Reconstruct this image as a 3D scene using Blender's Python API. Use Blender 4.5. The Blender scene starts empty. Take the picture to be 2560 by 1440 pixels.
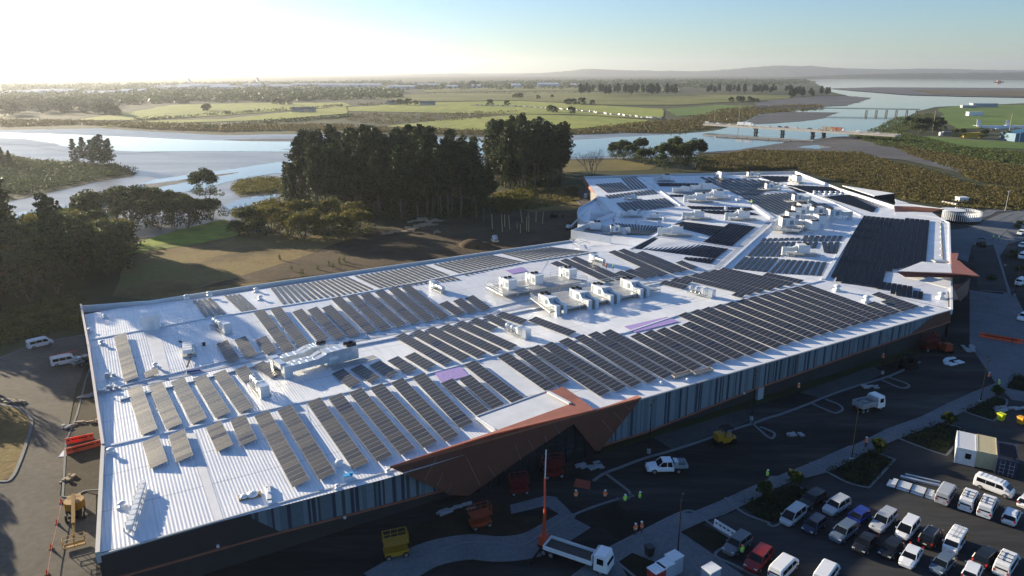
import bpy, bmesh, math, random
import numpy as np
from mathutils import Vector, Matrix
from mathutils.bvhtree import BVHTree
from mathutils.geometry import delaunay_2d_cdt, tessellate_polygon
D=bpy.data; S=bpy.context.scene; COL=S.collection
R=math.radians
random.seed(7); rng=np.random.default_rng(7)
# ---------------------------------------------------------------- camera
CH=57.0; F=1830.0; TH=math.atan(540/1830.0); CT=math.cos(TH); ST=math.sin(TH)
cam=D.cameras.new('camera'); co=D.objects.new('camera',cam); COL.objects.link(co)
co.location=(0,0,CH); co.rotation_euler=(math.pi/2-TH,0,0)
cam.sensor_width=36; cam.lens=36*F/2560; cam.clip_start=1; cam.clip_end=60000
S.camera=co
# ---------------------------------------------------------------- light
SUN_AZ=-53.0; SUN_EL=11.5
S.view_settings.view_transform='Standard'; S.view_settings.look='None'; S.view_settings.gamma=1
S.view_settings.exposure=1.42
w=D.worlds.new('World'); S.world=w; w.use_nodes=True
wn=w.node_tree; bgn=wn.nodes['Background']; sk=wn.nodes.new('ShaderNodeTexSky')
sk.sky_type='NISHITA'; sk.sun_disc=False; sk.sun_elevation=R(SUN_EL); sk.sun_rotation=R(SUN_AZ)
sk.altitude=50; sk.air_density=1.0; sk.dust_density=0.25; sk.ozone_density=2.2
tint=wn.nodes.new('ShaderNodeMix'); tint.data_type='RGBA'; tint.blend_type='MULTIPLY'; tint.inputs[0].default_value=1
tint.inputs[7].default_value=(.75,.94,1.25,1); wn.links.new(sk.outputs[0],tint.inputs[6]); wn.links.new(tint.outputs[2],bgn.inputs[0]); bgn.inputs[1].default_value=0.057
sl=D.lights.new('sun','SUN'); sl.energy=5.0; sl.angle=R(0.5); sl.color=(1,0.85,0.62)
so=D.objects.new('sun',sl); COL.objects.link(so)
sd=Vector((math.sin(R(SUN_AZ))*math.cos(R(SUN_EL)),math.cos(R(SUN_AZ))*math.cos(R(SUN_EL)),math.sin(R(SUN_EL))))
so.rotation_euler=sd.to_track_quat('Z','Y').to_euler(); so.location=(-200,200,150)
# ---------------------------------------------------------------- photo to world
def ray(x,y):
    a=x-1280; b=-(y-720)
    return Vector((a, b*ST+F*CT, b*CT-F*ST))
def P(x,y,z=0.0):
    d=ray(x,y); t=(z-CH)/d.z
    return Vector((d.x*t,d.y*t,z))
def zoom(ox,oy,s):
    return lambda x,y:(ox+x/s,oy+y/s)
Za=zoom(300,900,5); Zb=zoom(600,900,4); Zc=zoom(460,660,4); Zd=zoom(900,720,4); Ze=zoom(1340,700,4)
Zf=zoom(1780,520,4); Zg=zoom(1360,560,4); Z6=zoom(1420,400,4); Z3=zoom(1700,100,2.88); Z5=zoom(850,500,2.88)
Z4=zoom(0,500,2.88); Z7=zoom(480,760,5.12); Y1=zoom(0,940,2.88); Y2=zoom(640,940,2.88); Y3=zoom(1240,940,2.88)
Y4=zoom(1900,940,2.88); Z1=zoom(0,100,2.88); Z2=zoom(850,100,2.88); Zh=zoom(1700,500,2.88)
# ---------------------------------------------------------------- materials
MC={}
def mat(name,col,rough=0.7,metal=0.0,spec=0.5,noise=0.0,nscale=5.0,bump=0.0,bscale=20.0,col2=None,alpha=1,emit=None,trans=0,coat=0,sss=0):
    if name in MC: return MC[name]
    m=D.materials.new(name); m.use_nodes=True; nt=m.node_tree; b=nt.nodes['Principled BSDF']
    b.inputs['Base Color'].default_value=(*col,1); b.inputs['Roughness'].default_value=rough
    b.inputs['Metallic'].default_value=metal; b.inputs['Specular IOR Level'].default_value=spec
    if coat: b.inputs['Coat Weight'].default_value=coat; b.inputs['Coat Roughness'].default_value=0.05
    if noise>0 or bump>0:
        tc=nt.nodes.new('ShaderNodeTexCoord'); 
    if noise>0:
        n=nt.nodes.new('ShaderNodeTexNoise'); n.inputs['Scale'].default_value=nscale; n.inputs['Detail'].default_value=6
        nt.links.new(tc.outputs['Object'],n.inputs['Vector'])
        cr=nt.nodes.new('ShaderNodeValToRGB'); c2=col2 or tuple(c*(1-noise) for c in col)
        cr.color_ramp.elements[0].position=0.35; cr.color_ramp.elements[0].color=(*c2,1)
        cr.color_ramp.elements[1].position=0.65; cr.color_ramp.elements[1].color=(*col,1)
        nt.links.new(n.outputs['Fac'],cr.inputs[0]); nt.links.new(cr.outputs[0],b.inputs['Base Color'])
    if bump>0:
        n=nt.nodes.new('ShaderNodeTexNoise'); n.inputs['Scale'].default_value=bscale; n.inputs['Detail'].default_value=4
        nt.links.new(tc.outputs['Object'],n.inputs['Vector'])
        bp=nt.nodes.new('ShaderNodeBump'); bp.inputs['Distance'].default_value=bump; bp.inputs['Strength'].default_value=1
        nt.links.new(n.outputs['Fac'],bp.inputs['Height']); nt.links.new(bp.outputs[0],b.inputs['Normal'])
    MC[name]=m; return m
# ---------------------------------------------------------------- mesh builder
class MB:
    def __init__(s): s.v=[]; s.f=[]; s.m=[]
    def add(s,vs,fs,mi=0):
        o=len(s.v); s.v+= [tuple(v) for v in vs]; s.f+=[tuple(i+o for i in f) for f in fs]; s.m+=[mi]*len(fs); return s
    def obox(s,M,sx,sy,sz,mi=0):   # centred box under matrix M
        vs=[M@Vector((x*sx/2,y*sy/2,z*sz/2)) for x in(-1,1) for y in(-1,1) for z in(-1,1)]
        return s.add(vs,[(0,1,3,2),(4,6,7,5),(0,4,5,1),(2,3,7,6),(0,2,6,4),(1,5,7,3)],mi)
    def box(s,x,y,z,sx,sy,sz,rz=0,mi=0):  # z = bottom
        return s.obox(Matrix.Translation((x,y,z+sz/2))@Matrix.Rotation(rz,4,'Z'),sx,sy,sz,mi)
    def bar(s,a,b,w,h=None,mi=0):
        a=Vector(a);b=Vector(b);d=b-a;L=d.length
        if L<1e-6: return s
        q=d.to_track_quat('X','Z').to_matrix().to_4x4(); 
        return s.obox(Matrix.Translation((a+b)/2)@q,L,w,h or w,mi)
    def cyl(s,a,b,r0,r1=None,n=12,mi=0,cap=True):
        a=Vector(a);b=Vector(b);r1=r0 if r1 is None else r1
        q=(b-a).to_track_quat('Z','Y').to_matrix(); vs=[];fs=[]
        for i in range(n):
            c=Vector((math.cos(2*math.pi*i/n),math.sin(2*math.pi*i/n),0))
            vs.append(a+q@(c*r0)); vs.append(b+q@(c*r1))
        for i in range(n):
            j=(i+1)%n; fs.append((2*i,2*j,2*j+1,2*i+1))
        if cap: fs.append(tuple(2*i for i in range(n))[::-1]); fs.append(tuple(2*i+1 for i in range(n)))
        return s.add(vs,fs,mi)
    def dome(s,c,r,n=10,k=4,sq=1.0,mi=0):
        vs=[];fs=[]
        for j in range(k+1):
            p=math.pi/2*j/k
            for i in range(n): vs.append((c[0]+r*math.cos(p)*math.cos(2*math.pi*i/n),c[1]+r*math.cos(p)*math.sin(2*math.pi*i/n),c[2]+r*sq*math.sin(p)))
        for j in range(k):
            for i in range(n):
                i2=(i+1)%n; fs.append((j*n+i,j*n+i2,(j+1)*n+i2,(j+1)*n+i))
        return s.add(vs,fs,mi)
    def prism(s,pts,z0,z1,mi=0,top=None):
        # pts 2d polygon (any), z0 bottom, z1 top; top: per-vertex z list
        n=len(pts); pts=[(p[0],p[1]) for p in pts]
        ar=sum(pts[i][0]*pts[(i+1)%n][1]-pts[(i+1)%n][0]*pts[i][1] for i in range(n))
        tz=top or [z1]*n
        if ar<0: pts=pts[::-1]; tz=list(tz)[::-1]
        tri=tessellate_polygon([[Vector((p[0],p[1],0)) for p in pts]])
        vs=[(p[0],p[1],z0) for p in pts]+[(p[0],p[1],tz[i]) for i,p in enumerate(pts)]
        fs=[]
        for t in tri:
            a,b,c=[Vector(pts[i]) for i in t]
            if (b.x-a.x)*(c.y-a.y)-(c.x-a.x)*(b.y-a.y)<0: t=(t[0],t[2],t[1])
            fs.append(tuple(i+n for i in t)); fs.append(tuple(t)[::-1])
        for i in range(n):
            j=(i+1)%n; fs.append((i,j,j+n,i+n))
        return s.add(vs,fs,mi)
    def slab(s,pts,th=(0,0,-0.3),mi=0):
        # 3d polygon with thickness vector
        pts=[Vector(p) for p in pts]; n=len(pts); th=Vector(th)
        tri=tessellate_polygon([pts]); vs=pts+[p+th for p in pts]; fs=[]
        for t in tri: fs.append(tuple(t)); fs.append(tuple(i+n for i in t)[::-1])
        for i in range(n): j=(i+1)%n; fs.append((i,i+n,j+n,j))
        return s.add(vs,fs,mi)
    def sheet(s,pts,mi=0):
        pts=[Vector(p) for p in pts]
        tri=tessellate_polygon([pts]); fs=[]
        for t in tri:
            a,b,c=[pts[i] for i in t]
            if (b.x-a.x)*(c.y-a.y)-(c.x-a.x)*(b.y-a.y)<0: t=(t[0],t[2],t[1])
            fs.append(tuple(t))
        return s.add(pts,fs,mi)
    def loft(s,rings,mi=0,cap=True):
        n=len(rings[0]); vs=[v for r in rings for v in r]; fs=[]
        for k in range(len(rings)-1):
            for i in range(n):
                j=(i+1)%n; fs.append((k*n+i,k*n+j,(k+1)*n+j,(k+1)*n+i))
        if cap: fs.append(tuple(range(n))[::-1]); fs.append(tuple((len(rings)-1)*n+i for i in range(n)))
        return s.add(vs,fs,mi)
    def mesh(s,name,mats,smooth=False,fix=True):
        me=D.meshes.new(name); me.from_pydata(s.v,[],s.f)
        for m in (mats if isinstance(mats,(list,tuple)) else [mats]): me.materials.append(m)
        me.polygons.foreach_set('material_index',s.m)
        if fix and len(s.f)<60000:
            bm=bmesh.new(); bm.from_mesh(me); bmesh.ops.recalc_face_normals(bm,faces=bm.faces); bm.to_mesh(me); bm.free()
        if smooth: me.polygons.foreach_set('use_smooth',[True]*len(me.polygons))
        me.update(); return me
    def obj(s,name,mats,parent=None,smooth=False,fix=True):
        return link(name,s.mesh(name,mats,smooth,fix),parent)
def link(name,me,parent=None,loc=None,rz=None):
    o=D.objects.new(name,me); COL.objects.link(o)
    if parent: o.parent=parent
    if loc is not None: o.location=loc
    if rz is not None: o.rotation_euler=(0,0,rz)
    return o
def tag(o,label,cat,group=None,kind=None):
    o['label']=label; o['category']=cat
    if group: o['group']=group
    if kind: o['kind']=kind
    return o
def thing(name,label,cat,loc=(0,0,0),rz=0,group=None):
    o=D.objects.new(name,None); COL.objects.link(o); o.location=loc; o.rotation_euler=(0,0,rz); o.empty_display_size=0.3
    return tag(o,label,cat,group)
def struct(o): o['kind']='structure'; return o
def copy_tree(o,parent=None):
    c=o.copy(); COL.objects.link(c)
    if parent: c.parent=parent
    for ch in [x for x in D.objects if x.parent==o]: copy_tree(ch,c)
    return c
KIDS={}
def inst(parts,name,label,cat,loc,rz=0,group=None,scale=1.0):
    """parts: list of (name, mesh, [subparts]) sharing mesh data"""
    t=thing(name,label,cat,loc,rz,group); 
    if scale!=1.0: t.scale=(scale,)*3 if not isinstance(scale,(tuple,list)) else scale
    for p in parts:
        o=link(p[0],p[1],t)
        for q in (p[2] if len(p)>2 else []): link(q[0],q[1],o)
    return t
ORD='first second third fourth fifth sixth seventh eighth ninth tenth eleventh twelfth thirteenth fourteenth fifteenth sixteenth seventeenth eighteenth nineteenth twentieth'.split()
TEN={2:'twenty',3:'thirty',4:'forty',5:'fifty',6:'sixty',7:'seventy',8:'eighty',9:'ninety'}
def ordn(i):   # 0-based
    i+=1
    if i<=20: return ORD[i-1]
    if i%10==0: return {3:'thirtieth',4:'fortieth',5:'fiftieth',6:'sixtieth',7:'seventieth',8:'eightieth',9:'ninetieth'}.get(i//10,'hundredth')
    return TEN[i//10]+'-'+ORD[i%10-1]
# ================================================================ THE BUILDING
Zp=zoom(1420,400,16/3); Zq=zoom(1860,410,16/3); Zr=zoom(2200,420,4)
H=7.0
CORR=R(-60)
def roof_mat():
    m=D.materials.new('white_roof_sheet'); m.use_nodes=True; nt=m.node_tree; b=nt.nodes['Principled BSDF']
    tc=nt.nodes.new('ShaderNodeTexCoord'); mp=nt.nodes.new('ShaderNodeMapping'); mp.inputs['Rotation'].default_value=(0,0,-(CORR+math.pi/2))
    nt.links.new(tc.outputs['Object'],mp.inputs[0])
    wv=nt.nodes.new('ShaderNodeTexWave'); wv.wave_type='BANDS'; wv.bands_direction='X'; wv.wave_profile='SIN'
    wv.inputs['Scale'].default_value=2*math.pi/20/0.42; wv.inputs['Distortion'].default_value=0
    nt.links.new(mp.outputs[0],wv.inputs['Vector'])
    bp=nt.nodes.new('ShaderNodeBump'); bp.inputs['Distance'].default_value=0.05; bp.inputs['Strength'].default_value=0.55
    nt.links.new(wv.outputs['Fac'],bp.inputs['Height']); nt.links.new(bp.outputs[0],b.inputs['Normal'])
    n=nt.nodes.new('ShaderNodeTexNoise'); n.inputs['Scale'].default_value=0.12; n.inputs['Detail'].default_value=8
    nt.links.new(tc.outputs['Object'],n.inputs['Vector'])
    cr=nt.nodes.new('ShaderNodeValToRGB'); cr.color_ramp.elements[0].position=0.3; cr.color_ramp.elements[0].color=(.70,.72,.75,1)
    cr.color_ramp.elements[1].position=0.7; cr.color_ramp.elements[1].color=(.84,.85,.86,1)
    nt.links.new(n.outputs['Fac'],cr.inputs[0])
    ms=nt.nodes.new('ShaderNodeMapping'); ms.inputs['Scale'].default_value=(2.2,.09,1); nt.links.new(mp.outputs[0],ms.inputs[0])
    n4=nt.nodes.new('ShaderNodeTexNoise'); n4.inputs['Scale'].default_value=1.0; n4.inputs['Detail'].default_value=6; n4.inputs['Roughness'].default_value=.7; nt.links.new(ms.outputs[0],n4.inputs['Vector'])
    c4=nt.nodes.new('ShaderNodeValToRGB'); c4.color_ramp.elements[0].position=.28; c4.color_ramp.elements[0].color=(.70,.70,.69,1); c4.color_ramp.elements[1].position=.5; c4.color_ramp.elements[1].color=(1,1,1,1); nt.links.new(n4.outputs['Fac'],c4.inputs[0])
    mm=nt.nodes.new('ShaderNodeMix'); mm.data_type='RGBA'; mm.blend_type='MULTIPLY'; mm.inputs[0].default_value=.8; nt.links.new(cr.outputs[0],mm.inputs[6]); nt.links.new(c4.outputs[0],mm.inputs[7]); 
    w2=nt.nodes.new('ShaderNodeTexWave'); w2.bands_direction='Y'; w2.inputs['Scale'].default_value=2*math.pi/20/9.0; w2.inputs['Distortion'].default_value=.0; nt.links.new(mp.outputs[0],w2.inputs['Vector'])
    c5=nt.nodes.new('ShaderNodeValToRGB'); c5.color_ramp.elements[0].position=0; c5.color_ramp.elements[0].color=(.62,.63,.64,1); c5.color_ramp.elements[1].position=.004; c5.color_ramp.elements[1].color=(1,1,1,1); nt.links.new(w2.outputs['Fac'],c5.inputs[0])
    m5=nt.nodes.new('ShaderNodeMix'); m5.data_type='RGBA'; m5.blend_type='MULTIPLY'; m5.inputs[0].default_value=.8; nt.links.new(mm.outputs[2],m5.inputs[6]); nt.links.new(c5.outputs[0],m5.inputs[7]); nt.links.new(m5.outputs[2],b.inputs['Base Color'])
    b.inputs['Roughness'].default_value=0.38; b.inputs['Specular IOR Level'].default_value=0.5
    return m
ROOF=roof_mat()
WHITE=mat('white_metal',(.74,.76,.78),.4,noise=.08,nscale=1.5)
MEMB=mat('white_membrane',(.72,.74,.76),.6,noise=.12,nscale=.4)
GALV=mat('galvanised_steel',(.62,.66,.69),.35,metal=.65,noise=.2,nscale=2.0)
DUCT=mat('duct_wrap',(.66,.71,.75),.3,metal=.45,noise=.18,nscale=1.2)
PANEL=mat('solar_glass',(.016,.016,.019),.42,spec=.5,noise=.25,nscale=.9)
PANEL2=mat('solar_glass_dark',(.008,.010,.026),.35,spec=.3)
FRAME=mat('panel_frame',(.38,.40,.43),.4,metal=.3)
FRAMED=mat('panel_frame_dull',(.11,.12,.14),.5,spec=.1)
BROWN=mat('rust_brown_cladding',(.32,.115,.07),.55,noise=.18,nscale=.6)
BROWND=mat('rust_brown_shaded',(.12,.042,.027),.6,noise=.15,nscale=.6)  # rust cladding with the shade of its front faces put into the colour
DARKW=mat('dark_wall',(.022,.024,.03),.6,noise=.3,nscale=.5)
BLACK=mat('black_paint',(.006,.006,.008),.75,spec=.2)
GLASS=mat('dark_glazing',(.012,.02,.026),.06,spec=.8)
PURPLE=mat('purple_mesh',(.42,.32,.66),.7,noise=.25,nscale=3)
CONC=mat('concrete',(.36,.36,.35),.85,noise=.2,nscale=1.0)
def poly(pts,z): return [P(x,y,z) for x,y in pts]
# polylines (pixel, z offset from H)
Lb=[(212,786,-.7),(302,769,-.6),(538,740,-.5),(860,691,-.4),(1430,606,-.3)]
L1=[(222,847,-.25),(514,795,-.25),(858,740,-.2),(1310,655,-.2),(1500,628,-.1)]
L2=[(243,983,-.9),(705,885,-.9),(975,835,-.9),(1300,769,-.9),(1710,689,-.8),(1790,672,-.7)]
L3=[(260,1120,-.1),(640,1032,0),(1050,941,0),(1301,873,0),(1562,833,0),(1700,787,0),(1850,751,0),(2057,701,0)]
L4=[(245,1383,-.1),(1004,1187,-.1),(1600,997,-.1),(2376,774,-.1)]
def wpl(L): return [P(x,y,H+z) for x,y,z in L]
def resample(W,n):
    cum=[0]
    for a,b in zip(W,W[1:]): cum.append(cum[-1]+(b-a).length)
    out=[]
    for k in range(n+1):
        s=cum[-1]*k/n
        for i in range(len(W)-1):
            if s<=cum[i+1]+1e-6:
                t=(s-cum[i])/(cum[i+1]-cum[i]); out.append(W[i].lerp(W[i+1],max(0,min(1,t)))); break
    return out
NS=26
RS=[resample(wpl(L),NS) for L in (Lb,L1,L2,L3,L4)]
RB=MB()
for a,b in zip(RS,RS[1:]):
    o=len(RB.v); RB.v+=[tuple(v) for v in a]+[tuple(v) for v in b]
    for i in range(NS): RB.f.append((o+i,o+NS+1+i,o+NS+2+i,o+i+1)); RB.m.append(0)
# far half of the roof
FARP=[(1430,606,-.3),(1500,628,-.1),(1790,672,-.7),(2057,701,0),(2376,773,-.35),(2372,560,.1),(2330,545,.1),(2240,524,.1),(2228,513,.1),(1990,436,0),(1690,440,0),(1462,447,0),(1487,482,0),(1525,525,-.2),(1470,575,-.2)]
FARI=[(1930,547,.5),(2155,541,.35),(1505+100,622,.45),(1760,535,.35),(1600,446,.25),(1700,512,.4),(1850,512,-.1),(1770,470,-.1),(2000,480,.4),(1900,450,.3)]
pts=[P(x,y,H+z) for x,y,z in FARP+FARI]; nb=len(FARP)
res=delaunay_2d_cdt([Vector((p.x,p.y)) for p in pts],[(i,(i+1)%nb) for i in range(nb)]+[(2,nb),(nb,nb+6),(nb+6,nb+7),(3,nb+1),(nb+1,nb+8),(nb+8,nb+9),(1,nb+3),(nb+3,nb+5),(nb+5,nb+4)],[],1,1e-4)
zz={}
for i,o in enumerate(res[3]):
    if o: zz[i]=pts[o[0]].z
o=len(RB.v); RB.v+=[(v.x,v.y,zz.get(i,H)) for i,v in enumerate(res[0])]
for f in res[2]: RB.f.append(tuple(o+i for i in f)); RB.m.append(0)
# upward normals
for k,f in enumerate(RB.f):
    a,b,c=[Vector(RB.v[i]) for i in f[:3]]
    if (b-a).cross(c-a).z<0: RB.f[k]=f[::-1]
BV=BVHTree.FromPolygons(RB.v,RB.f)
def RH(x,y,dz=0.0):
    """pixel -> point on the roof"""
    d=ray(x,y).normalized(); h=BV.ray_cast(Vector((0,0,CH)),d)
    p=h[0] if h[0] else P(x,y,H)
    return p+Vector((0,0,dz))
def RHW(x,y,dz=0.0):
    h=BV.ray_cast(Vector((x,y,50)),Vector((0,0,-1))); return Vector((x,y,(h[0].z if h[0] else H)+dz))
mall=thing('shopping_mall','huge low mall with white solar covered roof and striped blue grey wall','mall')
RB.obj('roof',ROOF,mall,fix=False)
# ---- outer walls
FLc=P(245,1386,H); FRc=P(2379,773,H)
u=(FRc-FLc); WL=u.length; u.normalize(); nrm=Vector((u.y,-u.x,0))   # outward, to the camera
def PVw(x,y,off=0.0):
    """pixel -> point on the front wall plane moved outward by off"""
    d=ray(x,y); o=Vector((0,0,CH)); p0=FLc+nrm*off
    t=(p0-o).dot(nrm)/d.dot(nrm); return o+d*t
OUT=[FLc,FRc]+[P(x,y,H) for x,y in [(2373,556),(2330,538),(2240,520),(2235,512),(1990,428),(1700,434),(1462,441),(1487,478),(1523,520),(1478,571),(1432,600),(640,712),(375,752),(203,765),(222,870),(258,1112)]]
trim=[(245,3.7),(640,3.2),(1004,2.1),(1434,.9),(1620,.8),(1887,2.5),(2117,3.4),(2307,4.0),(2379,4.2)]
tx=[((P(x,1386+(773-1386)*(x-245)/(2379-245),H)-FLc).dot(u),z) for x,z in trim]
def trim_z(s):
    for (a,za),(b,zb) in zip(tx,tx[1:]):
        if s<=b+1e-3: return za+(zb-za)*max(0,(s-a)/(b-a))
    return tx[-1][1]
# lower recessed wall ring
mb=MB(); n=len(OUT)
for i in range(n):
    a=OUT[i]; b=OUT[(i+1)%n]
    zt=H-.42
    if i==0: continue
    mb.add([(a.x,a.y,-1),(b.x,b.y,-1),(b.x,b.y,zt),(a.x,a.y,zt)],[(0,1,2,3)])
mb.obj('side_wall',mat('grey_wall',(.20,.19,.19),.7,noise=.2,nscale=.7),mall)
mb=MB(); a=FLc-nrm*.5; b=FRc-nrm*.5
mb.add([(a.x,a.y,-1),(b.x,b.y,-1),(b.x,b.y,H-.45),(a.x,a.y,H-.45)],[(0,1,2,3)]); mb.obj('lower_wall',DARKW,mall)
# striped cladding: individual sheets of five tones
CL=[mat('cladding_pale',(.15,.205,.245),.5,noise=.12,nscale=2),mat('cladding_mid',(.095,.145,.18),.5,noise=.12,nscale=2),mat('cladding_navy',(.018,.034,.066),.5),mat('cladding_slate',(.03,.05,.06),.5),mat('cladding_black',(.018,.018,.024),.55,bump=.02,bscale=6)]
mb=MB(); r=random.Random(3); s=0; 
def px_s(x,y): return (PVw(x,y)-FLc).dot(u)
sA=px_s(610,1305); sB=px_s(700,1338); sR0=px_s(2345,790); sR1=px_s(2305,820)
mbk=[4]; prev=0
while s<WL:
    wd=r.choice([.2,.3,.3,.45,.6,.9]); e=min(s+wd,WL); k=r.choices([0,1,2,3],[5,3,2.6,1.4])[0]
    if k>=2 and mbk[-1]>=2: k=0
    if k>=2: e=min(s+min(wd,.45),WL)
    mbk.append(k)
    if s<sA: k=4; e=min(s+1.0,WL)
    if s>sR0: k=4
    p=FLc+u*s; q=FLc+u*e; off=nrm*(0.03*(k%3)) 
    za,zb=trim_z(s),trim_z(e); zt=H-.12
    mb.add([p+off+Vector((0,0,za-H)),q+off+Vector((0,0,zb-H)),q+off+Vector((0,0,zt-H)),p+off+Vector((0,0,zt-H)),
            p-nrm*.1+Vector((0,0,za-H)),q-nrm*.1+Vector((0,0,zb-H)),q-nrm*.1+Vector((0,0,zt-H)),p-nrm*.1+Vector((0,0,zt-H))],
           [(0,1,2,3),(4,7,6,5),(0,4,5,1),(1,5,6,2),(2,6,7,3),(3,7,4,0)],k)
    s=e
mb.obj('striped_cladding',CL,mall)
# dark wedge at the left end of the cladding and brown wedge at the right end
mb=MB(); o=nrm*.12
a=FLc+u*sA; b=FLc+u*sB; zz0=trim_z(sA); 
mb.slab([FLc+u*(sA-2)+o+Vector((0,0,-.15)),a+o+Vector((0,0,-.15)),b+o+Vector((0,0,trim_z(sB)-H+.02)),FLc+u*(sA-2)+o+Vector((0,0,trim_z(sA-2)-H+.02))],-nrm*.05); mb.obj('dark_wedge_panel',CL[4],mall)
mb=MB(); mb.slab([FLc+u*(sR0-1)+o+Vector((0,0,-.15)),FRc+o+Vector((0,0,-.15)),FRc+o+Vector((0,0,4.2-H)),FLc+u*(sR1-4)+o+Vector((0,0,trim_z(sR1-4)-H+.02))],-nrm*.05); mb.obj('brown_end_panel',BROWND,mall)
mb=MB(); o=nrm*.1
for (a,za),(b,zb) in zip(tx,tx[1:]):
    mb.bar(FLc+u*a+o+Vector((0,0,za-H-.1)),FLc+u*b+o+Vector((0,0,zb-H-.1)),.28,.22)
mb.obj('rust_trim',BROWN,mall)
mb=MB(); mb.bar(FLc+nrm*.05+Vector((0,0,-.1)),FRc+nrm*.05+Vector((0,0,-.1)),.22,.2); mb.obj('gutter',mat('gutter_grey',(.45,.46,.47),.5),mall)
# wall lamps & door
for x,y in ((545,1368),(862,1296),(1140,1232),(1860,985),(2090,950)):
    p=PVw(x,y,.3); MB().box(p.x,p.y,p.z,.3,.3,.3,math.atan2(u.y,u.x)).obj('wall_lamp',WHITE,mall)
mb=MB(); p=PVw(1896,1015,-.1); mb.obox(Matrix.Translation((p.x,p.y,1.2))@Matrix.Rotation(math.atan2(u.y,u.x),4,'Z'),1.5,.5,2.8); mb.obj('service_door',mat('door_grey',(.28,.33,.37),.5),mall)
# ---- parapets
def wall_strip(pts,zb,zt,th=.25):
    mb=MB()
    for a,b in zip(pts,pts[1:]):
        a=Vector((a.x,a.y,0)); b=Vector((b.x,b.y,0)); d=(b-a).normalized(); e=d*th*.3
        mb.bar(a-e+Vector((0,0,(zb+zt)/2)),b+e+Vector((0,0,(zb+zt)/2)),th,zt-zb)
    return mb
wall_strip([P(x,y,H+.1) for x,y in [(203,765),(375,752),(640,712),(1432,600)]],H-1.4,H+.15,.3).obj('back_parapet',WHITE,mall)
wall_strip([P(x,y,H) for x,y in [(203,765),(222,870),(258,1116)]],H-1.5,H+.5,.4).obj('left_parapet',mat('pinkish_capping',(.50,.45,.44),.6),mall)
wall_strip([P(x,y,H) for x,y in [(258,1116),(245,1386)]],H-1,H+.38,.45).obj('corner_capping',mat('grey_capping',(.44,.43,.42),.6),mall)
wall_strip([P(x,y,H+.6) for x,y in [(1462,441),(1700,434),(1990,428)]],H-1,H+.6,.5).obj('far_parapet',WHITE,mall)
wall_strip([P(x,y,H+1.0) for x,y in [(1990,428),(2100,471),(2237,514)]],H-.6,H+1.0,.8).obj('far_right_parapet',WHITE,mall)
wall_strip([P(x,y,H+.3) for x,y in [(2330,538),(2373,556),(2376,660)]],H-1,H+.3,.5).obj('right_parapet',WHITE,mall)
wall_strip([P(x,y,H+.1) for x,y in [(2378,682),(2379,773)]],H-1,H+.1,.5).obj('right_lower_parapet',WHITE,mall)
# ---- ridge caps, valley gutter and walkways on the roof
def roof_line(pxs,w,h,name,m,dz=0.0,steps=14):
    mb=MB()
    for (x0,y0),(x1,y1) in zip(pxs,pxs[1:]):
        A=RH(x0,y0); B=RH(x1,y1); prev=None
        for k in range(steps+1):
            q=A.lerp(B,k/steps); q=RHW(q.x,q.y,dz+h/2+.02)
            if prev is not None: mb.bar(prev,q,w,h)
            prev=q
    return mb.obj(name,m,mall)
xy=lambda L:[(x,y) for x,y,z in L]
GUT=mat('gutter_membrane',(.40,.44,.50),.5,noise=.25,nscale=.3)
roof_line([(223,850),(514,797),(858,741),(1310,656),(1490,630)],.5,.14,'ridge_cap',WHITE)
roof_line([(262,1118),(640,1032),(1050,941),(1301,873),(1562,833),(1700,787),(1850,751),(2055,702)],.45,.16,'ridge_cap',WHITE)
roof_line([(246,986),(705,887),(975,837),(1300,771),(1500,731),(1710,691),(1786,674)],1.0,.06,'valley_gutter',GUT)
roof_line([(300,1003),(705,901),(975,850),(1300,782),(1500,742),(1700,700)],.3,.3,'cable_tray',GALV)
roof_line([(300,968),(705,870),(975,822),(1290,758),(1480,722)],.2,.2,'cable_tray',GALV)
roof_line([(1791,671),(1930,549)],1.3,.08,'walkway_gutter',GUT)
roof_line([(1808,671),(1945,548)],.7,.45,'walkway_curb',WHITE)
roof_line([(1930,547),(1886,515)],1.6,.5,'roof_curb',WHITE)
roof_line([(1850,503),(1826,490)],1.6,.5,'roof_curb',WHITE)
roof_line([(1800,475),(1740,449)],1.0,.2,'ridge_cap',WHITE)
roof_line([(2058,700),(2156,541)],.9,.35,'ridge_cap',WHITE)
roof_line([(2154,540),(2080,505),(1990,472),(1900,447)],.7,.25,'ridge_cap',WHITE)
roof_line([(1575,623),(1640,590),(1726,534)],.5,.2,'ridge_cap',WHITE)
roof_line([(1702,515),(1640,470),(1593,440)],.6,.3,'ridge_cap',WHITE)
roof_line([(1630,592),(1838,621)],.5,.2,'ridge_cap',WHITE)
roof_line([(2345,556),(2352,559),(2358,655)],.25,.12,'box_gutter',mat('gutter_brown',(.14,.11,.08),.8))
roof_line([(2370,730),(2372,768)],.25,.12,'box_gutter',MC['gutter_brown'])
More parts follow.
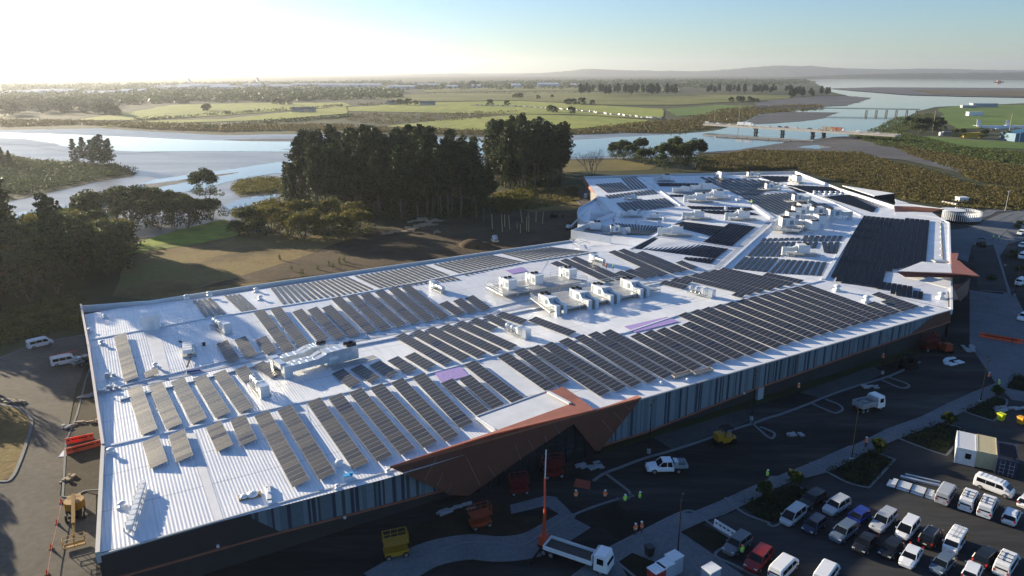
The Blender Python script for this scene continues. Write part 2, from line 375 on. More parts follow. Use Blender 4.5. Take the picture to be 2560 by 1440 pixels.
# smooth walkway sheets
def roof_patch(pxs,name,m,dz=.035):
    mb=MB(); W=[RH(x,y) for x,y in pxs]
    n=8
    for i in range(n):
        for j in range(n):
            def q(a,b): 
                t=W[0].lerp(W[1],a/n).lerp(W[3].lerp(W[2],a/n),b/n); return RHW(t.x,t.y,dz)
            mb.add([q(i,j),q(i+1,j),q(i+1,j+1),q(i,j+1)],[(0,1,2,3)])
    return mb.obj(name,m,mall)
roof_patch([Za(830,930),Za(940,910),Y1(1610,1030),Y1(1550,1050)],'flat_sheet',MEMB)
roof_patch([Za(2150,590),Za(2330,555),(803,1162),(790,1190)],'flat_sheet',MEMB)
roof_patch([Zd(1240,755),Zd(1370,725),Zd(1830,1045),Zd(1640,1090)],'flat_sheet',MEMB)
roof_patch([Z4(1040,940),Z4(1150,930),Z4(1230,1270),Z4(1150,1285)],'flat_sheet',MEMB)
roof_patch([Z5(1050,510),Z5(1500,440),Z5(1300,770),Z5(1130,770)],'flat_sheet',MEMB,.03)
for q in ([Zd(740,850),Zd(1010,795),Zd(1090,880),Zd(820,955)],[Ze(880,470),Ze(1310,372),Ze(1430,420),Ze(985,530)],[Z5(1190,510),Z5(1310,485),Z5(1350,515),Z5(1240,535)]):
    roof_patch(q,'purple_safety_mesh',PURPLE,.12)
# ---- entrance canopy (rust brown), on the front wall
fas=[(975,1168),(1237,1086),(1486,1026),(1604,994),(1500,1127),(1488,1127),(1434,1060),(1300,1148),(1172,1240),(1128,1238)]
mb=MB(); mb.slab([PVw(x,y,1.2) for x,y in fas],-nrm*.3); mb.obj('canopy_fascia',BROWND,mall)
mb=MB()
top=[PVw(975,1166,1.25),PVw(1237,1084,1.25),PVw(1486,1024,1.25),P(1450,995,H+.9),P(1407,966,H+.9),P(1370,980,H+.9),P(1425,1010,H+.9),P(1238,1077,H+.9)]
mb.slab(top,(0,0,-.35)); mb.obj('canopy_top',BROWN,mall)
mb=MB(); mb.slab([PVw(1486,1026,1.25),PVw(1604,993,1.25),P(1594,988,H+.5)],(0,0,-.3)); mb.obj('canopy_wing_top',BROWN,mall)
mb=MB(); mb.slab([P(1190,1046,H+.5),P(1370,981,H+.5),P(1425,1010,H+.5),P(1238,1078,H+.5)],(0,0,-.2)); mb.obj('canopy_roof_sheet',MEMB,mall)
mb=MB(); mb.bar(P(1190,1046,H+.2),P(1238,1078,H+.2),.15,.8); mb.bar(P(1190,1046,H+.2),P(1370,981,H+.2),.15,.8)
mb.bar(P(1370,980,H+1.0),P(1425,1009,H+1.0),.5,.3);mb.obj('canopy_upstand',WHITE,mall)
mb=MB()
for a,b in [((1030,1170),(1010,1190)),((1093,1140),(1062,1200)),((1108,1182),(1092,1215)),((1165,1142),(1200,1212)),((1130,1208),(1118,1232)),((1220,1165),(1236,1190)),((1288,1112),(1303,1150)),((1320,1098),(1335,1125)),((1362,1090),(1368,1105)),((1385,1060),(1400,1085)),((1505,1050),(1530,1080)),((1534,1030),(1560,1057)),((1560,1012),(1575,1025))]:
    mb.bar(PVw(*a,1.26),PVw(*b,1.26),.05,.05)
mb.obj('fascia_joint_strips',mat('strip',(.3,.22,.2),.5),mall)
mb=MB(); mb.slab([PVw(x,y,.6) for x,y in [(1160,1238),(1434,1052),(1500,1120),(1500,1180),(1160,1290)]],-nrm*.1); mb.obj('entrance_glazing',GLASS,mall)
mb=MB()
for k in range(14):
    x=1175+k*24; y0=1238-(x-1172)*.68 if x<1434 else 1060+(x-1434)*1.1
    mb.bar(PVw(x,y0,.7),PVw(x,y0+150-(abs(x-1434))*.2,.7),.12,.14)
mb.obj('entrance_mullions',BLACK,mall)
# ---- second canopy on the right edge
mb=MB(); mb.slab([P(*Zr(180,1030),H+1.6),P(*Zr(420,935),H+1.6),P(*Zr(708,965),H+1.6),P(*Zr(718,1048),H+1.6)],(0,0,-.25)); mb.obj('right_canopy_sheet',MEMB,mall)
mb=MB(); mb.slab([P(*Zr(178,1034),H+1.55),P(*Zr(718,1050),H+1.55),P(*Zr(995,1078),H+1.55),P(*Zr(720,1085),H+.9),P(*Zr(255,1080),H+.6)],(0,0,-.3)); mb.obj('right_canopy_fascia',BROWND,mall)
mb=MB(); mb.slab([P(*Zr(712,925),H+1.65),P(*Zr(790,925),H+1.65),P(*Zr(865,990),H+1.65),P(*Zr(995,1080),H+1.65),P(*Zr(720,1050),H+1.65)],(0,0,-.3)); mb.slab([P(*Zr(708,850),H+.6),P(*Zr(785,850),H+.6),P(*Zr(770,925),H+.6),P(*Zr(710,950),H+.6)],(0,0,-.3)); mb.obj('right_canopy_top',BROWN,mall)
mb=MB(); mb.slab([P(*Zr(440,1078),H+.6),P(*Zr(708,1130),H+.6),P(*Zr(708,1205),H-.1),P(*Zr(250,1085),H-.1)],(0,0,-.15)); mb.obj('right_canopy_return',mat('pale_grey',(.5,.5,.49),.6),mall)
mb=MB(); mb.slab([P(*Zr(710,1165),4.5),P(*Zr(815,1160),4.5),P(*Zr(750,1220),3.5),P(*Zr(785,1310),2.5),P(*Zr(712,1310),4.0)],(0,0,-.3)); mb.obj('right_brown_fin',BROWN,mall)
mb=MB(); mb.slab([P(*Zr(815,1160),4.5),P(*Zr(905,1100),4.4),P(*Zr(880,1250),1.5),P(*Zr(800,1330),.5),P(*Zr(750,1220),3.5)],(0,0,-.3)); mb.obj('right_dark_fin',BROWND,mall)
# ---- far canopy
mb=MB(); mb.slab([P(*Zr(148,378),H+1.2),P(*Zr(400,388),H+1.6),P(*Zr(640,408),H+2.2),P(*Zr(510,440),H+.6),P(*Zr(350,435),H+.3),P(*Zr(150,440),H+.1)],(0,0,-.4)); mb.obj('far_canopy_fascia',BROWND,mall)
mb=MB(); mb.slab([P(*Zr(150,355),H+1.3),P(*Zr(270,355),H+1.5),P(*Zr(630,405),H+2.3),P(*Zr(400,388),H+1.7),P(*Zr(150,378),H+1.3)],(0,0,-.2)); mb.slab([P(*Zr(148,310),H+1.3),P(*Zr(180,320),H+1.3),P(*Zr(290,352),H+1.3),P(*Zr(160,352),H+1.3)],(0,0,-.2)); mb.obj('far_canopy_sheet',MEMB,mall)
mb=MB(); mb.slab([P(*Zr(150,440),H+.6),P(*Zr(350,438),H+1.0),P(*Zr(520,445),H+1.0),P(*Zr(600,495),H+.6),P(*Zr(680,515),H+.3),P(*Zr(600,535),H+.15),P(*Zr(150,470),H+.15)],(0,0,-.2)); mb.obj('far_canopy_return',MEMB,mall)
mb=MB(); mb.slab([P(*Zq(1310,285),H-1),P(*Zq(2005,390),H),P(*Zq(1740,425),H-.5)],(0,0,-.3)); mb.obj('side_canopy_sheet',MEMB,mall)
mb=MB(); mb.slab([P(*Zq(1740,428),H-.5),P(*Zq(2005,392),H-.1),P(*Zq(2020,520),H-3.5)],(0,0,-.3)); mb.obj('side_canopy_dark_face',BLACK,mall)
# ---- curved loading annex and plant screen on the left flank
ann=[Zp(400,495),Zp(300,560),Zp(200,610),Zp(150,645),Zp(130,690),Zp(130,725),Zp(150,775),Zp(220,830),Zp(330,850),Zp(570,790),Zp(630,745),Zp(560,670)]
W=[P(x,y,H-1.5) for x,y in ann]
mb=MB(); mb.prism([(p.x,p.y) for p in W],-.5,H-1.6); mb.obj('annex',WHITE,mall)
wall_strip([P(x,y,H-.9) for x,y in [Zp(400,487),Zp(300,552),Zp(200,602),Zp(150,637),Zp(128,682),Zp(128,717),Zp(150,767),Zp(220,822),Zp(330,845)]],H-2.4,H-.9,.3).obj('annex_parapet',WHITE,mall)
wall_strip([P(x,y,H+.4) for x,y in [Zp(385,480),Zp(560,672)]],H-2,H+.4,.3).obj('annex_divider',WHITE,mall)
wall_strip([P(x,y,H+1.2) for x,y in [Zp(375,790),Zp(628,695),Zp(590,680),Zp(300,695)]],H-1.6,H+1.2,.3).obj('annex_tower_wall',WHITE,mall)
wall_strip([P(x,y,H+2.1) for x,y in [Zp(45,935),Zp(270,845),Zp(775,915)]],H-.2,H+2.1,.2).obj('plant_screen_back',mat('screen_blue',(.45,.5,.55),.5),mall)
wall_strip([P(x,y,H+2.1) for x,y in [Zp(45,935),Zp(570,1020)]],H-.8,H+2.1,.25).obj('plant_screen_front',WHITE,mall)
mb=MB(); 
for x,y,x2,y2 in ((20,1050,160,1150),(60,1120,230,1150),(150,1065,300,1110),(270,1070,120,1130)):
    mb.bar(P(*Zp(x,y),H+.9),P(*Zp(x2,y2),H+.3),.12,.12)
mb.obj('screen_brace',GALV,mall)
mb=MB(); mb.slab([P(*Zp(212,222),H),P(*Zp(212,300),H-1.5),P(*Zp(300,400),H-2),P(*Zp(370,440),H-.5),P(*Zp(300,340),H)],(-.5,-.2,0)); mb.obj('left_flank_brown_panel',BROWN,mall)
# ================================================================ SOLAR ROWS
PW=2.28; PL=1.17; TILT=R(12)
def panel_mesh(m,w=PW,l=PL,name='panel'):
    mb=MB(); g=.03
    mb.box(w/2,l/2,-.04,w-g,l-g,.04,0,1); mb.box(w/2,l/2,.001,w-g-.07,l-g-.07,.004,0,0)
    return mb.mesh(name,[m,FRAME],fix=False)
def vary(m):
    nt=m.node_tree; b=nt.nodes['Principled BSDF']; oi=nt.nodes.new('ShaderNodeObjectInfo'); mr=nt.nodes.new('ShaderNodeMapRange'); mr.inputs[3].default_value=.36; mr.inputs[4].default_value=.47
    nt.links.new(oi.outputs['Random'],mr.inputs[0]); nt.links.new(mr.outputs[0],b.inputs['Roughness'])
vary(PANEL)
PM=panel_mesh(PANEL); PM2=panel_mesh(PANEL2)
FR_={}
def frame_mesh(n,w=PW):
    if n in FR_: return FR_[n]
    mb=MB(); L=n*PL
    for x in (.35,w-.35): mb.bar((x,0,-.08),(x,L,-.08),.06,.06)
    for k in range(0,n+1,3):
        y=min(k*PL,L-.05)+.03; mb.bar((w-.3,y,-.1),(w-.3+.1,y,-.62),.06,.06); mb.bar((.3,y,-.1),(.3,y,-.3),.06,.06)
    FR_[n]=mb.mesh('support_frame',GALV,fix=False); return FR_[n]
ROWS=0; COUNT={}
def place_row(A,B,wv,label_fn,group,parts=True,width=PW,n=None,tilt=TILT,low=.22,mat_=None,pan=PM):
    """A upper end, B lower end of the low edge (world); wv: horizontal direction towards the raised edge"""
    global ROWS
    d=A-B; L=d.length; n=n or max(1,round(L/PL)); yv=d.normalized()
    wv=Vector((wv.x,wv.y,0)); wv-=yv*wv.dot(yv); wv.normalize()
    zv=wv.cross(yv); 
    if zv.z<0: wv=-wv; zv=-zv
    t=tilt; xv=wv*math.cos(t)+zv*math.sin(t); zn=xv.cross(yv)
    M=Matrix((xv,yv,zn)).transposed().to_4x4(); M.translation=B+Vector((0,0,low))
    k=COUNT.get(group,0); COUNT[group]=k+1; lab=label_fn(k)
    if parts:
        t_=D.objects.new('solar_panel_row',None); COL.objects.link(t_); tag(t_,lab,'solar panels',group); t_.matrix_world=M
        link('support_frame',frame_mesh(n),t_)
        sy=L/(n*PL); t_.scale=(width/PW,sy,1)
        for i in range(n):
            link('panel',pan if not (i,k) in DARKP.get(group,()) else PM2,t_,(0,i*PL,0))
    else:
        mb=MB(); l=L/n; g=.05
        for i in range(n): mb.box(width/2,(i+.5)*l,-.04,width-.04,l-g,.04,0,1); mb.box(width/2,(i+.5)*l,.002,width-.07,l-g-.03,.003,0,0)
        for x in (.3,width-.3): mb.bar((x,0,-.08),(x,L,-.08),.06,.06,1)
        for i in range(0,n+1,4): mb.bar((width-.3,min(i*l+.05,L),-.08),(width-.25,min(i*l+.05,L),-.1-width*math.sin(t)),.06,.06,1)
        t_=mb.obj('solar_panel_row',[mat_ or PANEL,FRAMED],None,fix=False); tag(t_,lab,'solar panels',group); t_.matrix_world=M
    ROWS+=1; return t_
DARKP={}
def rows(lst,group,where,parts=True,**k):
    N=len(lst); seen={}
    for i,(a,b) in enumerate(lst):
        A=RH(*a); B=RH(*b); d=(B-A); wv=Vector((-d.y,d.x,0))
        if wv.x<0: wv=-wv
        n=max(1,round((A-B).length/PL))
        place_row(A,B,wv,lambda q,i=i:f'{ordn(i)} solar panel row from the left {where}',group,parts,**k)
Q=lambda f,l:[(f(a,b),f(c,d)) for a,b,c,d in l]
DARKP={'front strip rows, left half':{(3,2),(14,7),(15,7),(2,11),(1,3)},'front strip rows, right half':{(15,0),(16,1),(17,1),(11,4),(14,6),(8,9),(9,2),(13,12),(6,11),(12,15),(5,17)},'rows left of the centre gutter':{(9,0),(7,1),(6,3),(4,3),(8,6),(9,6),(5,5),(3,5),(1,5)},'rows behind the centre gutter':{(11,0),(11,1),(7,3),(5,3),(3,4),(5,4),(3,5),(11,7),(7,8),(1,6),(13,6)}}
rows(Q(Za,[(275,1045,375,1380),(605,960,700,1300),(1070,860,1210,1165),(1375,770,1510,1090)])+Q(Zb,[(140,575,525,1290),(370,515,790,1215),(665,440,1130,1110),(880,395,1370,1035),(1085,340,1605,965),(1295,295,1830,895),(1505,240,2050,830),(1720,185,2195,695),(2005,245,2360,570)])+Q(Zd,[(985,925,1320,1225),(1035,780,1520,1165)]),
     'front strip rows, left half','between front ridge and entrance canopy or dark corner')
ra=RH(*Ze(1645,310)),RH(*Ze(2500,660)); rb=RH(*Zf(875,795)),RH(*Zf(1715,1105))
def invp(p):
    v=p-Vector((0,0,CH)); fz=v.y*CT-v.z*ST; uy=v.y*ST+v.z*CT
    return (1280+F*v.x/fz,720-F*uy/fz)
mid=[(invp(ra[0].lerp(rb[0],i/9)),invp(ra[1].lerp(rb[1],i/9))) for i in range(10)]
rows(Q(Zd,[(1370,700,1855,1045),(1530,650,1985,990),(1680,620,2395,1095)])+Q(Ze,[(60,670,795,1130),(220,625,950,1085),(375,590,1110,1045),(510,560,1270,1000),(650,540,1415,955),(935,575,1560,920),(1065,545,1710,880),(1195,520,1855,840),(1325,490,1990,805),(1450,460,2125,770),(1415,365,2260,735),(1535,335,2385,695)])+mid+Q(Zf,[(1535,970,1800,1075),(1680,945,1900,1045),(1590,875,1995,1020)]),
     'front strip rows, right half','between front ridge and wall, right of the canopy')
rows(Q(Za,[(90,385,265,960),(350,340,580,890),(630,290,895,820),(905,250,1195,745),(1155,195,1490,680),(1420,140,1545,300),(1650,90,1880,240)]),'pale rows in the middle strip','among the palest rows near the left corner')  # same glass as the other rows; glare off it makes these pale
rows(Q(Zb,[(915,150,1090,290),(1100,105,1290,240),(1290,65,1475,190),(1470,20,1660,150)])+Q(Zd,[(440,700,650,830),(340,500,825,785),(495,465,1000,745),(640,435,1165,710),(790,410,1325,670),(935,375,1480,630),(1080,345,1290,440),(1220,305,1410,400),(1350,285,1600,372),(1675,335,2080,490)]),
     'rows left of the centre gutter','in middle strip, between duct unit and plant platform')
cR=RH(*Zg(1360,555)),RH(*Zg(2050,722)); 
rows(Q(Zg,[(1150,603,1390,662),(1258,578,1430,615),(1360,555,2050,722),(1460,530,2150,700),(1555,510,2255,675),(1650,490,2350,652),(1740,472,2450,628),(2180,525,2550,602),(1870,722,1970,745)]),'rows by the far end of the middle strip','in middle strip, where it meets the diagonal walkway')
rows(Q(Z4,[(820,990,895,1320),(1035,1250,1050,1290)])+Q(Zc,[(320,810,435,1000),(500,770,615,955),(710,770,815,915)]),'few rows at the left end of the roof','behind the centre gutter, left of the long rows')
rows(Q(Zc,[(695,495,1000,900),(860,465,1150,850),(1080,490,1340,790),(1230,470,1510,770),(1375,450,1660,745),(1470,360,1825,705),(1620,335,1975,680),(1760,320,2125,645),(1900,290,2270,615),(2040,265,2415,590)])+Q(Zd,[(410,5,800,325),(785,170,960,290),(925,140,1085,265),(1045,110,1220,240)]),
     'rows behind the centre gutter','behind the centre gutter, beyond the big duct unit')
rows(Q(Zg,[(60,402,170,450),(155,375,650,612),(255,355,790,602),(705,500,860,562),(805,480,1000,560),(900,462,1075,540),(640,290,1170,532),(735,275,1275,505),(920,300,1370,490),(1310,395,1470,465)]),'rows behind the centre gutter, right part','behind the centre gutter, right of the upper platform')
# ---- generic fields
FARS=MB()
def stuff_row(A,B,wv,wd,n,tilt,low,mat_):
    d=A-B; L=d.length; yv=d.normalized(); wv=Vector((wv.x,wv.y,0)); wv-=yv*wv.dot(yv); wv.normalize(); zv=wv.cross(yv)
    if zv.z<0: zv=-zv
    xv=wv*math.cos(tilt)+zv*math.sin(tilt); M=Matrix((xv,yv,xv.cross(yv))).transposed().to_4x4(); M.translation=B+Vector((0,0,low))
    mi=0 if mat_ is NAVY else 1; l=L/n
    for i in range(n):
        FARS.obox(M@Matrix.Translation((wd/2,(i+.5)*l,-.02)),wd-.04,l-.05,.04,2); FARS.obox(M@Matrix.Translation((wd/2,(i+.5)*l,.003)),wd-.07,l-.08,.003,mi)
def field(TL,TR,BR,BL,n,group,where,frac=.72,mat_=None,tilt=R(7),m=None,flip=False,low=.15,parts=False,wfix=None,stuff=False):
    A0,A1,B1,B0=[RH(*q) for q in (TL,TR,BR,BL)]
    for i in range(n):
        a=A0.lerp(A1,i/n); b=B0.lerp(B1,i/n); a2=A0.lerp(A1,(i+1)/n)
        d=(b-a).normalized(); ww=(a2-a); ww=(ww-d*ww.dot(d)); wd=(wfix or ww.length*frac)
        L=(b-a).length; k=m or max(1,round(L/1.6))
        wv=Vector((ww.x,ww.y,0))
        A,B=(a,b)
        if stuff: stuff_row(A,B,wv,wd,k,tilt,low,mat_); continue
        place_row(A,B,wv,lambda q,i=i:f'{ordn(i)} panel row from the left {where}',group,parts,width=wd,n=k,tilt=tilt,low=low,mat_=mat_)
GREYP=mat('solar_glass_grey',(.085,.095,.105),.45,noise=.4,nscale=3)
def fieldz(f,q,*a,**k): field(*[f(*p) for p in q],*a,**k)
bk='in rear parapet strip'
fieldz(Zc,[(85,370),(280,345),(440,500),(220,545)],4,'back strip panels, first block',bk+', small leftmost block',frac=.75,mat_=GREYP,tilt=R(4))
fieldz(Zc,[(395,320),(570,305),(740,460),(570,480)],4,'back strip panels, second block',bk+', small second block',frac=.75,mat_=GREYP,tilt=R(4))
fieldz(Zc,[(860,240),(1650,132),(1925,255),(985,405)],16,'back strip panels, third block',bk+', first long block',frac=.66,mat_=GREYP,tilt=R(4))
fieldz(Zc,[(1700,125),(2420,12),(2780,160),(1965,250)],15,'back strip panels, fourth block',bk+', second long block',frac=.66,mat_=GREYP,tilt=R(4))
fieldz(Z5,[(670,465),(1095,395),(1350,450),(900,545)],13,'back strip panels, fifth block',bk+', third long block',frac=.62,mat_=GREYP,tilt=R(4))
fieldz(Z5,[(1160,385),(1530,340),(1870,380),(1385,448)],12,'back strip panels, sixth block',bk+', farthest block',frac=.62,mat_=GREYP,tilt=R(4))
NAVY=mat('solar_glass_navy',(.006,.009,.020),.5,spec=.02,noise=.2,nscale=.5)
# big right block: long columns
A0,A1=RH(*Zf(1500,82)),RH(*Zf(2175,145)); d0=(RH(*Zf(1185,697))-A0).normalized(); d1=(RH(*Zf(2142,528))-A1).normalized()
ys=[697,742,748,758,768,778,786,800,636,612,600,590,580,560,548]
nC=14
for i in range(nC):
    a=A0.lerp(A1,i/nC); 
    if i>=9: a=a-(d0.lerp(d1,i/nC))*-1*(-3.0)
    dd=d0.lerp(d1,i/nC).normalized(); yy=Zf(0,ys[i])[1]
    L=0
    while invp(a+dd*L)[1]<yy and L<120: L+=.2
    a2=A0.lerp(A1,(i+1)/nC); ww=(a2-A0.lerp(A1,i/nC)); wd=(ww-dd*ww.dot(dd)).length*.955
    place_row(a,a+dd*L,ww,lambda q,i=i:f'{ordn(i)} long panel column from the left in the big navy right edge block','big navy block by the right edge',False,width=wd,n=max(2,round(L/2.0)),tilt=R(2),low=.3,mat_=NAVY)
fieldz(Zf,[(1605,700),(1705,712),(1690,820),(1590,800)],2,'lower steps of the navy block','on the first lower step of the navy block',frac=.95,mat_=NAVY,tilt=R(2),low=.3)
fieldz(Zf,[(1705,748),(1800,765),(1785,832),(1685,815)],2,'lower steps of the navy block','on the second lower step of the navy block',frac=.95,mat_=NAVY,tilt=R(2),low=.3)
fieldz(Zf,[(1800,762),(2008,798),(2000,905),(1780,868)],4,'lower steps of the navy block','on the third lower step of the navy block',frac=.95,mat_=NAVY,tilt=R(2),low=.3)
fieldz(Zf,[(2010,835),(2113,848),(2108,922),(2002,906)],2,'lower steps of the navy block','on the last lower step of the navy block',frac=.95,mat_=NAVY,tilt=R(2),low=.3)
SL=mat('solar_glass_slate',(.018,.026,.042),.45,spec=.15,noise=.3,nscale=.6)
fieldz(Zf,[(510,305),(900,300),(880,325),(485,335)],7,'slate rows left of the navy block, top','in the short top line left of the navy block',frac=.75,mat_=SL,tilt=R(5))
fieldz(Zf,[(925,280),(1325,282),(1300,330),(890,332)],7,'slate rows left of the navy block, top right','in the short top line next to the navy block',frac=.75,mat_=SL,tilt=R(5))
fieldz(Zf,[(490,340),(800,340),(700,488),(345,484)],6,'slate rows left of the navy block, upper','in the upper slate block behind the small duct unit',frac=.75,mat_=SL,tilt=R(5))
fieldz(Zf,[(800,340),(1080,340),(1050,402),(765,402)],5,'slate rows left of the navy block, upper middle','in the cut short middle of the upper slate block',frac=.75,mat_=SL,tilt=R(5))
fieldz(Zf,[(1095,342),(1295,344),(1245,455),(1120,450)],3,'slate rows left of the navy block, upper right','right of the small duct unit',frac=.75,mat_=SL,tilt=R(5))
fieldz(Zf,[(325,492),(680,505),(560,645),(205,608)],6,'slate rows left of the navy block, lower left','in the lower slate block, left half',frac=.75,mat_=SL,tilt=R(5))
fieldz(Zf,[(690,515),(1165,548),(1115,683),(570,650)],8,'slate rows left of the navy block, lower right','in the lower slate block, right half',frac=.72,mat_=SL,tilt=R(5))
# left of the diagonal walkway
fieldz(Zp,[(1530,825),(2135,900),(1890,1020),(1360,890)],13,'shingled dark rows, upper block','in upper dark block by diagonal walkway, left part',frac=.95,mat_=NAVY,tilt=R(3),m=6)
fieldz(Zp,[(2145,848),(2505,895),(2185,1155),(1800,1100)],8,'shingled dark rows, upper block right','in upper dark block by diagonal walkway, right part',frac=.95,mat_=NAVY,tilt=R(3),m=9)
fieldz(Zp,[(1105,1040),(2140,1190),(1980,1315),(875,1185)],20,'shingled dark rows, lower block','in the lower dark block left of the diagonal walkway',frac=.95,mat_=NAVY,tilt=R(3),m=6)
fieldz(Zp,[(1560,1300),(1985,1320),(1905,1388),(1540,1330)],7,'shingled dark rows, lower block end','on the lower lip of that dark block',frac=.95,mat_=NAVY,tilt=R(3),m=2)
fieldz(Zp,[(620,845),(1290,895),(1090,1005),(790,1000)],15,'slate rows behind the plant screen','behind the walled plant screen',frac=.62,mat_=SL,tilt=R(6))
fieldz(Zp,[(365,325),(720,300),(850,405),(520,440)],8,'slate rows in the far left corner, first','in the far left corner, front block',frac=.68,mat_=SL,tilt=R(6),stuff=True)
fieldz(Zp,[(705,245),(900,222),(1075,370),(850,400)],5,'slate rows in the far left corner, second','in the far left corner, taller block',frac=.68,mat_=SL,tilt=R(6),stuff=True)
fieldz(Zp,[(490,475),(1140,395),(1210,450),(550,515)],14,'slate rows in the far left corner, third','in the far left corner, low middle block',frac=.68,mat_=SL,tilt=R(6),stuff=True)
fieldz(Zp,[(640,575),(1300,510),(1445,615),(780,705)],13,'slate rows in the far left corner, fourth','in the far left corner, nearest block',frac=.72,mat_=SL,tilt=R(6),stuff=True)
fieldz(Zp,[(1180,310),(1745,315),(1750,355),(1225,352)],10,'short navy rows in the far part, first','in the far short block beside the boxy roof unit',frac=.9,mat_=NAVY,tilt=R(3),m=3,stuff=True)
fieldz(Zp,[(1350,465),(1680,468),(1690,492),(1370,490)],6,'short navy rows in the far part, second','in the smallest short block between the far duct units',frac=.9,mat_=NAVY,tilt=R(3),m=2,stuff=True)
fieldz(Zp,[(1580,618),(2440,640),(2480,672),(1640,655)],15,'short navy rows in the far part, third','in the long thin upper line before the paired duct units',frac=.9,mat_=NAVY,tilt=R(3),m=2,stuff=True)
fieldz(Zp,[(1670,675),(2400,690),(2560,742),(1950,722)],12,'short navy rows in the far part, fourth','in the long thin lower line before the paired duct units',frac=.9,mat_=NAVY,tilt=R(3),m=2,stuff=True)
fieldz(Z3,[(140,990),(600,1010),(620,1030),(420,1118)],9,'grey rows on the far ridge, first','in the far field behind the worker in yellow',frac=.6,mat_=SL,tilt=R(6),stuff=True)
fieldz(Z3,[(600,1012),(760,1045),(560,1112),(430,1118)],5,'grey rows on the far ridge, second','at the right of the far field behind the worker in yellow',frac=.6,mat_=SL,tilt=R(6),stuff=True)
fieldz(Z3,[(430,1125),(820,1095),(1000,1180),(690,1260)],13,'grey rows on the far ridge, third','in the diamond block beside the worker in yellow',frac=.62,mat_=SL,tilt=R(6),stuff=True)
fieldz(Z3,[(890,1185),(1050,1178),(1145,1225),(1000,1228)],5,'grey rows on the far ridge, fourth','in the small block behind the big far duct unit',frac=.6,mat_=SL,tilt=R(6),stuff=True)
fieldz(Z3,[(570,980),(790,985),(830,1015),(670,1025)],6,'navy rows near the far parapet, first','in the topmost navy block near the far parapet',frac=.85,mat_=NAVY,tilt=R(4),m=3,stuff=True)
fieldz(Z3,[(745,1045),(1090,1060),(1190,1108),(850,1100)],11,'navy rows near the far parapet, second','in the navy block above the line of white cowls',frac=.85,mat_=NAVY,tilt=R(4),m=4,stuff=True)
fieldz(Z3,[(1030,1130),(1210,1115),(1390,1210),(1370,1240)],7,'navy rows near the far parapet, third','in the navy block below the line of white cowls',frac=.85,mat_=NAVY,tilt=R(4),stuff=True)
fieldz(Z3,[(1210,1115),(1330,1150),(1510,1208),(1390,1210)],4,'navy rows near the far parapet, fourth','in the narrow tip of the navy block by the right parapet',frac=.85,mat_=NAVY,tilt=R(4),stuff=True)

tag(FARS.obj('solar_panel_rows',[NAVY,SL,FRAMED],None,fix=False),'many small distant panel rows on the far end of the white roof','solar panels',None,'stuff')
# ================================================================ GROUND, WATER, FIELDS
def gmat(name,c1,c2,c3=None,rot=0,scale=.02,rough=.95,stretch=(1,1),bump=0,bs=.5,spec=.2,pos=(.35,.5,.65)):
    m=D.materials.new(name); m.use_nodes=True; nt=m.node_tree; b=nt.nodes['Principled BSDF']
    tc=nt.nodes.new('ShaderNodeTexCoord'); mp=nt.nodes.new('ShaderNodeMapping'); mp.inputs['Scale'].default_value=(stretch[0],stretch[1],1); mp.inputs['Rotation'].default_value=(0,0,-rot); mp.vector_type='TEXTURE' if False else 'POINT'
    nt.links.new(tc.outputs['Object'],mp.inputs[0])
    n=nt.nodes.new('ShaderNodeTexNoise'); n.inputs['Scale'].default_value=scale; n.inputs['Detail'].default_value=10; n.inputs['Roughness'].default_value=.65
    nt.links.new(mp.outputs[0],n.inputs['Vector'])
    cr=nt.nodes.new('ShaderNodeValToRGB'); cr.color_ramp.elements[0].position=pos[0]; cr.color_ramp.elements[0].color=(*c1,1)
    cr.color_ramp.elements[1].position=pos[2]; cr.color_ramp.elements[1].color=(*(c3 or c2),1)
    if c3: e=cr.color_ramp.elements.new(pos[1]); e.color=(*c2,1)
    nt.links.new(n.outputs['Fac'],cr.inputs[0])
    n2=nt.nodes.new('ShaderNodeTexNoise'); n2.inputs['Scale'].default_value=scale*18; n2.inputs['Detail'].default_value=5
    nt.links.new(mp.outputs[0],n2.inputs['Vector'])
    mx=nt.nodes.new('ShaderNodeMix'); mx.data_type='RGBA'; mx.blend_type='MULTIPLY'; mx.inputs[0].default_value=.55
    g=nt.nodes.new('ShaderNodeValToRGB'); g.color_ramp.elements[0].color=(.45,.45,.45,1); g.color_ramp.elements[0].position=.3; g.color_ramp.elements[1].position=.7
    nt.links.new(n2.outputs['Fac'],g.inputs[0]); nt.links.new(cr.outputs[0],mx.inputs[6]); nt.links.new(g.outputs[0],mx.inputs[7])
    nt.links.new(mx.outputs[2],b.inputs['Base Color']); b.inputs['Roughness'].default_value=rough; b.inputs['Specular IOR Level'].default_value=spec
    if bump:
        n3=nt.nodes.new('ShaderNodeTexNoise'); n3.inputs['Scale'].default_value=bs; n3.inputs['Detail'].default_value=6; nt.links.new(mp.outputs[0],n3.inputs['Vector'])
        bp=nt.nodes.new('ShaderNodeBump'); bp.inputs['Distance'].default_value=bump; nt.links.new(n3.outputs['Fac'],bp.inputs['Height']); nt.links.new(bp.outputs[0],b.inputs['Normal'])
    return m
G_LAND=gmat('wild_land',(.030,.036,.014),(.055,.062,.022),(.085,.095,.032),scale=.006,stretch=(1,.6))
G_FIELD=gmat('pasture',(.21,.25,.04),(.30,.33,.055),(.35,.35,.08),scale=.004,stretch=(1,.5),rough=.9)
G_FIELD2=gmat('rough_pasture',(.09,.105,.025),(.17,.18,.04),(.22,.22,.07),scale=.008,stretch=(.6,1))
G_LAWN=gmat('airfield_grass',(.10,.17,.03),(.15,.23,.04),scale=.006)
G_SOIL=gmat('bare_soil',(.045,.030,.018),(.085,.058,.030),(.12,.085,.045),scale=.05,bump=.15,bs=.8)
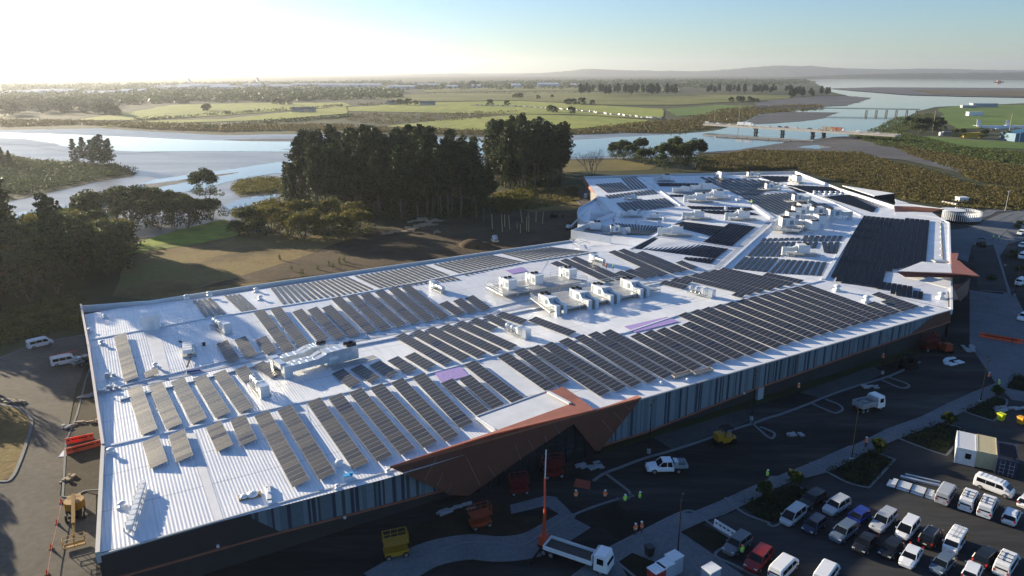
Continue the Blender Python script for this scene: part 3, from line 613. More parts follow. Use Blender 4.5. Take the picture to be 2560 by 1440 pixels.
G_DRY=gmat('dry_grass',(.11,.075,.025),(.24,.165,.055),(.20,.19,.045),scale=.04,bump=.1,bs=1)
G_GRASS=gmat('green_grass',(.16,.24,.02),(.27,.36,.03),(.15,.16,.04),scale=.06)
G_ASPH=gmat('asphalt',(.030,.031,.033),(.058,.058,.058),scale=.08,pos=(.42,.5,.6),stretch=(.16,1),rot=R(31),rough=.9,bump=.01,bs=8)
G_ROAD=gmat('dusty_asphalt',(.105,.095,.078),(.15,.135,.11),(.12,.11,.095),scale=.06,rough=.9)
G_GRAV=gmat('graded_gravel',(.014,.014,.014),(.032,.031,.028),(.075,.072,.066),scale=.10,rough=.95,bump=.03,bs=3,pos=(.40,.52,.66),stretch=(.16,1),rot=R(31))
G_CONC=gmat('path_concrete',(.13,.145,.155),(.19,.20,.21),scale=.15,rough=.85)
G_PAVE=gmat('paving',(.05,.062,.06),(.08,.09,.086),scale=.1,rough=.85)
G_MUD=gmat('wet_mud',(.15,.145,.135),(.27,.26,.245),(.36,.35,.33),scale=.035,stretch=(.25,1),rough=.34,spec=.6,bump=.10,bs=.5)
G_BANK=gmat('tidal_mud',(.08,.066,.048),(.13,.11,.08),(.16,.145,.12),scale=.02,stretch=(.5,1),rough=.6,spec=.4,bump=.1,bs=.3)
def water_mat():
    m=D.materials.new('water'); m.use_nodes=True; nt=m.node_tree; b=nt.nodes['Principled BSDF']
    b.inputs['Base Color'].default_value=(.035,.05,.055,1); b.inputs['Roughness'].default_value=.06; b.inputs['IOR'].default_value=1.33; b.inputs['Specular IOR Level'].default_value=.9
    tc=nt.nodes.new('ShaderNodeTexCoord'); n=nt.nodes.new('ShaderNodeTexNoise'); n.inputs['Scale'].default_value=.25; n.inputs['Detail'].default_value=3
    nt.links.new(tc.outputs['Object'],n.inputs['Vector']); bp=nt.nodes.new('ShaderNodeBump'); bp.inputs['Distance'].default_value=.012; nt.links.new(n.outputs['Fac'],bp.inputs['Height']); nt.links.new(bp.outputs[0],b.inputs['Normal'])
    return m
WATER=water_mat()
def rough_edge(pts,z,amp=.02,sub=8,seed=1):
    r=random.Random(seed); out=[]; n=len(pts)
    for i in range(n):
        a=P(*pts[i],z); b=P(*pts[(i+1)%n],z); L=(b-a).length; k=max(1,min(sub,int(L/4)))
        nn=Vector((-(b-a).y,(b-a).x,0)).normalized() if L>0 else Vector((0,0,0))
        for j in range(k):
            p=a.lerp(b,j/k)
            if j: p=p+nn*r.uniform(-1,1)*min(L/k*.45,L*amp)
            out.append(p)
    return out
def sheet(name,pts,z,m,amp=.02,sub=8,seed=1,f=None):
    if f: pts=[f(*p) for p in pts]
    mb=MB(); mb.sheet(rough_edge(pts,z,amp,sub,seed)); return struct(mb.obj(name,m,None,fix=False))
g=MB(); g.add([(-30000,-300,0),(30000,-300,0),(30000,45000,0),(-30000,45000,0)],[(0,1,2,3)]); struct(g.obj('ground',G_LAND,None,fix=False))
# mud and river
sheet('mud_flat',[(-150,326),(0,325),(200,322),(250,321),(400,330),(560,338),(820,334),(1000,340),(1200,343),(1430,338),(1560,333),(1700,336),(1740,392),(1420,398),(1240,420),(1100,445),(700,490),(690,520),(560,575),(300,600),(0,640),(-150,640)],.10,G_MUD,seed=2)
sheet('river',[(-150,331),(0,331),(120,334),(174,336),(330,342),(486,350),(700,354),(833,353),(1000,351),(1200,352),(1300,352),(1300,386),(1150,384),(1000,382),(712,379),(500,378),(288,379),(250,374),(170,367),(60,347),(-150,342)],.2,WATER,seed=3,amp=.01)
sheet('river_channel',[(345,483),(330,470),(390,448),(470,437),(555,426),(695,405),(900,392),(1090,385),(1090,400),(900,425),(760,440),(690,433),(573,454),(500,474),(434,484)],.2,WATER,seed=4,amp=.015)
sheet('tidal_creek',[(-150,545),(0,541),(100,522),(208,508),(300,492),(380,486),(330,520),(250,545),(200,570),(70,572),(-150,568)],.2,WATER,seed=5,amp=.02)
sheet('tidal_creek',[(560,515),(600,498),(690,482),(690,498),(620,516),(575,525)],.2,WATER,seed=6)
sheet('bank',[(575,470),(600,452),(660,445),(760,450),(760,500),(690,484),(600,492)],.28,G_LAND,seed=77)
for i,pp in enumerate([[(350,462),(440,452),(540,436),(600,430),(520,446),(440,460),(380,470)],[(60,360),(160,366),(300,377),(420,380),(280,384),(140,376)],[(120,548),(220,528),(330,512),(300,524),(210,543),(140,556)],[(700,372),(860,370),(980,374),(860,378),(740,378)],[(560,349),(700,346),(820,349),(720,352),(600,352)],[(0,352),(90,352),(150,360),(60,362),(0,360)]]):
    sheet('mud_bank',pp,.24+i*.004,G_BANK if i%2==0 else G_MUD,seed=120+i,amp=.03)
# left spit with scrub
sheet('spit',[(-150,372),(0,376),(80,398),(190,405),(290,410),(345,432),(330,441),(250,452),(130,480),(0,508),(-150,520)],.26,G_LAND,seed=7)
# right river and bay
sheet('river',[(1412,352),(1545,343),(1640,338),(1700,334),(1760,330),(1800,324),(1865,303),(1885,288),(1925,276),(2050,266),(2120,262),(2180,245),(2120,240),(2075,228),(2066,222),(2020,198),(2186,196),(2600,200),(2760,200),(2760,258),(2560,258),(2342,267),(2292,278),(2262,300),(2221,322),(2117,343),(2040,352),(1985,352),(1900,368),(1840,375),(1740,382),(1600,385),(1480,393),(1412,393)],.2,WATER,seed=8,amp=.008,sub=5)
sheet('mud_flat',[(1884,257),(1960,246),(2060,240),(2140,241),(2174,247),(2150,254),(2117,264),(2000,268),(1895,267)],.5,G_BANK,seed=9)
sheet('sand_bar',[(2072,221),(2200,218),(2560,220),(2760,221),(2760,245),(2560,243),(2400,240),(2273,237),(2169,229)],1.2,G_BANK,seed=10,amp=.01)
sheet('salt_marsh',[(2275,225),(2560,227),(2700,229),(2700,240),(2560,241),(2340,235)],1.8,gmat('marsh',(.10,.08,.04),(.16,.12,.06),scale=.01),seed=31,amp=.01)
sheet('mud_flat',[(1868,303),(1900,286),(1950,280),(2100,281),(2060,295),(2030,300),(1940,308),(1890,310)],.35,G_BANK,seed=11)
sheet('mud_bank',[(1740,384),(1850,374),(1990,352),(2110,340),(2200,345),(2240,370),(2330,385),(2440,400),(2480,430),(2400,432),(2330,415),(2260,400),(2180,392),(2100,382),(1960,376),(1850,380)],.34,G_BANK,seed=12)
sheet('tidal_pool',[(2326,395),(2345,398),(2395,412),(2436,428),(2400,427),(2370,418),(2332,408)],.45,WATER,seed=13)
sheet('tidal_pool',[(1990,368),(2040,362),(2090,368),(2040,372)],.45,WATER,seed=14)
# fields (pale greens)
for i,(pp,m,zz0) in enumerate([
 ([(190,300),(330,280),(430,262),(600,258),(860,256),(880,264),(560,288),(330,300)],G_FIELD,.6),
 ([(245,317),(320,303),(560,297),(720,280),(865,265),(870,283),(700,298),(480,306),(320,315)],G_FIELD,.6),
 ([(870,268),(1050,256),(1300,252),(1660,272),(1650,298),(1430,285),(1200,284),(870,277)],G_FIELD,.5),
 ([(960,316),(1100,300),(1300,286),(1480,290),(1620,300),(1600,314),(1420,322),(1300,326),(1150,325)],G_FIELD,.4),
 ([(860,244),(1100,232),(1420,228),(1700,236),(1880,237),(1985,238),(1960,248),(1700,262),(1500,262),(1300,250),(1050,254)],G_FIELD2,.8),
 ([(1660,272),(1800,262),(1890,266),(1780,286),(1690,290)],G_LAWN,.6),
 ([(2342,272),(2400,264),(2560,262),(2760,262),(2760,330),(2560,318),(2400,322),(2345,300),(2360,286)],G_LAWN,.5),
 ([(2240,345),(2330,340),(2560,352),(2760,358),(2760,380),(2560,372),(2400,368),(2300,356)],G_LAWN,.3),
 ([(1060,222),(1400,216),(1700,222),(1700,228),(1400,226),(1060,230)],G_FIELD2,1.2),
 ([(300,241),(700,236),(860,240),(860,244),(500,249),(300,250)],G_FIELD2,1.2)]):
    sheet('field',pp,zz0,m,seed=20+i,amp=.012)
# near the building: bare soil, dry grass, green grass
sheet('dry_grass_clearing',[(330,640),(420,585),(560,575),(760,590),(960,580),(1200,545),(1230,560),(1200,610),(1100,640),(640,710),(380,750),(280,740),(300,690)],.05,G_DRY,f=None,seed=41)
sheet('bare_soil_yard',[(860,600),(1000,560),(1230,530),(1450,530),(1520,590),(1430,605),(640,705),(500,720),(760,640)],.09,G_SOIL,seed=42)
sheet('grass_patch',[(290,640),(330,612),(440,575),(560,548),(600,560),(590,590),(480,612),(380,625)],.13,G_GRASS,seed=43,amp=.05)
sheet('dry_grass_bank',[(1230,480),(1340,470),(1450,462),(1480,500),(1445,525),(1330,530),(1240,515)],.09,G_DRY,seed=44)
sheet('dry_grass_bank',[(1410,400),(1550,398),(1640,415),(1620,425),(1450,428),(1410,440)],.09,gmat('golden_grass',(.12,.10,.03),(.22,.18,.05),scale=.03),seed=45)
# left road
sheet('road',[(-500,1500),(-500,960),(-60,905),(0,893),(70,865),(150,845),(212,840),(222,930),(192,960),(165,1100),(150,1240),(215,1228),(240,1228),(240,1560),(-200,1700)],.06,G_ROAD,seed=46,amp=0)
sheet('side_strip',[(215,905),(240,960),(262,1110),(258,1240),(215,1230),(157,1243),(170,1110),(197,960)],.12,gmat('strip_soil',(.06,.05,.035),(.10,.08,.055),scale=.3),seed=47,amp=0)
sheet('grass_verge',[(-400,1200),(-400,1000),(0,1012),(48,1022),(75,1045),(78,1070),(50,1150),(30,1195),(0,1202)],.12,G_DRY,seed=48,amp=0)
# front apron
sheet('building_site',[(200,1600),(150,1450),(240,1370),(980,1240),(1500,1135),(2300,885),(2400,700),(2375,560),(2420,520),(2760,520),(3000,900),(3100,1700),(900,1800)],.05,G_GRAV,seed=49,amp=0)
sheet('car_park',[(1700,1440),(1640,1360),(1760,1310),(1920,1245),(2180,1135),(2365,1060),(2520,975),(2700,900),(3000,950),(3100,1800),(1800,1800)],.09,G_ASPH,seed=50,amp=0)
# ================================================================ VEGETATION
def leafmat(name,c1,c2,tr=.3):
    m=D.materials.new(name); m.use_nodes=True; nt=m.node_tree; b=nt.nodes['Principled BSDF']; out=nt.nodes['Material Output']
    tc=nt.nodes.new('ShaderNodeTexCoord'); n=nt.nodes.new('ShaderNodeTexNoise'); n.inputs['Scale'].default_value=.45; n.inputs['Detail'].default_value=5
    nt.links.new(tc.outputs['Object'],n.inputs['Vector']); cr=nt.nodes.new('ShaderNodeValToRGB')
    cr.color_ramp.elements[0].position=.35; cr.color_ramp.elements[0].color=(*c1,1); cr.color_ramp.elements[1].position=.65; cr.color_ramp.elements[1].color=(*c2,1)
    nt.links.new(n.outputs['Fac'],cr.inputs[0]); nt.links.new(cr.outputs[0],b.inputs['Base Color']); b.inputs['Roughness'].default_value=.65; b.inputs['Specular IOR Level'].default_value=.25
    t=nt.nodes.new('ShaderNodeBsdfTranslucent'); nt.links.new(cr.outputs[0],t.inputs[0]); mx=nt.nodes.new('ShaderNodeMixShader'); mx.inputs[0].default_value=tr
    nt.links.new(b.outputs[0],mx.inputs[1]); nt.links.new(t.outputs[0],mx.inputs[2]); nt.links.new(mx.outputs[0],out.inputs[0]); return m
L_PINE=leafmat('pine_needles',(.012,.028,.008),(.038,.062,.014),.25)
L_DARK=leafmat('dark_foliage',(.020,.038,.009),(.065,.092,.018))
L_OLIVE=leafmat('olive_foliage',(.065,.068,.012),(.17,.15,.026),.38)
L_MANG=leafmat('mangrove_foliage',(.060,.050,.014),(.165,.135,.038),.3)
L_GREEN=leafmat('green_foliage',(.04,.06,.014),(.11,.14,.03),.3)
L_FLAX=leafmat('flax_foliage',(.11,.10,.03),(.22,.19,.07),.3)
BARK=mat('bark',(.15,.12,.09),.9,noise=.4,nscale=2)
BARKP=mat('pale_bark',(.24,.20,.17),.9,noise=.3,nscale=2)
def leaf_mesh(name,centers,radii,per,size,m,seed=0,flat=1.0,up=0.0):
    g=np.random.default_rng(seed); C=np.repeat(np.array(centers,float),per,0); Rr=np.repeat(np.array(radii,float),per,0)
    if Rr.ndim==1: Rr=np.stack([Rr,Rr,Rr*flat],1)
    d=g.normal(size=C.shape); d/=np.linalg.norm(d,axis=1)[:,None]; rr=g.uniform(.35,1,size=len(C))**.5
    c=C+d*Rr*rr[:,None]; n=len(c)
    a=g.normal(size=(n,3)); a[:,2]*=.5; a/=np.linalg.norm(a,axis=1)[:,None]
    b=g.normal(size=(n,3)); b[:,2]+=up; b-=a*np.sum(a*b,1)[:,None]; b/=np.linalg.norm(b,axis=1)[:,None]
    s=(g.uniform(.6,1.3,size=n)*size)[:,None]
    V=np.empty((n,4,3)); V[:,0]=c-a*s*.5; V[:,1]=c+b*s*.35; V[:,2]=c+a*s*.5; V[:,3]=c-b*s*.35
    me=D.meshes.new(name); me.vertices.add(n*4); me.vertices.foreach_set('co',V.reshape(-1)); me.loops.add(n*4); me.loops.foreach_set('vertex_index',np.arange(n*4,dtype=np.int32))
    me.polygons.add(n); me.polygons.foreach_set('loop_start',np.arange(0,n*4,4,dtype=np.int32)); me.polygons.foreach_set('loop_total',np.full(n,4,dtype=np.int32))
    me.materials.append(m); me.update(calc_edges=True); return me
def pine(seed,h=26,crown=.5,w=4.2,lm=None,dens=1.0,sz=.95):
    r=random.Random(seed); tr=MB(); cen=[];rad=[]
    bend=Vector((r.uniform(-1,1),r.uniform(-1,1),0)); pt=lambda t:Vector((bend.x*t*t,bend.y*t*t,h*t))
    for k in range(6): tr.cyl(pt(k/6),pt((k+1)/6),.40*(1-k/7),.40*(1-(k+1)/7),7)
    n=int(46*dens)
    for i in range(n):
        t=1-crown*(i/n)**.9; a=i*2.4+r.uniform(-.5,.5); wd=w*(.25+.75*min(1,(1-t)/crown*1.7))*r.uniform(.55,1.1)
        if t<1-crown*.85: wd*=.7
        p=pt(t); e=p+Vector((math.cos(a)*wd,math.sin(a)*wd,r.uniform(.2,1.3)))
        tr.bar(p,e,.09)
        for q in (.55,.95): 
            c=p.lerp(e,q); cen.append(c+Vector((0,0,.3))); rad.append((1.45*r.uniform(.8,1.3),1.45*r.uniform(.8,1.3),.95))
    cen.append(pt(1)+Vector((0,0,.2))); rad.append((.9,.9,1.3))
    for i in range(7):  # dead snags low down
        t=r.uniform(.18,1-crown); a=r.uniform(0,6.3); p=pt(t); tr.bar(p,p+Vector((math.cos(a)*1.6,math.sin(a)*1.6,r.uniform(-.2,.6))),.07)
    return [('crown',leaf_mesh('crown',cen,rad,34,sz,lm or L_PINE,seed,up=1)),('trunk',tr.mesh('trunk',BARK))]
def conifer(seed,h=22,w=4.5,lm=None):
    r=random.Random(seed); tr=MB(); tr.cyl((0,0,0),(0,0,h*.95),.4,.06,7); cen=[];rad=[]
    for i in range(60):
        t=.12+.86*i/60; a=i*2.4; wd=w*(1-t)**.8*r.uniform(.5,1.05)+.3
        for q in (.4,.85):
            cen.append((math.cos(a)*wd*q,math.sin(a)*wd*q,h*t-.25*wd*q)); rad.append((1.0,1.0,.5))
        tr.bar((0,0,h*t),(math.cos(a)*wd*.8,math.sin(a)*wd*.8,h*t-.2*wd),.08)
    return [('crown',leaf_mesh('crown',cen,rad,24,.9,lm or L_PINE,seed,up=1)),('trunk',tr.mesh('trunk',BARK))]
def broad(seed,h=11,w=6,lm=None,bare=.25,dens=1.0,sz=.6,bark=None):
    r=random.Random(seed); tr=MB(); cen=[];rad=[]
    def br(p,d,L,th,lv):
        e=p+d*L; tr.cyl(p,e,th,th*.65,6,cap=False)
        if lv==0: 
            cen.append(e); k=r.uniform(.8,1.25); rad.append((1.5*k*w/6,1.5*k*w/6,1.05*k*w/6)); return
        for i in range(3 if lv>1 else 2+(r.random()<.5)):
            nd=(d+Vector((r.uniform(-1,1)*.85,r.uniform(-1,1)*.85,r.uniform(-.25,.45)))).normalized()
            br(e,nd,L*r.uniform(.62,.85),th*.6,lv-1)
    for i in range(3): 
        a=i*2.1+r.uniform(-.4,.4); br(Vector((math.cos(a)*.3,math.sin(a)*.3,0)),Vector((math.cos(a)*.45,math.sin(a)*.45,1)).normalized(),h*.3,.24,3)
    mx=max(c.z for c in cen); sc=(h-1)/mx
    cx=max(math.hypot(c.x,c.y) for c in cen); sx=(w*.85)/cx
    cen=[(c.x*sx,c.y*sx,c.z*sc) for c in cen]; tr.v=[(v[0]*sx,v[1]*sx,v[2]*sc) for v in tr.v]
    for i in range(int(len(cen)*bare*.7)):
        a=r.uniform(0,6.3); q=r.uniform(.3,.95)*w; cen.append((math.cos(a)*q,math.sin(a)*q,h*r.uniform(.18,.5))); rad.append((1.7*w/6,1.7*w/6,1.2*w/6))
    return [('crown',leaf_mesh('crown',cen,rad,int(42*dens),sz,lm or L_DARK,seed)),('trunk',tr.mesh('trunk',bark or BARK))]
def baretree(seed,h=14,w=6):
    r=random.Random(seed); tr=MB()
    def br(p,d,L,th,lv):
        e=p+d*L; tr.cyl(p,e,th,th*.6,5 if lv>2 else 3,cap=False)
        if lv==0: return
        for i in range(3): br(e,(d+Vector((r.uniform(-1,1)*.6,r.uniform(-1,1)*.6,r.uniform(-.1,.5)))).normalized(),L*r.uniform(.6,.85),th*.58,lv-1)
    for i in range(4):
        a=i*1.6; br(Vector((0,0,0)),Vector((math.cos(a)*.5,math.sin(a)*.5,1)).normalized(),h*.26,.22,5)
    mz=max(v[2] for v in tr.v); k=h/mz; tr.v=[(v[0]*k,v[1]*k,v[2]*k) for v in tr.v]
    return [('branches',tr.mesh('branches',BARKP,fix=False))]
def bush(seed,r0=2.0,lm=None,n=7,per=40,sz=.5,h=1.6):
    r=random.Random(seed); cen=[(r.uniform(-1,1)*r0*.7,r.uniform(-1,1)*r0*.7,r.uniform(.4,1)*h*.7) for _ in range(n)]
    return [('foliage',leaf_mesh('foliage',cen,[(r0*.5,r0*.5,h*.5)]*n,per,sz,lm or L_DARK,seed))]
V_PINE=[pine(s,h=h,crown=c,w=w) for s,h,c,w in ((1,25,.66,4.6),(2,27,.58,5.1),(3,24,.72,4.5),(4,28,.56,5.0),(5,25,.78,5.1),(6,26,.9,5.2))]
V_CON=[conifer(s,h=h,w=5) for s,h in ((11,24),(12,20))]
V_FARP=[pine(s,h=17,crown=.75,w=4.6,dens=.55,sz=1.5) for s in (21,22,23)]
V_BR=[broad(s,h=h,w=w,sz=.7,dens=1.5) for s,h,w in ((31,11,6.5),(32,13,7),(33,10,6.5),(34,14,6.5))]
V_OL=[broad(s,h=h,w=w,lm=L_OLIVE,dens=1.2,sz=.65) for s,h,w in ((41,12,7),(42,10,6.5),(43,11,7.5))]
V_FAR=[broad(s,h=10,w=6,dens=.4,sz=1.5,lm=l) for s,l in ((51,L_DARK),(52,L_GREEN),(53,L_DARK))]
V_BUSH=[bush(s,lm=l) for s,l in ((61,L_DARK),(62,L_GREEN),(63,L_MANG),(64,L_OLIVE))]
tr_=random.Random(99)
def plant(parts,x,y,name,label,cat,group=None,s=1.0,z=0.0,dx=0):
    p=P(x,y,z); p.z=0
    t=inst(parts,name,label,cat,(p.x+dx,p.y,0),tr_.uniform(0,6.28),group,s); return t
def grove(pts,vars_,name,desc,cat,group,s=(.9,1.1)):
    """pts in pixels; label counts from the left within a row"""
    pts=sorted(pts)
    for i,(x,y) in enumerate(pts):
        plant(tr_.choice(vars_),x,y,name,f'{ordn(i)} {desc}',cat,group,tr_.uniform(*s))
def scatter_px(poly,n,seed,mind=0):
    r=random.Random(seed); xs=[p[0] for p in poly]; ys=[p[1] for p in poly]; out=[]
    W=[P(x,y) for x,y in poly]; lo=(min(p.x for p in W),min(p.y for p in W)); hi=(max(p.x for p in W),max(p.y for p in W))
    def inside(x,y):
        c=False; j=len(W)-1
        for i in range(len(W)):
            if (W[i].y>y)!=(W[j].y>y) and x<(W[j].x-W[i].x)*(y-W[i].y)/(W[j].y-W[i].y)+W[i].x: c=not c
            j=i
        return c
    t=0
    while len(out)<n and t<n*200:
        t+=1; x=r.uniform(lo[0],hi[0]); y=r.uniform(lo[1],hi[1])
        if inside(x,y) and all((x-a)**2+(y-b)**2>mind*mind for a,b in out): out.append((x,y))
    return out
def grove_w(poly,n,seed,vars_,name,desc,cat,group,s=(.9,1.1),mind=3):
    pts=sorted(scatter_px(poly,n,seed,mind),key=lambda p:p[0]/max(1,p[1]))
    for i,(x,y) in enumerate(pts):
        inst(tr_.choice(vars_),name,f'{ordn(i)} {desc}',cat,(x,y,0),tr_.uniform(0,6.28),group,tr_.uniform(*s))
# tall pine grove behind the building
grove_w([(735,522),(900,548),(1060,552),(1205,545),(1190,490),(1060,478),(900,470),(770,482)],96,5,V_PINE,'pine_tree','tall pine from the left in the big dark grove behind the mall','pine tree','pines of the big grove behind the mall',(.88,1.14),3.8)
for i,(x,y,s) in enumerate([(720,505,.78),(735,520,1.0),(762,515,.9)]): plant(V_CON[i%2],x,y,'conifer',['narrow pointed conifer leaning out at the left end of the pine grove','broad dark conifer at the left foot of the pine grove','dark conifer just inside the left end of the pine grove'][i],'conifer',None,s)
grove_w([(1235,470),(1300,478),(1400,470),(1412,440),(1380,425),(1270,425),(1215,440)],60,6,V_PINE+V_PINE[5:],'pine_tree','tall pine from the left in the rounded grove left of the far roof','pine tree','pines of the rounded grove',(.95,1.2),4.6)
grove_w([(1225,485),(1230,560),(1190,550),(1185,500)],7,7,V_PINE,'pine_tree','pine from the left in the gap between the two groves','pine tree','pines in the gap between the groves',(.5,.75),4)
# island pines
for i,(x,y,s) in enumerate([(190,415,.62),(212,412,.66),(232,415,.6),(246,420,.72),(262,418,.74),(276,418,.66)]):
    plant(V_PINE[4 if i%2 else 5],x,y,'pine_tree',f'{ordn(i)} pine from the left in the small clump on the river spit','pine tree','pines on the river spit',s)
for i,(x,y,s) in enumerate([(-10,420,.75),(8,415,.6),(28,425,.5)]): plant(V_CON[i%2],x,y,'conifer',f'{ordn(i)} conifer at the left picture edge on the spit','conifer','conifers on the spit',s)
# broadleaf trees near the river
for i,(x,y,s,k) in enumerate([(520,510,1.15,'lone spreading tree with an open crown against the river channel'),]): plant(V_BR[3],x,y,'broadleaf_tree',k,'tree',None,s)
grove([(290,560),(330,570),(365,560),(400,575),(430,560),(470,570),(310,540),(385,540),(445,540),(500,560),(530,550)],V_BR,'broadleaf_tree','dark bushy tree from the left along the river bank','tree','dark trees on the river bank',(.9,1.15))
grove([(680,580),(722,590),(760,600),(800,590),(852,602),(892,590),(700,560),(760,565),(830,565),(880,570)],V_OL,'broadleaf_tree','golden olive tree from the left before the pine grove','tree','olive trees before the pine grove',(.85,1.05))
grove([(600,590),(622,580),(640,592)],V_BR,'broadleaf_tree','small round dark tree from the left beside the grass patch','tree','small round trees by the grass patch',(.62,.75))
grove_w([(-150,815),(20,765),(110,752),(195,742),(250,705),(300,670),(300,640),(240,600),(120,610),(0,640),(-140,660)],70,8,V_BR+V_BR+V_OL+V_PINE[4:5],'woodland_tree','tree from the left in the dark wood left of the mall','tree','dark wood left of the mall',(.95,1.3),3.8)
for i,(x,y) in enumerate([(-104,114),(-97,104),(-100,122),(-92,97),(-110,106)]): inst(V_BR[i%4],'broadleaf_tree',f'{ordn(i)} tree outside the left edge whose shadow darkens the lower left road','tree',(x,y,0),i,'trees beyond the road',.62)
inst(baretree(72,9,5),'bare_tree','bare tree by the road whose branch shadow falls on the asphalt','bare tree',(-103,129,0),0)
inst(baretree(71,17,7),'bare_tree','tall pale leafless tree beside the rounded pine grove','bare tree',tuple(P(1478,446)),0,None,(1.1,1.1,1))
grove([(1540,398),(1560,400),(1580,405),(1612,412),(1600,395),(1545,385)],V_BR,'broadleaf_tree','dark tree from the left behind the far left roof corner','tree','dark trees behind the far roof',(.9,1.25))
grove([(1660,425),(1700,430),(1735,425),(1690,408)],V_BR,'broadleaf_tree','broad dark tree from the left behind the far roof edge','tree','broad trees behind the far roof edge',(1.1,1.35))
# tree belts over the river
FT='tree'
grove_w([(1450,240),(1700,240),(1700,232),(1460,231)],34,9,V_FARP,'pine_tree','distant pine from the left in the long belt across the river','pine tree','far pine belt',(1.1,1.6),8)
grove_w([(1730,237),(1990,235),(1980,228),(1730,229)],26,10,V_FARP,'pine_tree','distant pine from the left in the belt near the bay','pine tree','far pine belt near the bay',(.9,1.35),8)
grove_w([(1965,248),(2065,246),(2072,238),(1970,236)],18,11,V_FARP,'pine_tree','distant pine from the left on the point by the bay','pine tree','pines on the bay point',(.9,1.3),7)
grove_w([(1825,257),(1900,258),(1895,250),(1830,249)],10,12,V_FAR,'broadleaf_tree','low dark tree from the left on the field by the mud flat','tree','low trees by the mud flat',(.8,1.1),6)
grove_w([(0,290),(310,290),(300,262),(0,262)],60,13,V_FAR,'broadleaf_tree','hazy tree from the left in the wood over the left river','tree','hazy wood over the river',(1.1,1.7),10)
grove([(512,278),(518,277),(612,254),(690,262),(705,262),(725,262),(760,254),(985,262),(1000,263),(1020,263),(1040,262),(1225,264),(1268,265),(1375,281),(1385,282),(1430,284),(1285,245),(1293,245),(1300,246),(1420,262),(1435,262),(1455,262),(1480,262),(1380,245),(1345,247)],V_FAR,'broadleaf_tree','lone tree from the left dotted over the green fields','tree','lone trees on the fields',(.8,1.3))
grove([(2270,322),(2290,330),(2310,330),(2325,326),(2340,322),(2300,335),(2345,332)],V_BR,'broadleaf_tree','dark tree from the left in the clump beside the airfield','tree','clump beside the airfield',(.9,1.2))
grove([(2387,345),(2402,347),(2458,349),(2515,352),(2552,352)],V_BR,'broadleaf_tree','roadside tree from the left in front of the blue hangar','tree','roadside trees by the hangar',(.55,.7))
# saplings behind the mall
grove([(755,690),(822,665),(795,675),(832,672),(700,650),(730,678),(850,660),(860,655),(980,640),(1035,630)],[bush(s,.7,L_GREEN,4,30,.3,2.2) for s in (81,82)],'sapling','sapling from the left in the clearing behind the mall','sapling','saplings behind the mall',(.8,1.1))
# ground cover masses
def mass(name,polys,lm,label,cat,size=2.2,sz=.9,per=10,hh=.9,seed=0):
    cen=[];rad=[]
    r=random.Random(seed)
    for pl,k in polys:
        for x,y in scatter_px(pl,k,seed+len(cen)):
            s=size*r.uniform(.6,1.4); cen.append((x,y,s*.35*hh)); rad.append((s,s,s*.55*hh))
    me=leaf_mesh(name,cen,rad,per,sz,lm,seed); o=link(name,me); tag(o,label,cat,None,'stuff'); return o
mass('mangrove_scrub',[([(1745,398),(1880,378),(2150,384),(2230,408),(2330,430),(2380,450),(2450,470),(2700,480),(2760,540),(2560,525),(2360,508),(2240,492),(2200,478),(2100,455),(1990,422),(1745,428)],9500),([(2220,360),(2360,385),(2460,405),(2560,420),(2760,440),(2760,480),(2560,470),(2440,455),(2380,420),(2280,390)],2600)],L_MANG,'dense olive mangrove scrub filling the flats beyond the mall','mangroves',1.9,.75,22,1.0,101)
mass('green_scrub',[([(2120,340),(2240,330),(2400,368),(2560,385),(2760,390),(2760,430),(2560,415),(2340,385),(2200,365)],3000),([(2185,322),(2240,295),(2330,285),(2345,300),(2290,318),(2250,335),(2120,345)],900)],L_GREEN,'brighter green scrub along the shore below the airfield','scrub',2.0,1.0,14,1.1,102)
mass('spit_scrub',[([(-140,385),(0,388),(80,405),(190,412),(290,416),(345,432),(250,448),(130,475),(0,500),(-140,515)],3800)],L_DARK,'shadowy scrub covering the spit in the left river','scrub',2.1,.9,14,1.5,103)
mass('bank_scrub',[([(0,318),(200,312),(400,325),(560,330),(820,326),(1000,333),(1200,338),(1430,332),(1430,325),(1200,328),(1000,322),(820,312),(560,315),(300,305),(0,300)],3200),([(1410,338),(1560,332),(1700,332),(1800,318),(1700,300),(1560,312),(1410,330)],1100),([(860,285),(1100,285),(1300,278),(1200,298),(960,312),(870,305)],500),([(1800,320),(1870,298),(1900,285),(2060,272),(2050,262),(1880,268),(1800,275),(1700,300)],1500)],L_MANG,'low brown green scrub along the far river bank','scrub',3.2,1.8,8,.9,104)
mass('shore_bushes',[([(580,468),(600,454),(650,447),(755,452),(755,490),(690,480),(600,488)],650),([(575,535),(690,500),(700,555),(600,548)],400),([(1225,490),(1340,475),(1320,525),(1240,535)],500),([(-150,900),(0,868),(100,838),(205,822),(200,745),(0,790),(-150,830)],450)],L_OLIVE,'rounded olive bushes between the river and the clearing','bushes',1.8,.7,22,1.2,105)
mass('undergrowth',[([(735,520),(900,548),(1060,552),(1205,545),(1190,490),(1060,478),(900,470),(770,482)],500),([(1235,470),(1300,478),(1400,470),(1412,440),(1270,425)],250)],L_DARK,'dark undergrowth on the floor of the two pine groves','undergrowth',1.9,.8,20,1.7,109)
mass('flax_planting',[([(1270,500),(1340,478),(1440,468),(1450,500),(1330,525)],900),([(2240,488),(2300,482),(2450,500),(2560,512),(2560,528),(2400,520),(2260,500)],1200)],L_FLAX,'dry golden flax planted on the banks near the mall','flax',.9,.6,16,1.0,106)
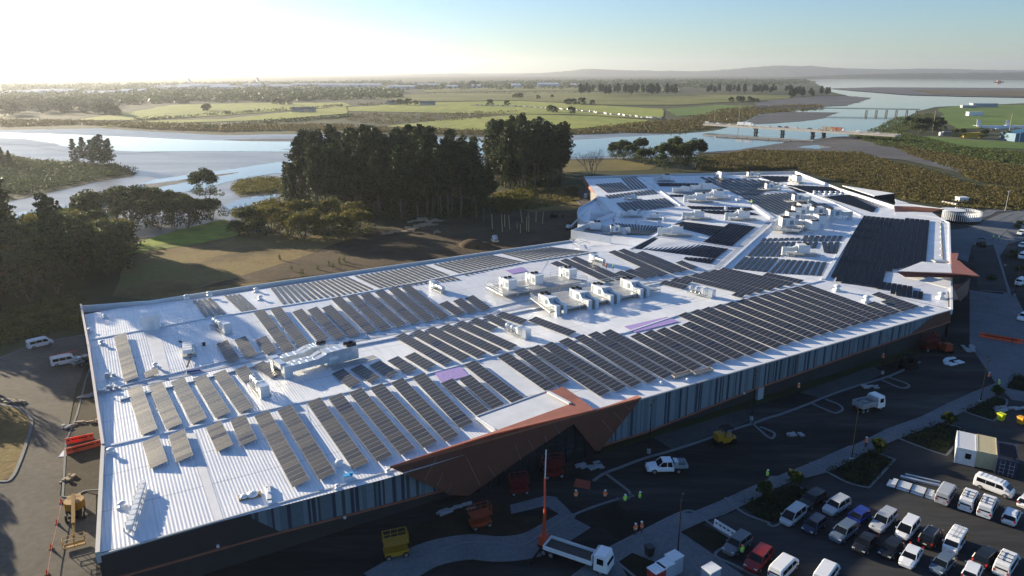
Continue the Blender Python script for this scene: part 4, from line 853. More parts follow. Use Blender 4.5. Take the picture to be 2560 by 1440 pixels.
mass('hedgerows',[([(330,301),(860,263),(860,266),(340,304)],150),([(880,262),(1060,255),(1060,259),(880,266)],60),([(500,322),(700,302),(880,290),(880,294),(700,307),(500,327)],160),([(1060,232),(1700,228),(1700,231),(1060,236)],120)],L_DARK,'dark hedgerows dividing the distant green fields','hedges',4.0,2.2,12,1.0,107)
# far woods reading as one mass
mass('distant_woods',[([(0,262),(300,262),(860,250),(1000,246),(1000,226),(700,224),(300,232),(0,236)],1300),([(1000,226),(1700,222),(2020,212),(2020,200),(1700,200),(1300,204),(1000,212)],1500),([(0,236),(1000,214),(1000,204),(0,214)],900)],L_DARK,'distant tree belts fading into the haze before the hills','woods',13,8,14,.9,108)
# hills
def hills(pts,d,name,label,depth=1500,m=G_LAND):
    mb=MB(); r=random.Random(5); W=[]
    for x,y in pts:
        dr=ray(x,y); t=d/dr.y; W.append(Vector((dr.x*t,d,CH+dr.z*t)))
    S=[]
    for a,b in zip(W,W[1:]):
        for k in range(8): 
            p=a.lerp(b,k/8); p.z+=r.uniform(-1,1)*d*.0004; S.append(p)
    S.append(W[-1])
    n=len(S); vs=[(p.x,p.y-depth,-30) for p in S]+[(p.x,p.y-depth*.4+r.uniform(-.1,.1)*depth,max(2,p.z*.6)) for p in S]+[tuple(p) for p in S]+[(p.x,p.y+depth,-30) for p in S]
    fs=[(k*n+i,k*n+i+1,(k+1)*n+i+1,(k+1)*n+i) for k in range(3) for i in range(n-1)]
    mb.add(vs,fs); return struct(mb.obj(name,m,None,True))
hills([(-400,190),(0,196),(160,199),(370,194),(460,198),(700,197),(900,188),(1000,186),(1150,184),(1250,187),(1380,181),(1468,172),(1600,176),(1750,178),(1840,172),(1905,166),(1950,164),(2030,165),(2120,171),(2220,173),(2330,171),(2440,174),(2560,176),(2900,178)],13000,'hills','')
hills([(-400,206),(0,207),(250,202),(400,201),(560,206),(760,202),(900,206),(1200,206),(1400,203),(1600,204),(1800,198),(1950,194),(2030,190)],7500,'hills','',600)
hills([(2000,193),(2100,187),(2200,184),(2350,182),(2450,182),(2560,181),(2900,182)],8200,'hills','',600)
cone=MB(); p=P(1182,216); 
cone.loft([[(p.x+rr*math.cos(a),p.y+rr*.7*math.sin(a),zz1) for a in [k*math.pi/10 for k in range(20)]] for rr,zz1 in ((46,-2),(34,6),(22,15),(11,22),(4,24))]); tag(cone.obj('volcanic_cone',G_LAND,None,True),'small dark rounded cone rising from the distant plain','hill',None,'structure')
# ================================================================ ROOFTOP PLANT
AX=math.atan2((RH(*Ze(2500,660))-RH(*Ze(1645,310))).y,(RH(*Ze(2500,660))-RH(*Ze(1645,310))).x)   # down-slope heading
AXL=R(-60.5)
FANB=mat('fan_black',(.015,.016,.018),.5); LOUV=mat('louvre_blue_grey',(.20,.27,.34),.5,noise=.1)
GRATE=mat('steel_grating',(.46,.47,.47),.55,metal=.3,noise=.3,nscale=3)
def fan_mb(x,y,z,r=.55):
    mb=MB(); mb.cyl((x,y,z),(x,y,z+.28),r,r*.95,14,cap=False)
    for k in range(5): a=k*1.2566; mb.obox(Matrix.Translation((x,y,z+.18))@Matrix.Rotation(a,4,'Z')@Matrix.Translation((r*.45,0,0))@Matrix.Rotation(.5,4,'X'),r*.8,.2,.03)
    mb.cyl((x,y,z+.1),(x,y,z+.3),.12,.12,8); mb.cyl((x,y,z),(x,y,z+.04),r,r,14); return mb
# horizontal round-duct exhaust fan: x runs along the duct
def fan_unit_parts(L=7.2,flip=False):
    pl=MB(); 
    for k in range(int(L/.45)): pl.box(-L/2+.22+k*.45,0,.5,.4,2.0,.05)
    fr=MB()
    for y in (-.9,.9): fr.bar((-L/2,y,.42),(L/2,y,.42),.1,.14)
    for x in (-L/2+.3,0,L/2-.3):
        for y in (-.9,.9): fr.bar((x,y,0),(x,y,.45),.09)
    for x in (-2.6,-1.4,-.2): 
        for y in (-.5,.5): fr.bar((x,y,.5),(x+.15,y*.5,1.1),.07)
    cy=MB(); cy.cyl((-3.2,0,1.45),(-2.1,0,1.45),.62,.62,18,cap=True); cy.cyl((-2.1,0,1.45),(-.2,0,1.45),.58,.58,18); cy.cyl((-.2,0,1.45),(.5,0,1.45),.66,.66,18)
    for x in (-2.65,-2.1,-.9,-.2): cy.cyl((x-.04,0,1.45),(x+.04,0,1.45),.72,.72,18)
    dk=MB(); dk.loft([[(.5,-.65,.8),(.5,.65,.8),(.5,.65,2.1),(.5,-.65,2.1)],[(1.2,-.75,.75),(1.2,.75,.75),(1.2,.75,2.25),(1.2,-.75,2.25)]]); dk.box(1.75,0,.75,1.1,1.5,1.5)
    for x in (1.2,1.75,2.3): dk.box(x,0,.72,.06,1.58,1.58)
    rs=MB(); rs.box(3.0,0,0,1.4,1.5,2.3); rs.box(3.0,0,.95,1.46,1.56,.05); rs.box(3.0,0,0,1.8,1.9,.15)
    return [('platform',pl.mesh('platform',GRATE)),('support_frame',fr.mesh('frame',GALV)),('round_duct',cy.mesh('cyl',DUCT)),('duct_section',dk.mesh('duct',DUCT)),('riser_box',rs.mesh('riser',DUCT))]
FU=fan_unit_parts()
def aim(p,q): return math.atan2(q.y-p.y,q.x-p.x)
def place_axis(parts,a,b,name,label,cat,group=None,L=7.2,z=0,sc=None):
    A=RH(*a);B=RH(*b); c=(A+B)/2; s=sc or (B-A).length/L
    return inst(parts,name,label,cat,(c.x,c.y,c.z+z),aim(A,B),group,s)
G='round duct exhaust fans on the roof'
for a,b,l in [(Zc(275,600),Zc(470,720),'round duct exhaust fan on a frame behind the three short panel rows'),
              (Zc(660,1180),Zc(850,1375),'round duct exhaust fan beside the pale panel rows'),
              (Zd(1420,420),Zd(1725,530),'round duct exhaust fan at the end of the dark middle rows'),
              (Zg(1400,680),Zg(1740,755),'round duct exhaust fan right of the seven roof units'),
              ]:
    place_axis(FU,a,b,'exhaust_fan',l,'roof fan',G,sc=.95)
A=RH(*Zg(640,440)); inst(FU,'exhaust_fan','round duct exhaust fan with two workers beside it','roof fan',tuple((RH(*Zg(440,350))+A)/2),aim(A,RH(*Zg(430,350))),G,.9)
A=RH(*Z5(770,690)); inst(FU,'exhaust_fan','round duct exhaust fan left of the upper plant platform','roof fan',tuple((RH(*Z5(640,620))+A)/2),aim(A,RH(*Z5(640,620))),G,.85)
# packaged air handling unit on the platforms: casing + transition + two duct legs down to the roof
def ahu_parts(L=4.2,W=2.3,Hh=2.1,z=1.1,fans=3,ducts=2):
    cs=MB(); cs.box(0,0,z,L,W,Hh); 
    for x in (-L/2+.9,-L/2+1.8,L/2-1.0): cs.box(x,0,z-.02,.05,W+.06,Hh+.04)
    cs.box(0,0,z+Hh,L+.08,W+.08,.06)
    lv=MB(); 
    for k in range(5): lv.box(-L/2+.55,-W/2-.03,z+.3+k*.3,.7,.04,.16)
    lv.box(L/2-.9,-W/2-.03,z+.5,1.0,.05,1.1)
    out=[('casing',cs.mesh('casing',WHITE)),('louvre',lv.mesh('louvre',LOUV))]
    f0=None
    for k in range(fans):
        out.append(('fan',fan_mb(-L/2+.6+(k//2)*1.1,(-.55 if k%2 else .55) if fans>1 else 0,z+Hh+.06,.5).mesh('fan',FANB)))
    for s in ((-1,1) if ducts==2 else (0,)):
        d=MB(); y=s*.62*W/2; x0=L/2
        d.loft([[(x0,y-.45,z+.4),(x0,y+.45,z+.4),(x0,y+.45,z+Hh-.1),(x0,y-.45,z+Hh-.1)],[(x0+1.1,y*1.3-.45,z+.2),(x0+1.1,y*1.3+.45,z+.2),(x0+1.1,y*1.3+.45,z+1.3),(x0+1.1,y*1.3-.45,z+1.3)],[(x0+2.9,y*1.3-.45,z+.2),(x0+2.9,y*1.3+.45,z+.2),(x0+2.9,y*1.3+.45,z+1.3),(x0+2.9,y*1.3-.45,z+1.3)]])
        for x in (1.1,1.7,2.3): d.box(x0+x,y*1.3,z+.17,.06,1.0,1.17)
        d.box(x0+3.3,y*1.3,0,.9,.95,z+1.35); d.box(x0+3.3,y*1.3,0,1.2,1.2,.12); d.box(x0+3.3,y*1.3,1.2,.94,.99,.06)
        out.append(('supply_duct',d.mesh('duct',DUCT)))
    lg=MB()
    for x in (L/2+1.4,L/2+2.2):
        for y in (-.8,.8): lg.bar((x,y,z+.2),(x+.5,y,0),.07)
    out.append(('duct_brace',lg.mesh('brace',GALV)))
    return out
AH=ahu_parts(); AH0=ahu_parts(3.0,2.3,2.2,1.1,2,0)
G='white air handling units on the two plant platforms'
def unit(parts,px,rz,name,label,group,z=0,s=1.0,cat='air conditioner'):
    p=RH(*px); return inst(parts,name,label,cat,(p.x,p.y,p.z+z),rz,group,s)
W4=['nearest','second','third','farthest']
for i,(x,y) in enumerate([(35,850),(345,795),(560,745),(850,685)]):
    unit(AH,Zg(x,y),AXL,'air_handler',f'{W4[i]} of the four white units with twin ducts on the lower platform',G)
def hood_parts():
    o=[AH0[0],AH0[1],AH0[2],AH0[3]]
    d=MB(); ring=[]
    for k in range(9):
        a=math.pi/2*k/8; ring.append([(-1.5-1.6*math.sin(a),-.75,3.1-1.2*(1-math.cos(a))*1.0),(-1.5-1.6*math.sin(a),.75,3.1-1.2*(1-math.cos(a))),(-1.5-.6*math.sin(a),.75,2.0-.8*(1-math.cos(a))),(-1.5-.6*math.sin(a),-.75,2.0-.8*(1-math.cos(a)))])
    d.loft(ring); d.box(-3.6,0,0,.9,1.3,2.9)
    return o+[('hood_duct',d.mesh('hood',DUCT))]
HD=hood_parts()
for i,(x,y) in enumerate([(375,520),(640,470),(975,410)]):
    p=zoom(1180,600,4)(x,y); unit(HD,p,AXL,'air_handler',['leftmost','middle','rightmost'][i]+' of the three white units with hooded ducts on the upper platform',G)
# plant platforms
def platform(corners,z,label,raildir=True):
    W=[RH(*c) for c in corners]; c=sum(W,Vector())/4; zb=max(w.z for w in W)
    t=thing('plant_platform',label,'roof platform',(c.x,c.y,zb)); L=[Vector((w.x-c.x,w.y-c.y,0)) for w in W]
    dk=MB(); dk.prism([(p.x,p.y) for p in L],z-.12,z); dk.obj('deck',GRATE,t)
    rl=MB()
    for i in range(4):
        a,b=L[i],L[(i+1)%4]; n=max(2,int((b-a).length/2))
        for h in (.55,1.05): rl.bar(a+Vector((0,0,z+h)),b+Vector((0,0,z+h)),.06)
        for k in range(n+1): q=a.lerp(b,k/n); rl.bar(q+Vector((0,0,z)),q+Vector((0,0,z+1.05)),.06)
    rl.obj('handrail',GALV,t)
    lg=MB()
    for i in range(4):
        a,b=L[i],L[(i+1)%4]; n=max(1,int((b-a).length/4))
        for k in range(n): q=a.lerp(b,k/n); lg.bar(q+Vector((0,0,-1.5)),q+Vector((0,0,z-.1)),.14); lg.box(q.x,q.y,-.6,.4,.4,.1)
        lg.bar(a+Vector((0,0,z-.2)),b+Vector((0,0,z-.2)),.12,.2)
    lg.obj('leg_frame',GALV,t); return t
platform([Zg(-140,790),Zg(60,945-20),Zg(1160,690),Zg(770,610)],1.05,'long lower steel platform with handrails carrying four twin duct units')
zz5=zoom(1180,600,4); platform([zz5(140,500),zz5(310,600),zz5(1150,450),zz5(850,395)],1.0,'upper steel platform with handrails carrying three hooded units')
# big paired duct unit near the left
def big_unit():
    t=thing('duct_unit','huge silver paired duct unit with two fan casings near the roof centre left','air conditioner')
    B0=RH(*Zc(1640,965)); B1=RH(*Zc(1010,1130)); ax=aim(B1,B0); t.location=B1; t.rotation_euler=(0,0,ax); L=(B0-B1).length
    s=1.0
    def casing(x0,x1,y,z,h,w,nm):
        m=MB(); m.box((x0+x1)/2,y,z,x1-x0,w,h); 
        for x in np.linspace(x0,x1,6): m.box(x,y,z-.02,.06,w+.06,h+.05)
        m.obj('casing',DUCT,t)
        m=MB(); m.box(x0+1.2,y-w/2-.2,z+h*.45,1.8,.4,.5); m.obj('intake_hood',WHITE,t)
    casing(L*.62,L+1.6,.2,.35,2.5,2.6,'c'); casing(L*.55,L*.82,4.6,.35,2.3,2.2,'c')
    for k in range(4): fan_mb(L+.1+(k%2)*1.0,-.4+(k//2)*1.1,2.9,.5).obj('fan',FANB,t)
    for k in range(2): fan_mb(L*.72+k*.9,4.6,2.7,.48).obj('fan',FANB,t)
    def duct(x0,x1,y,w,z0,h,up,nm):
        m=MB(); m.loft([[(x1,y-w/2,.9),(x1,y+w/2,.9),(x1,y+w/2,2.6),(x1,y-w/2,2.6)],[(x1-1.6,y-w/2,z0),(x1-1.6,y+w/2,z0),(x1-1.6,y+w/2,z0+h),(x1-1.6,y-w/2,z0+h)],[(x0,y-w/2,z0),(x0,y+w/2,z0),(x0,y+w/2,z0+h),(x0,y-w/2,z0+h)]])
        for x in np.arange(x0+.8,x1-1.6,1.3): m.box(x,y,z0-.06,.1,w+.12,h+.12)
        m.obj('supply_duct',DUCT,t)
    duct(.6,L*.62,-.45,1.2,1.0,1.15,0,'a'); duct(1.6,L*.60,1.3,1.0,1.0,1.0,0,'b'); duct(0.4,L*.55,3.9,1.0,1.2,1.0,0,'c'); duct(2.0,L*.53,5.3,.9,1.1,.9,0,'d')
    m=MB(); m.box(.3,-.45,0,1.5,1.4,2.3); m.box(.3,-.45,1.1,1.56,1.46,.06); m.box(.0,3.9,0,1.3,1.4,2.6); m.box(.0,3.9,1.3,1.36,1.46,.06); m.box(-.1,1.7,1.5,1.0,3.3,1.0); m.obj('riser_box',DUCT,t)
    m=MB()
    for x in np.arange(3,L+1,2.2):
        for y in (-1.2,2,5.6): m.bar((x,y,0),(x,y,.95),.08)
    m.obj('support_frame',GALV,t)
    m=MB(); 
    for k in range(16): m.box(L*.66+k*.55,-2.2,.28,.5,1.6,.05)
    m.bar((L*.6,-3,.3),(L+3,-3,.3),.08); m.obj('walkway',GRATE,t)
big_unit()
# distant paired units
def small_ahu(seed=0,L=3.0,fans=2,ducts=1,scale=1): return ahu_parts(L,2.2,2.0,.8,fans,ducts)
S1=small_ahu(); S2=ahu_parts(3.4,2.4,2.2,.8,4,1)
def base_parts():
    m=MB(); 
    for k in range(10): m.box(-4+.8*k+.4,0,.35,.74,3.2,.06)
    for y in (-1.6,1.6): m.bar((-4,y,.3),(4,y,.3),.1,.14); m.bar((-4,y,.9),(4,y,.9),.05)
    for x in (-4,-2,0,2,4):
        for y in (-1.6,1.6): m.bar((x,y,-.3),(x,y,.9),.08)
    return [('grating_base',m.mesh('base',GRATE))]
BASE=base_parts()
G='roof units on the far half of the roof'
for i,(x,y,k,rz,s,l) in enumerate([
    (*Zp(1740,790),0,175,1.15,'low duct unit on a base behind the upper dark block, left one'),
    (*Zp(2330,800),1,175,1.2,'boxy unit with twin louvres behind the upper dark block, right one'),
    (*Zp(1450,1010),0,172,1.2,'low duct unit in the notch between the two dark blocks'),
    (*Zp(1300,285),1,178,1.1,'white boxy unit with a fan at the far edge, left of the ridge'),
    (*Zp(1840,420),1,178,1.35,'blue sided boxy unit with dark fans left of the worker in yellow'),
    (*Zp(1560,440),0,178,1.1,'low pale ducting left of the blue sided boxy unit'),
    (*Zp(1990,525),1,178,1.3,'blue ended long duct unit next to the worker in yellow'),
    (*Zp(1760,560),0,178,1.3,'pale tangled ducting before the thin navy rows'),
    (*Zp(2050,255),1,100,1.25,'tall white unit beside the far grey rows'),
    (*Zq(330,350),0,5,1.1,'low duct unit amid the grey rows on the far ridge'),
    (*Zq(700,510),0,5,1.15,'low duct unit on a base beside the diamond block of rows'),
    (*Zq(700,250),1,100,1.2,'white unit by the topmost navy block'),
    (*Zq(80,180),0,5,1.0,'small duct unit near the far parapet'),
    (*Zp(860,760),0,178,.9,'low white ducting with two cowls before the far corner rows'),
    (*Zp(880,530),0,178,.8,'pale low ducting between the far corner rows'),
    (*Zp(1160,790),0,178,.75,'small white duct box behind the plant screen rows'),
    (*Zf(900,470),0,178,1.15,'small duct unit on a base among the slate rows'),
    (*Zp(360,950),1,178,1.1,'unit with dark fans inside the walled plant screen'),
    (*Zp(620,985),0,0,1.0,'blue grey ducting inside the walled plant screen'),
    ]):
    p=RH(x,y); inst([S1,S2][k]+BASE,'roof_unit',l,'air conditioner',tuple(p),R(rz),G,s*.95)
G='five stacked fan units of the far central cluster'
for i,(x,y) in enumerate([(560,840),(640,760),(720,690),(790,640)]):
    p=RH(*Zq(x,y+30)); inst(S2,'fan_unit',f'{W4[i]} fan unit of the big cluster beside the walkway fork','air conditioner',(p.x,p.y,p.z+.2),R(2),G,1.25)
for i,(x,y) in enumerate([(900,880),(1000,800),(960,690),(1180,720)]):
    p=RH(*Zq(x,y+20)); inst(S1,'roof_unit',f'{ordn(i)} tall pale duct box behind the fan cluster by the walkway fork','air conditioner',tuple(p),R([100,95,5,5][i]),'duct boxes of the far cluster',1.3)
platform([Zq(370,920),Zq(730,935),Zq(1040,740),Zq(560,680)],.9,'raised frame under the far fan cluster by the walkway fork')
# small roof items
def cowl():
    m=MB(); m.box(0,0,0,.9,.9,.25); m.cyl((0,0,.2),(0,0,.65),.3,.3,12); m.cyl((0,0,.6),(0,0,.75),.32,.55,12); m.dome((0,0,.75),.55,12,3,.45); return [('base',MB().box(0,0,0,1,1,.22).mesh('b',WHITE)),('cap',m.mesh('cap',WHITE,True))]
CW=cowl(); G='roof vent cowls'
def cow(pts,where,s=1.0):
    pts=sorted(pts)
    for i,q in enumerate(pts): p=RH(*q); inst(CW,'vent_cowl',f'{ordn(i)} white vent cowl from the left {where}','roof vent',tuple(p),0,G,s)
cow([Zc(30,350),Zc(255,318),Zc(725,280),Zc(765,360)],'along the rear parapet strip',1.1)
cow([Z4(650,950),Z4(760,850),Y1(800,560),Y1(880,950),Z4(1120,1205),Z4(735,1040)],'near the left end of the roof',.9)
cow([Zb(995,1060),Zb(975,1285),Zb(1480,1130),Ze(1255,1045),Ze(1515,1015)],'near the front edge',.6)
cow([Zq(940,400),Zq(1005,405),Zq(1085,405),Zq(1155,405),Zq(1230,408),Zq(1300,410)],'in the line of six between navy blocks',1.5)
cow([Zp(935,705),Zp(1010,715),Zp(915,835),Zp(1215,870),Zp(1280,815),Zp(2105,665),Zp(2320,685)],'over the far white slope',1.4)
cow([Zf(1545,940),Zf(1250,830),Zf(2290,905)],'near the right end by the navy block',1.6)
cow([Zf(2290,y) for y in (150,195,240,290,345,410,475)],'among studs right of the navy block',.45)
def boxt(mbf,name,label,cat,p,rz,parts=None):
    t=thing(name,label,cat,tuple(p),rz)
    for nm,mb,m in mbf: mb.obj(nm,m,t)
    return t
p=RH(*Z4(1090,925)); 
boxt([('housing',MB().box(0,0,0,3.0,2.6,2.9),WHITE),('roof_lid',MB().box(0,0,2.9,3.2,2.8,.12),WHITE),('door',MB().box(.2,-1.33,.1,.95,.06,2.0),mat('door_white',(.6,.63,.66),.5)),('vent_box',MB().box(2.2,.4,0,.7,.6,.9),WHITE)],'access_hut','tall plain white access hut near the left end of the roof','roof hut',p,R(25))
p=RH(*Z4(1360,1090)); m=MB(); c=MB()
for k in range(4): 
    m.box(-.2,-2.2+k*1.3,.5,1.6,1.0,.8); c.box(.9,-2.2+k*1.3,.2,.5,.8,.6)
boxt([('condenser_boxes',m,WHITE),('pipe_rack',c,GALV),('frame',MB().box(0,-.2,0,2.4,6,.25),GRATE),('pipes',MB().bar((.2,-4,.3),(-.6,-9,.3),.2,.2).bar((0,3,.3),(-1.5,6,.3),.2,.2),BLACK)],'condenser_bank','bank of small condenser boxes and pipes left of the centre','air conditioner',p,R(25))
p=RH(*Zc(200,815)); boxt([('body',MB().box(0,0,0,.5,.4,.5),BLACK),('cap',MB().box(0,0,.5,.7,.6,.08),BLACK)],'roof_drain_vent','small black roof vent beside the condenser bank','roof vent',p,.3)
p=RH(*Y1(990,960)); m=MB(); b=MB(); rg=random.Random(4)
for k in range(9): m.box(0,-4.6+k*1.15,.5,.7,.75,.6); b.cyl((-.7,-4.4+k*1.15,0),(-.7,-4.4+k*1.15,.5),.12,.12,8)
boxt([('box_line',m,WHITE),('pipe_stubs',b,GALV),('rail',MB().bar((.5,-5.2,.5),(.5,5.2,.5),.06).bar((0,-5.2,.3),(0,5.2,.3),.3,.2),GALV)],'vent_rack','line of nine small white boxes near the front left corner','roof vents',p,AXL+math.pi/2+R(-12))
for x,y,l in [(*Z4(780,1280),'cluster of grey pipes and boxes by the left edge, upper'),(*Z4(795,1370),'post with grey boxes by the left edge beside the gutter'),(*Z4(735,1400),'small blue grey pump set at the left end of the gutter')]:
    p=RH(x,y); boxt([('box',MB().box(0,0,0,.8,.7,.9).box(.8,.5,0,.5,.5,.5),GALV),('pipe',MB().bar((0,0,.5),(0,2.0,.5),.12).bar((.2,0,0),(.2,0,1.6),.12),WHITE)],'pipe_cluster',l,'pipes',p,.2)
p=RH(*Y1(1800,870)); boxt([('pallet',MB().box(0,0,0,2.6,1.1,.2),mat('pallet_wood',(.22,.15,.08),.9)),('wrapped_load',MB().dome((0.3,0,.2),.7,9,3,.7).dome((-.7,0,.2),.55,8,3,.6),WHITE)],'wrapped_pallet','white wrapped bundle on a pallet near the front left edge','pallet',p,.4)
p=RH(*Y2(95,860)); boxt([('rail_bundle',MB().box(0,0,0,.5,4.6,.35).box(.05,1,.35,.35,2,.15),WHITE),('strap',MB().box(0,-1.5,0,.55,.12,.4).box(0,1.5,0,.55,.12,.4),BLACK)],'rail_bundle','slim bundle of white rails beside the wrapped pallet','rail bundle',p,R(20))
p=RH(*Y2(665,735)); boxt([('sheet',MB().box(0,0,.4,1.1,.8,.12).box(.4,.1,.52,.5,.5,.2),mat('blue_tarp',(.05,.35,.62),.5)),('crate',MB().box(0,0,0,1,.7,.4),WHITE)],'crate','small white crate with bright blue cover near the canopy','crate',p,.3)
p=RH(*Y2(600,640)); boxt([('body',MB().box(0,0,0,.9,.8,.5),WHITE),('hood',MB().dome((0,0,.5),.55,10,3,.5),WHITE)],'hooded_vent','white hooded vent between the long panel rows','roof vent',p,.3)
for i,(x,y) in enumerate([Ze(1460,965),Ze(1665,935)]):
    p=RH(x,y); boxt([('trough',MB().box(0,0,.15,4.2,.9,.12).box(0,.42,.15,4.2,.06,.5).box(0,-.42,.15,4.2,.06,.5),mat('trough_tan',(.42,.38,.33),.6)),('end_plate',MB().box(2.1,0,.15,.06,.9,.5).box(-2.1,0,.15,.06,.9,.5),MC['trough_tan'])],'metal_trough',['left','right'][i]+' of two open metal troughs below the dark rows near the front edge','trough',p,math.atan2(u.y,u.x))
p=RH(*Z4(1395,1240)); boxt([('cover',MB().box(0,0,.2,2.2,.8,.35),mat('navy_tarp',(.02,.05,.20),.5)),('stack',MB().box(0,0,0,2.4,1,.2),WHITE)],'covered_stack','navy covered stack lying in the centre gutter','stack',p,.4)
p=RH(*Zf(2130,990)); boxt([('plate',MB().box(0,0,.1,2.0,.8,.1).box(0,0,.2,1.8,.2,.1),WHITE)],'hatch','flat roof hatch at the right end of the short rows','roof hatch',p,.5)
for i,(x,y) in enumerate([Zr(570,935),Zr(635,935)]):
    p=RH(x,y); boxt([('frame',MB().box(0,0,0,2.2,2.2,.25),mat('hatch_tan',(.40,.38,.30),.6)),('lid',MB().box(0,0,.25,1.9,1.9,.05),GALV)],'skylight',['left','right'][i]+' of two tan square hatches by the right canopy','skylight',p,0)
# ================================================================ VEHICLES
TYRE=mat('tyre',(.012,.012,.013),.8); RIM=mat('wheel_rim',(.35,.36,.37),.35,metal=.6); CGL=mat('car_glass',(.006,.008,.011),.12,spec=.35); LAMP=mat('headlamp_glass',(.6,.62,.64),.1); TAIL=mat('tail_lamp_red',(.45,.02,.015),.3)
PLATE=mat('number_plate',(.6,.6,.58),.5)
def paint(nm,c): return mat('car_paint_'+nm,c,.35,spec=.4,coat=.3)
COLS=dict(white=(.78,.79,.80),silver=(.42,.44,.46),grey=(.12,.13,.14),black=(.010,.011,.013),navy=(.012,.02,.05),blue=(.015,.035,.22),red=(.20,.015,.012),slate=(.10,.14,.19),orange=(.8,.25,.02))
def wheel_parts(x,y,r):
    m=MB(); m.cyl((x,y-.11,r),(x,y+.11,r),r,r,16); q=MB(); s=1 if y>0 else -1; q.cyl((x,y+s*.1,r),(x,y+s*.125,r),r*.62,r*.6,10); return ('wheel',m.mesh('tyre',TYRE),[('rim',q.mesh('rim',RIM))])
CARC={}
def ringbody(st,zb=.28):
    rings=[]
    for x,zt,w in st:
        rings.append([(x,-w*.9,zb),(x,-w,zb+.18),(x,-w,zt-.16),(x,-w*.93,zt-.03),(x,-w*.6,zt+.02),(x,w*.6,zt+.02),(x,w*.93,zt-.03),(x,w,zt-.16),(x,w,zb+.18),(x,w*.9,zb)])
    return rings
def lerp_tab(t,x):
    for a,b in zip(t,t[1:]):
        if x<=b[0]: k=(x-a[0])/(b[0]-a[0]); return [a[i]+(b[i]-a[i])*k for i in range(1,len(a))]
    return list(t[-1][1:])
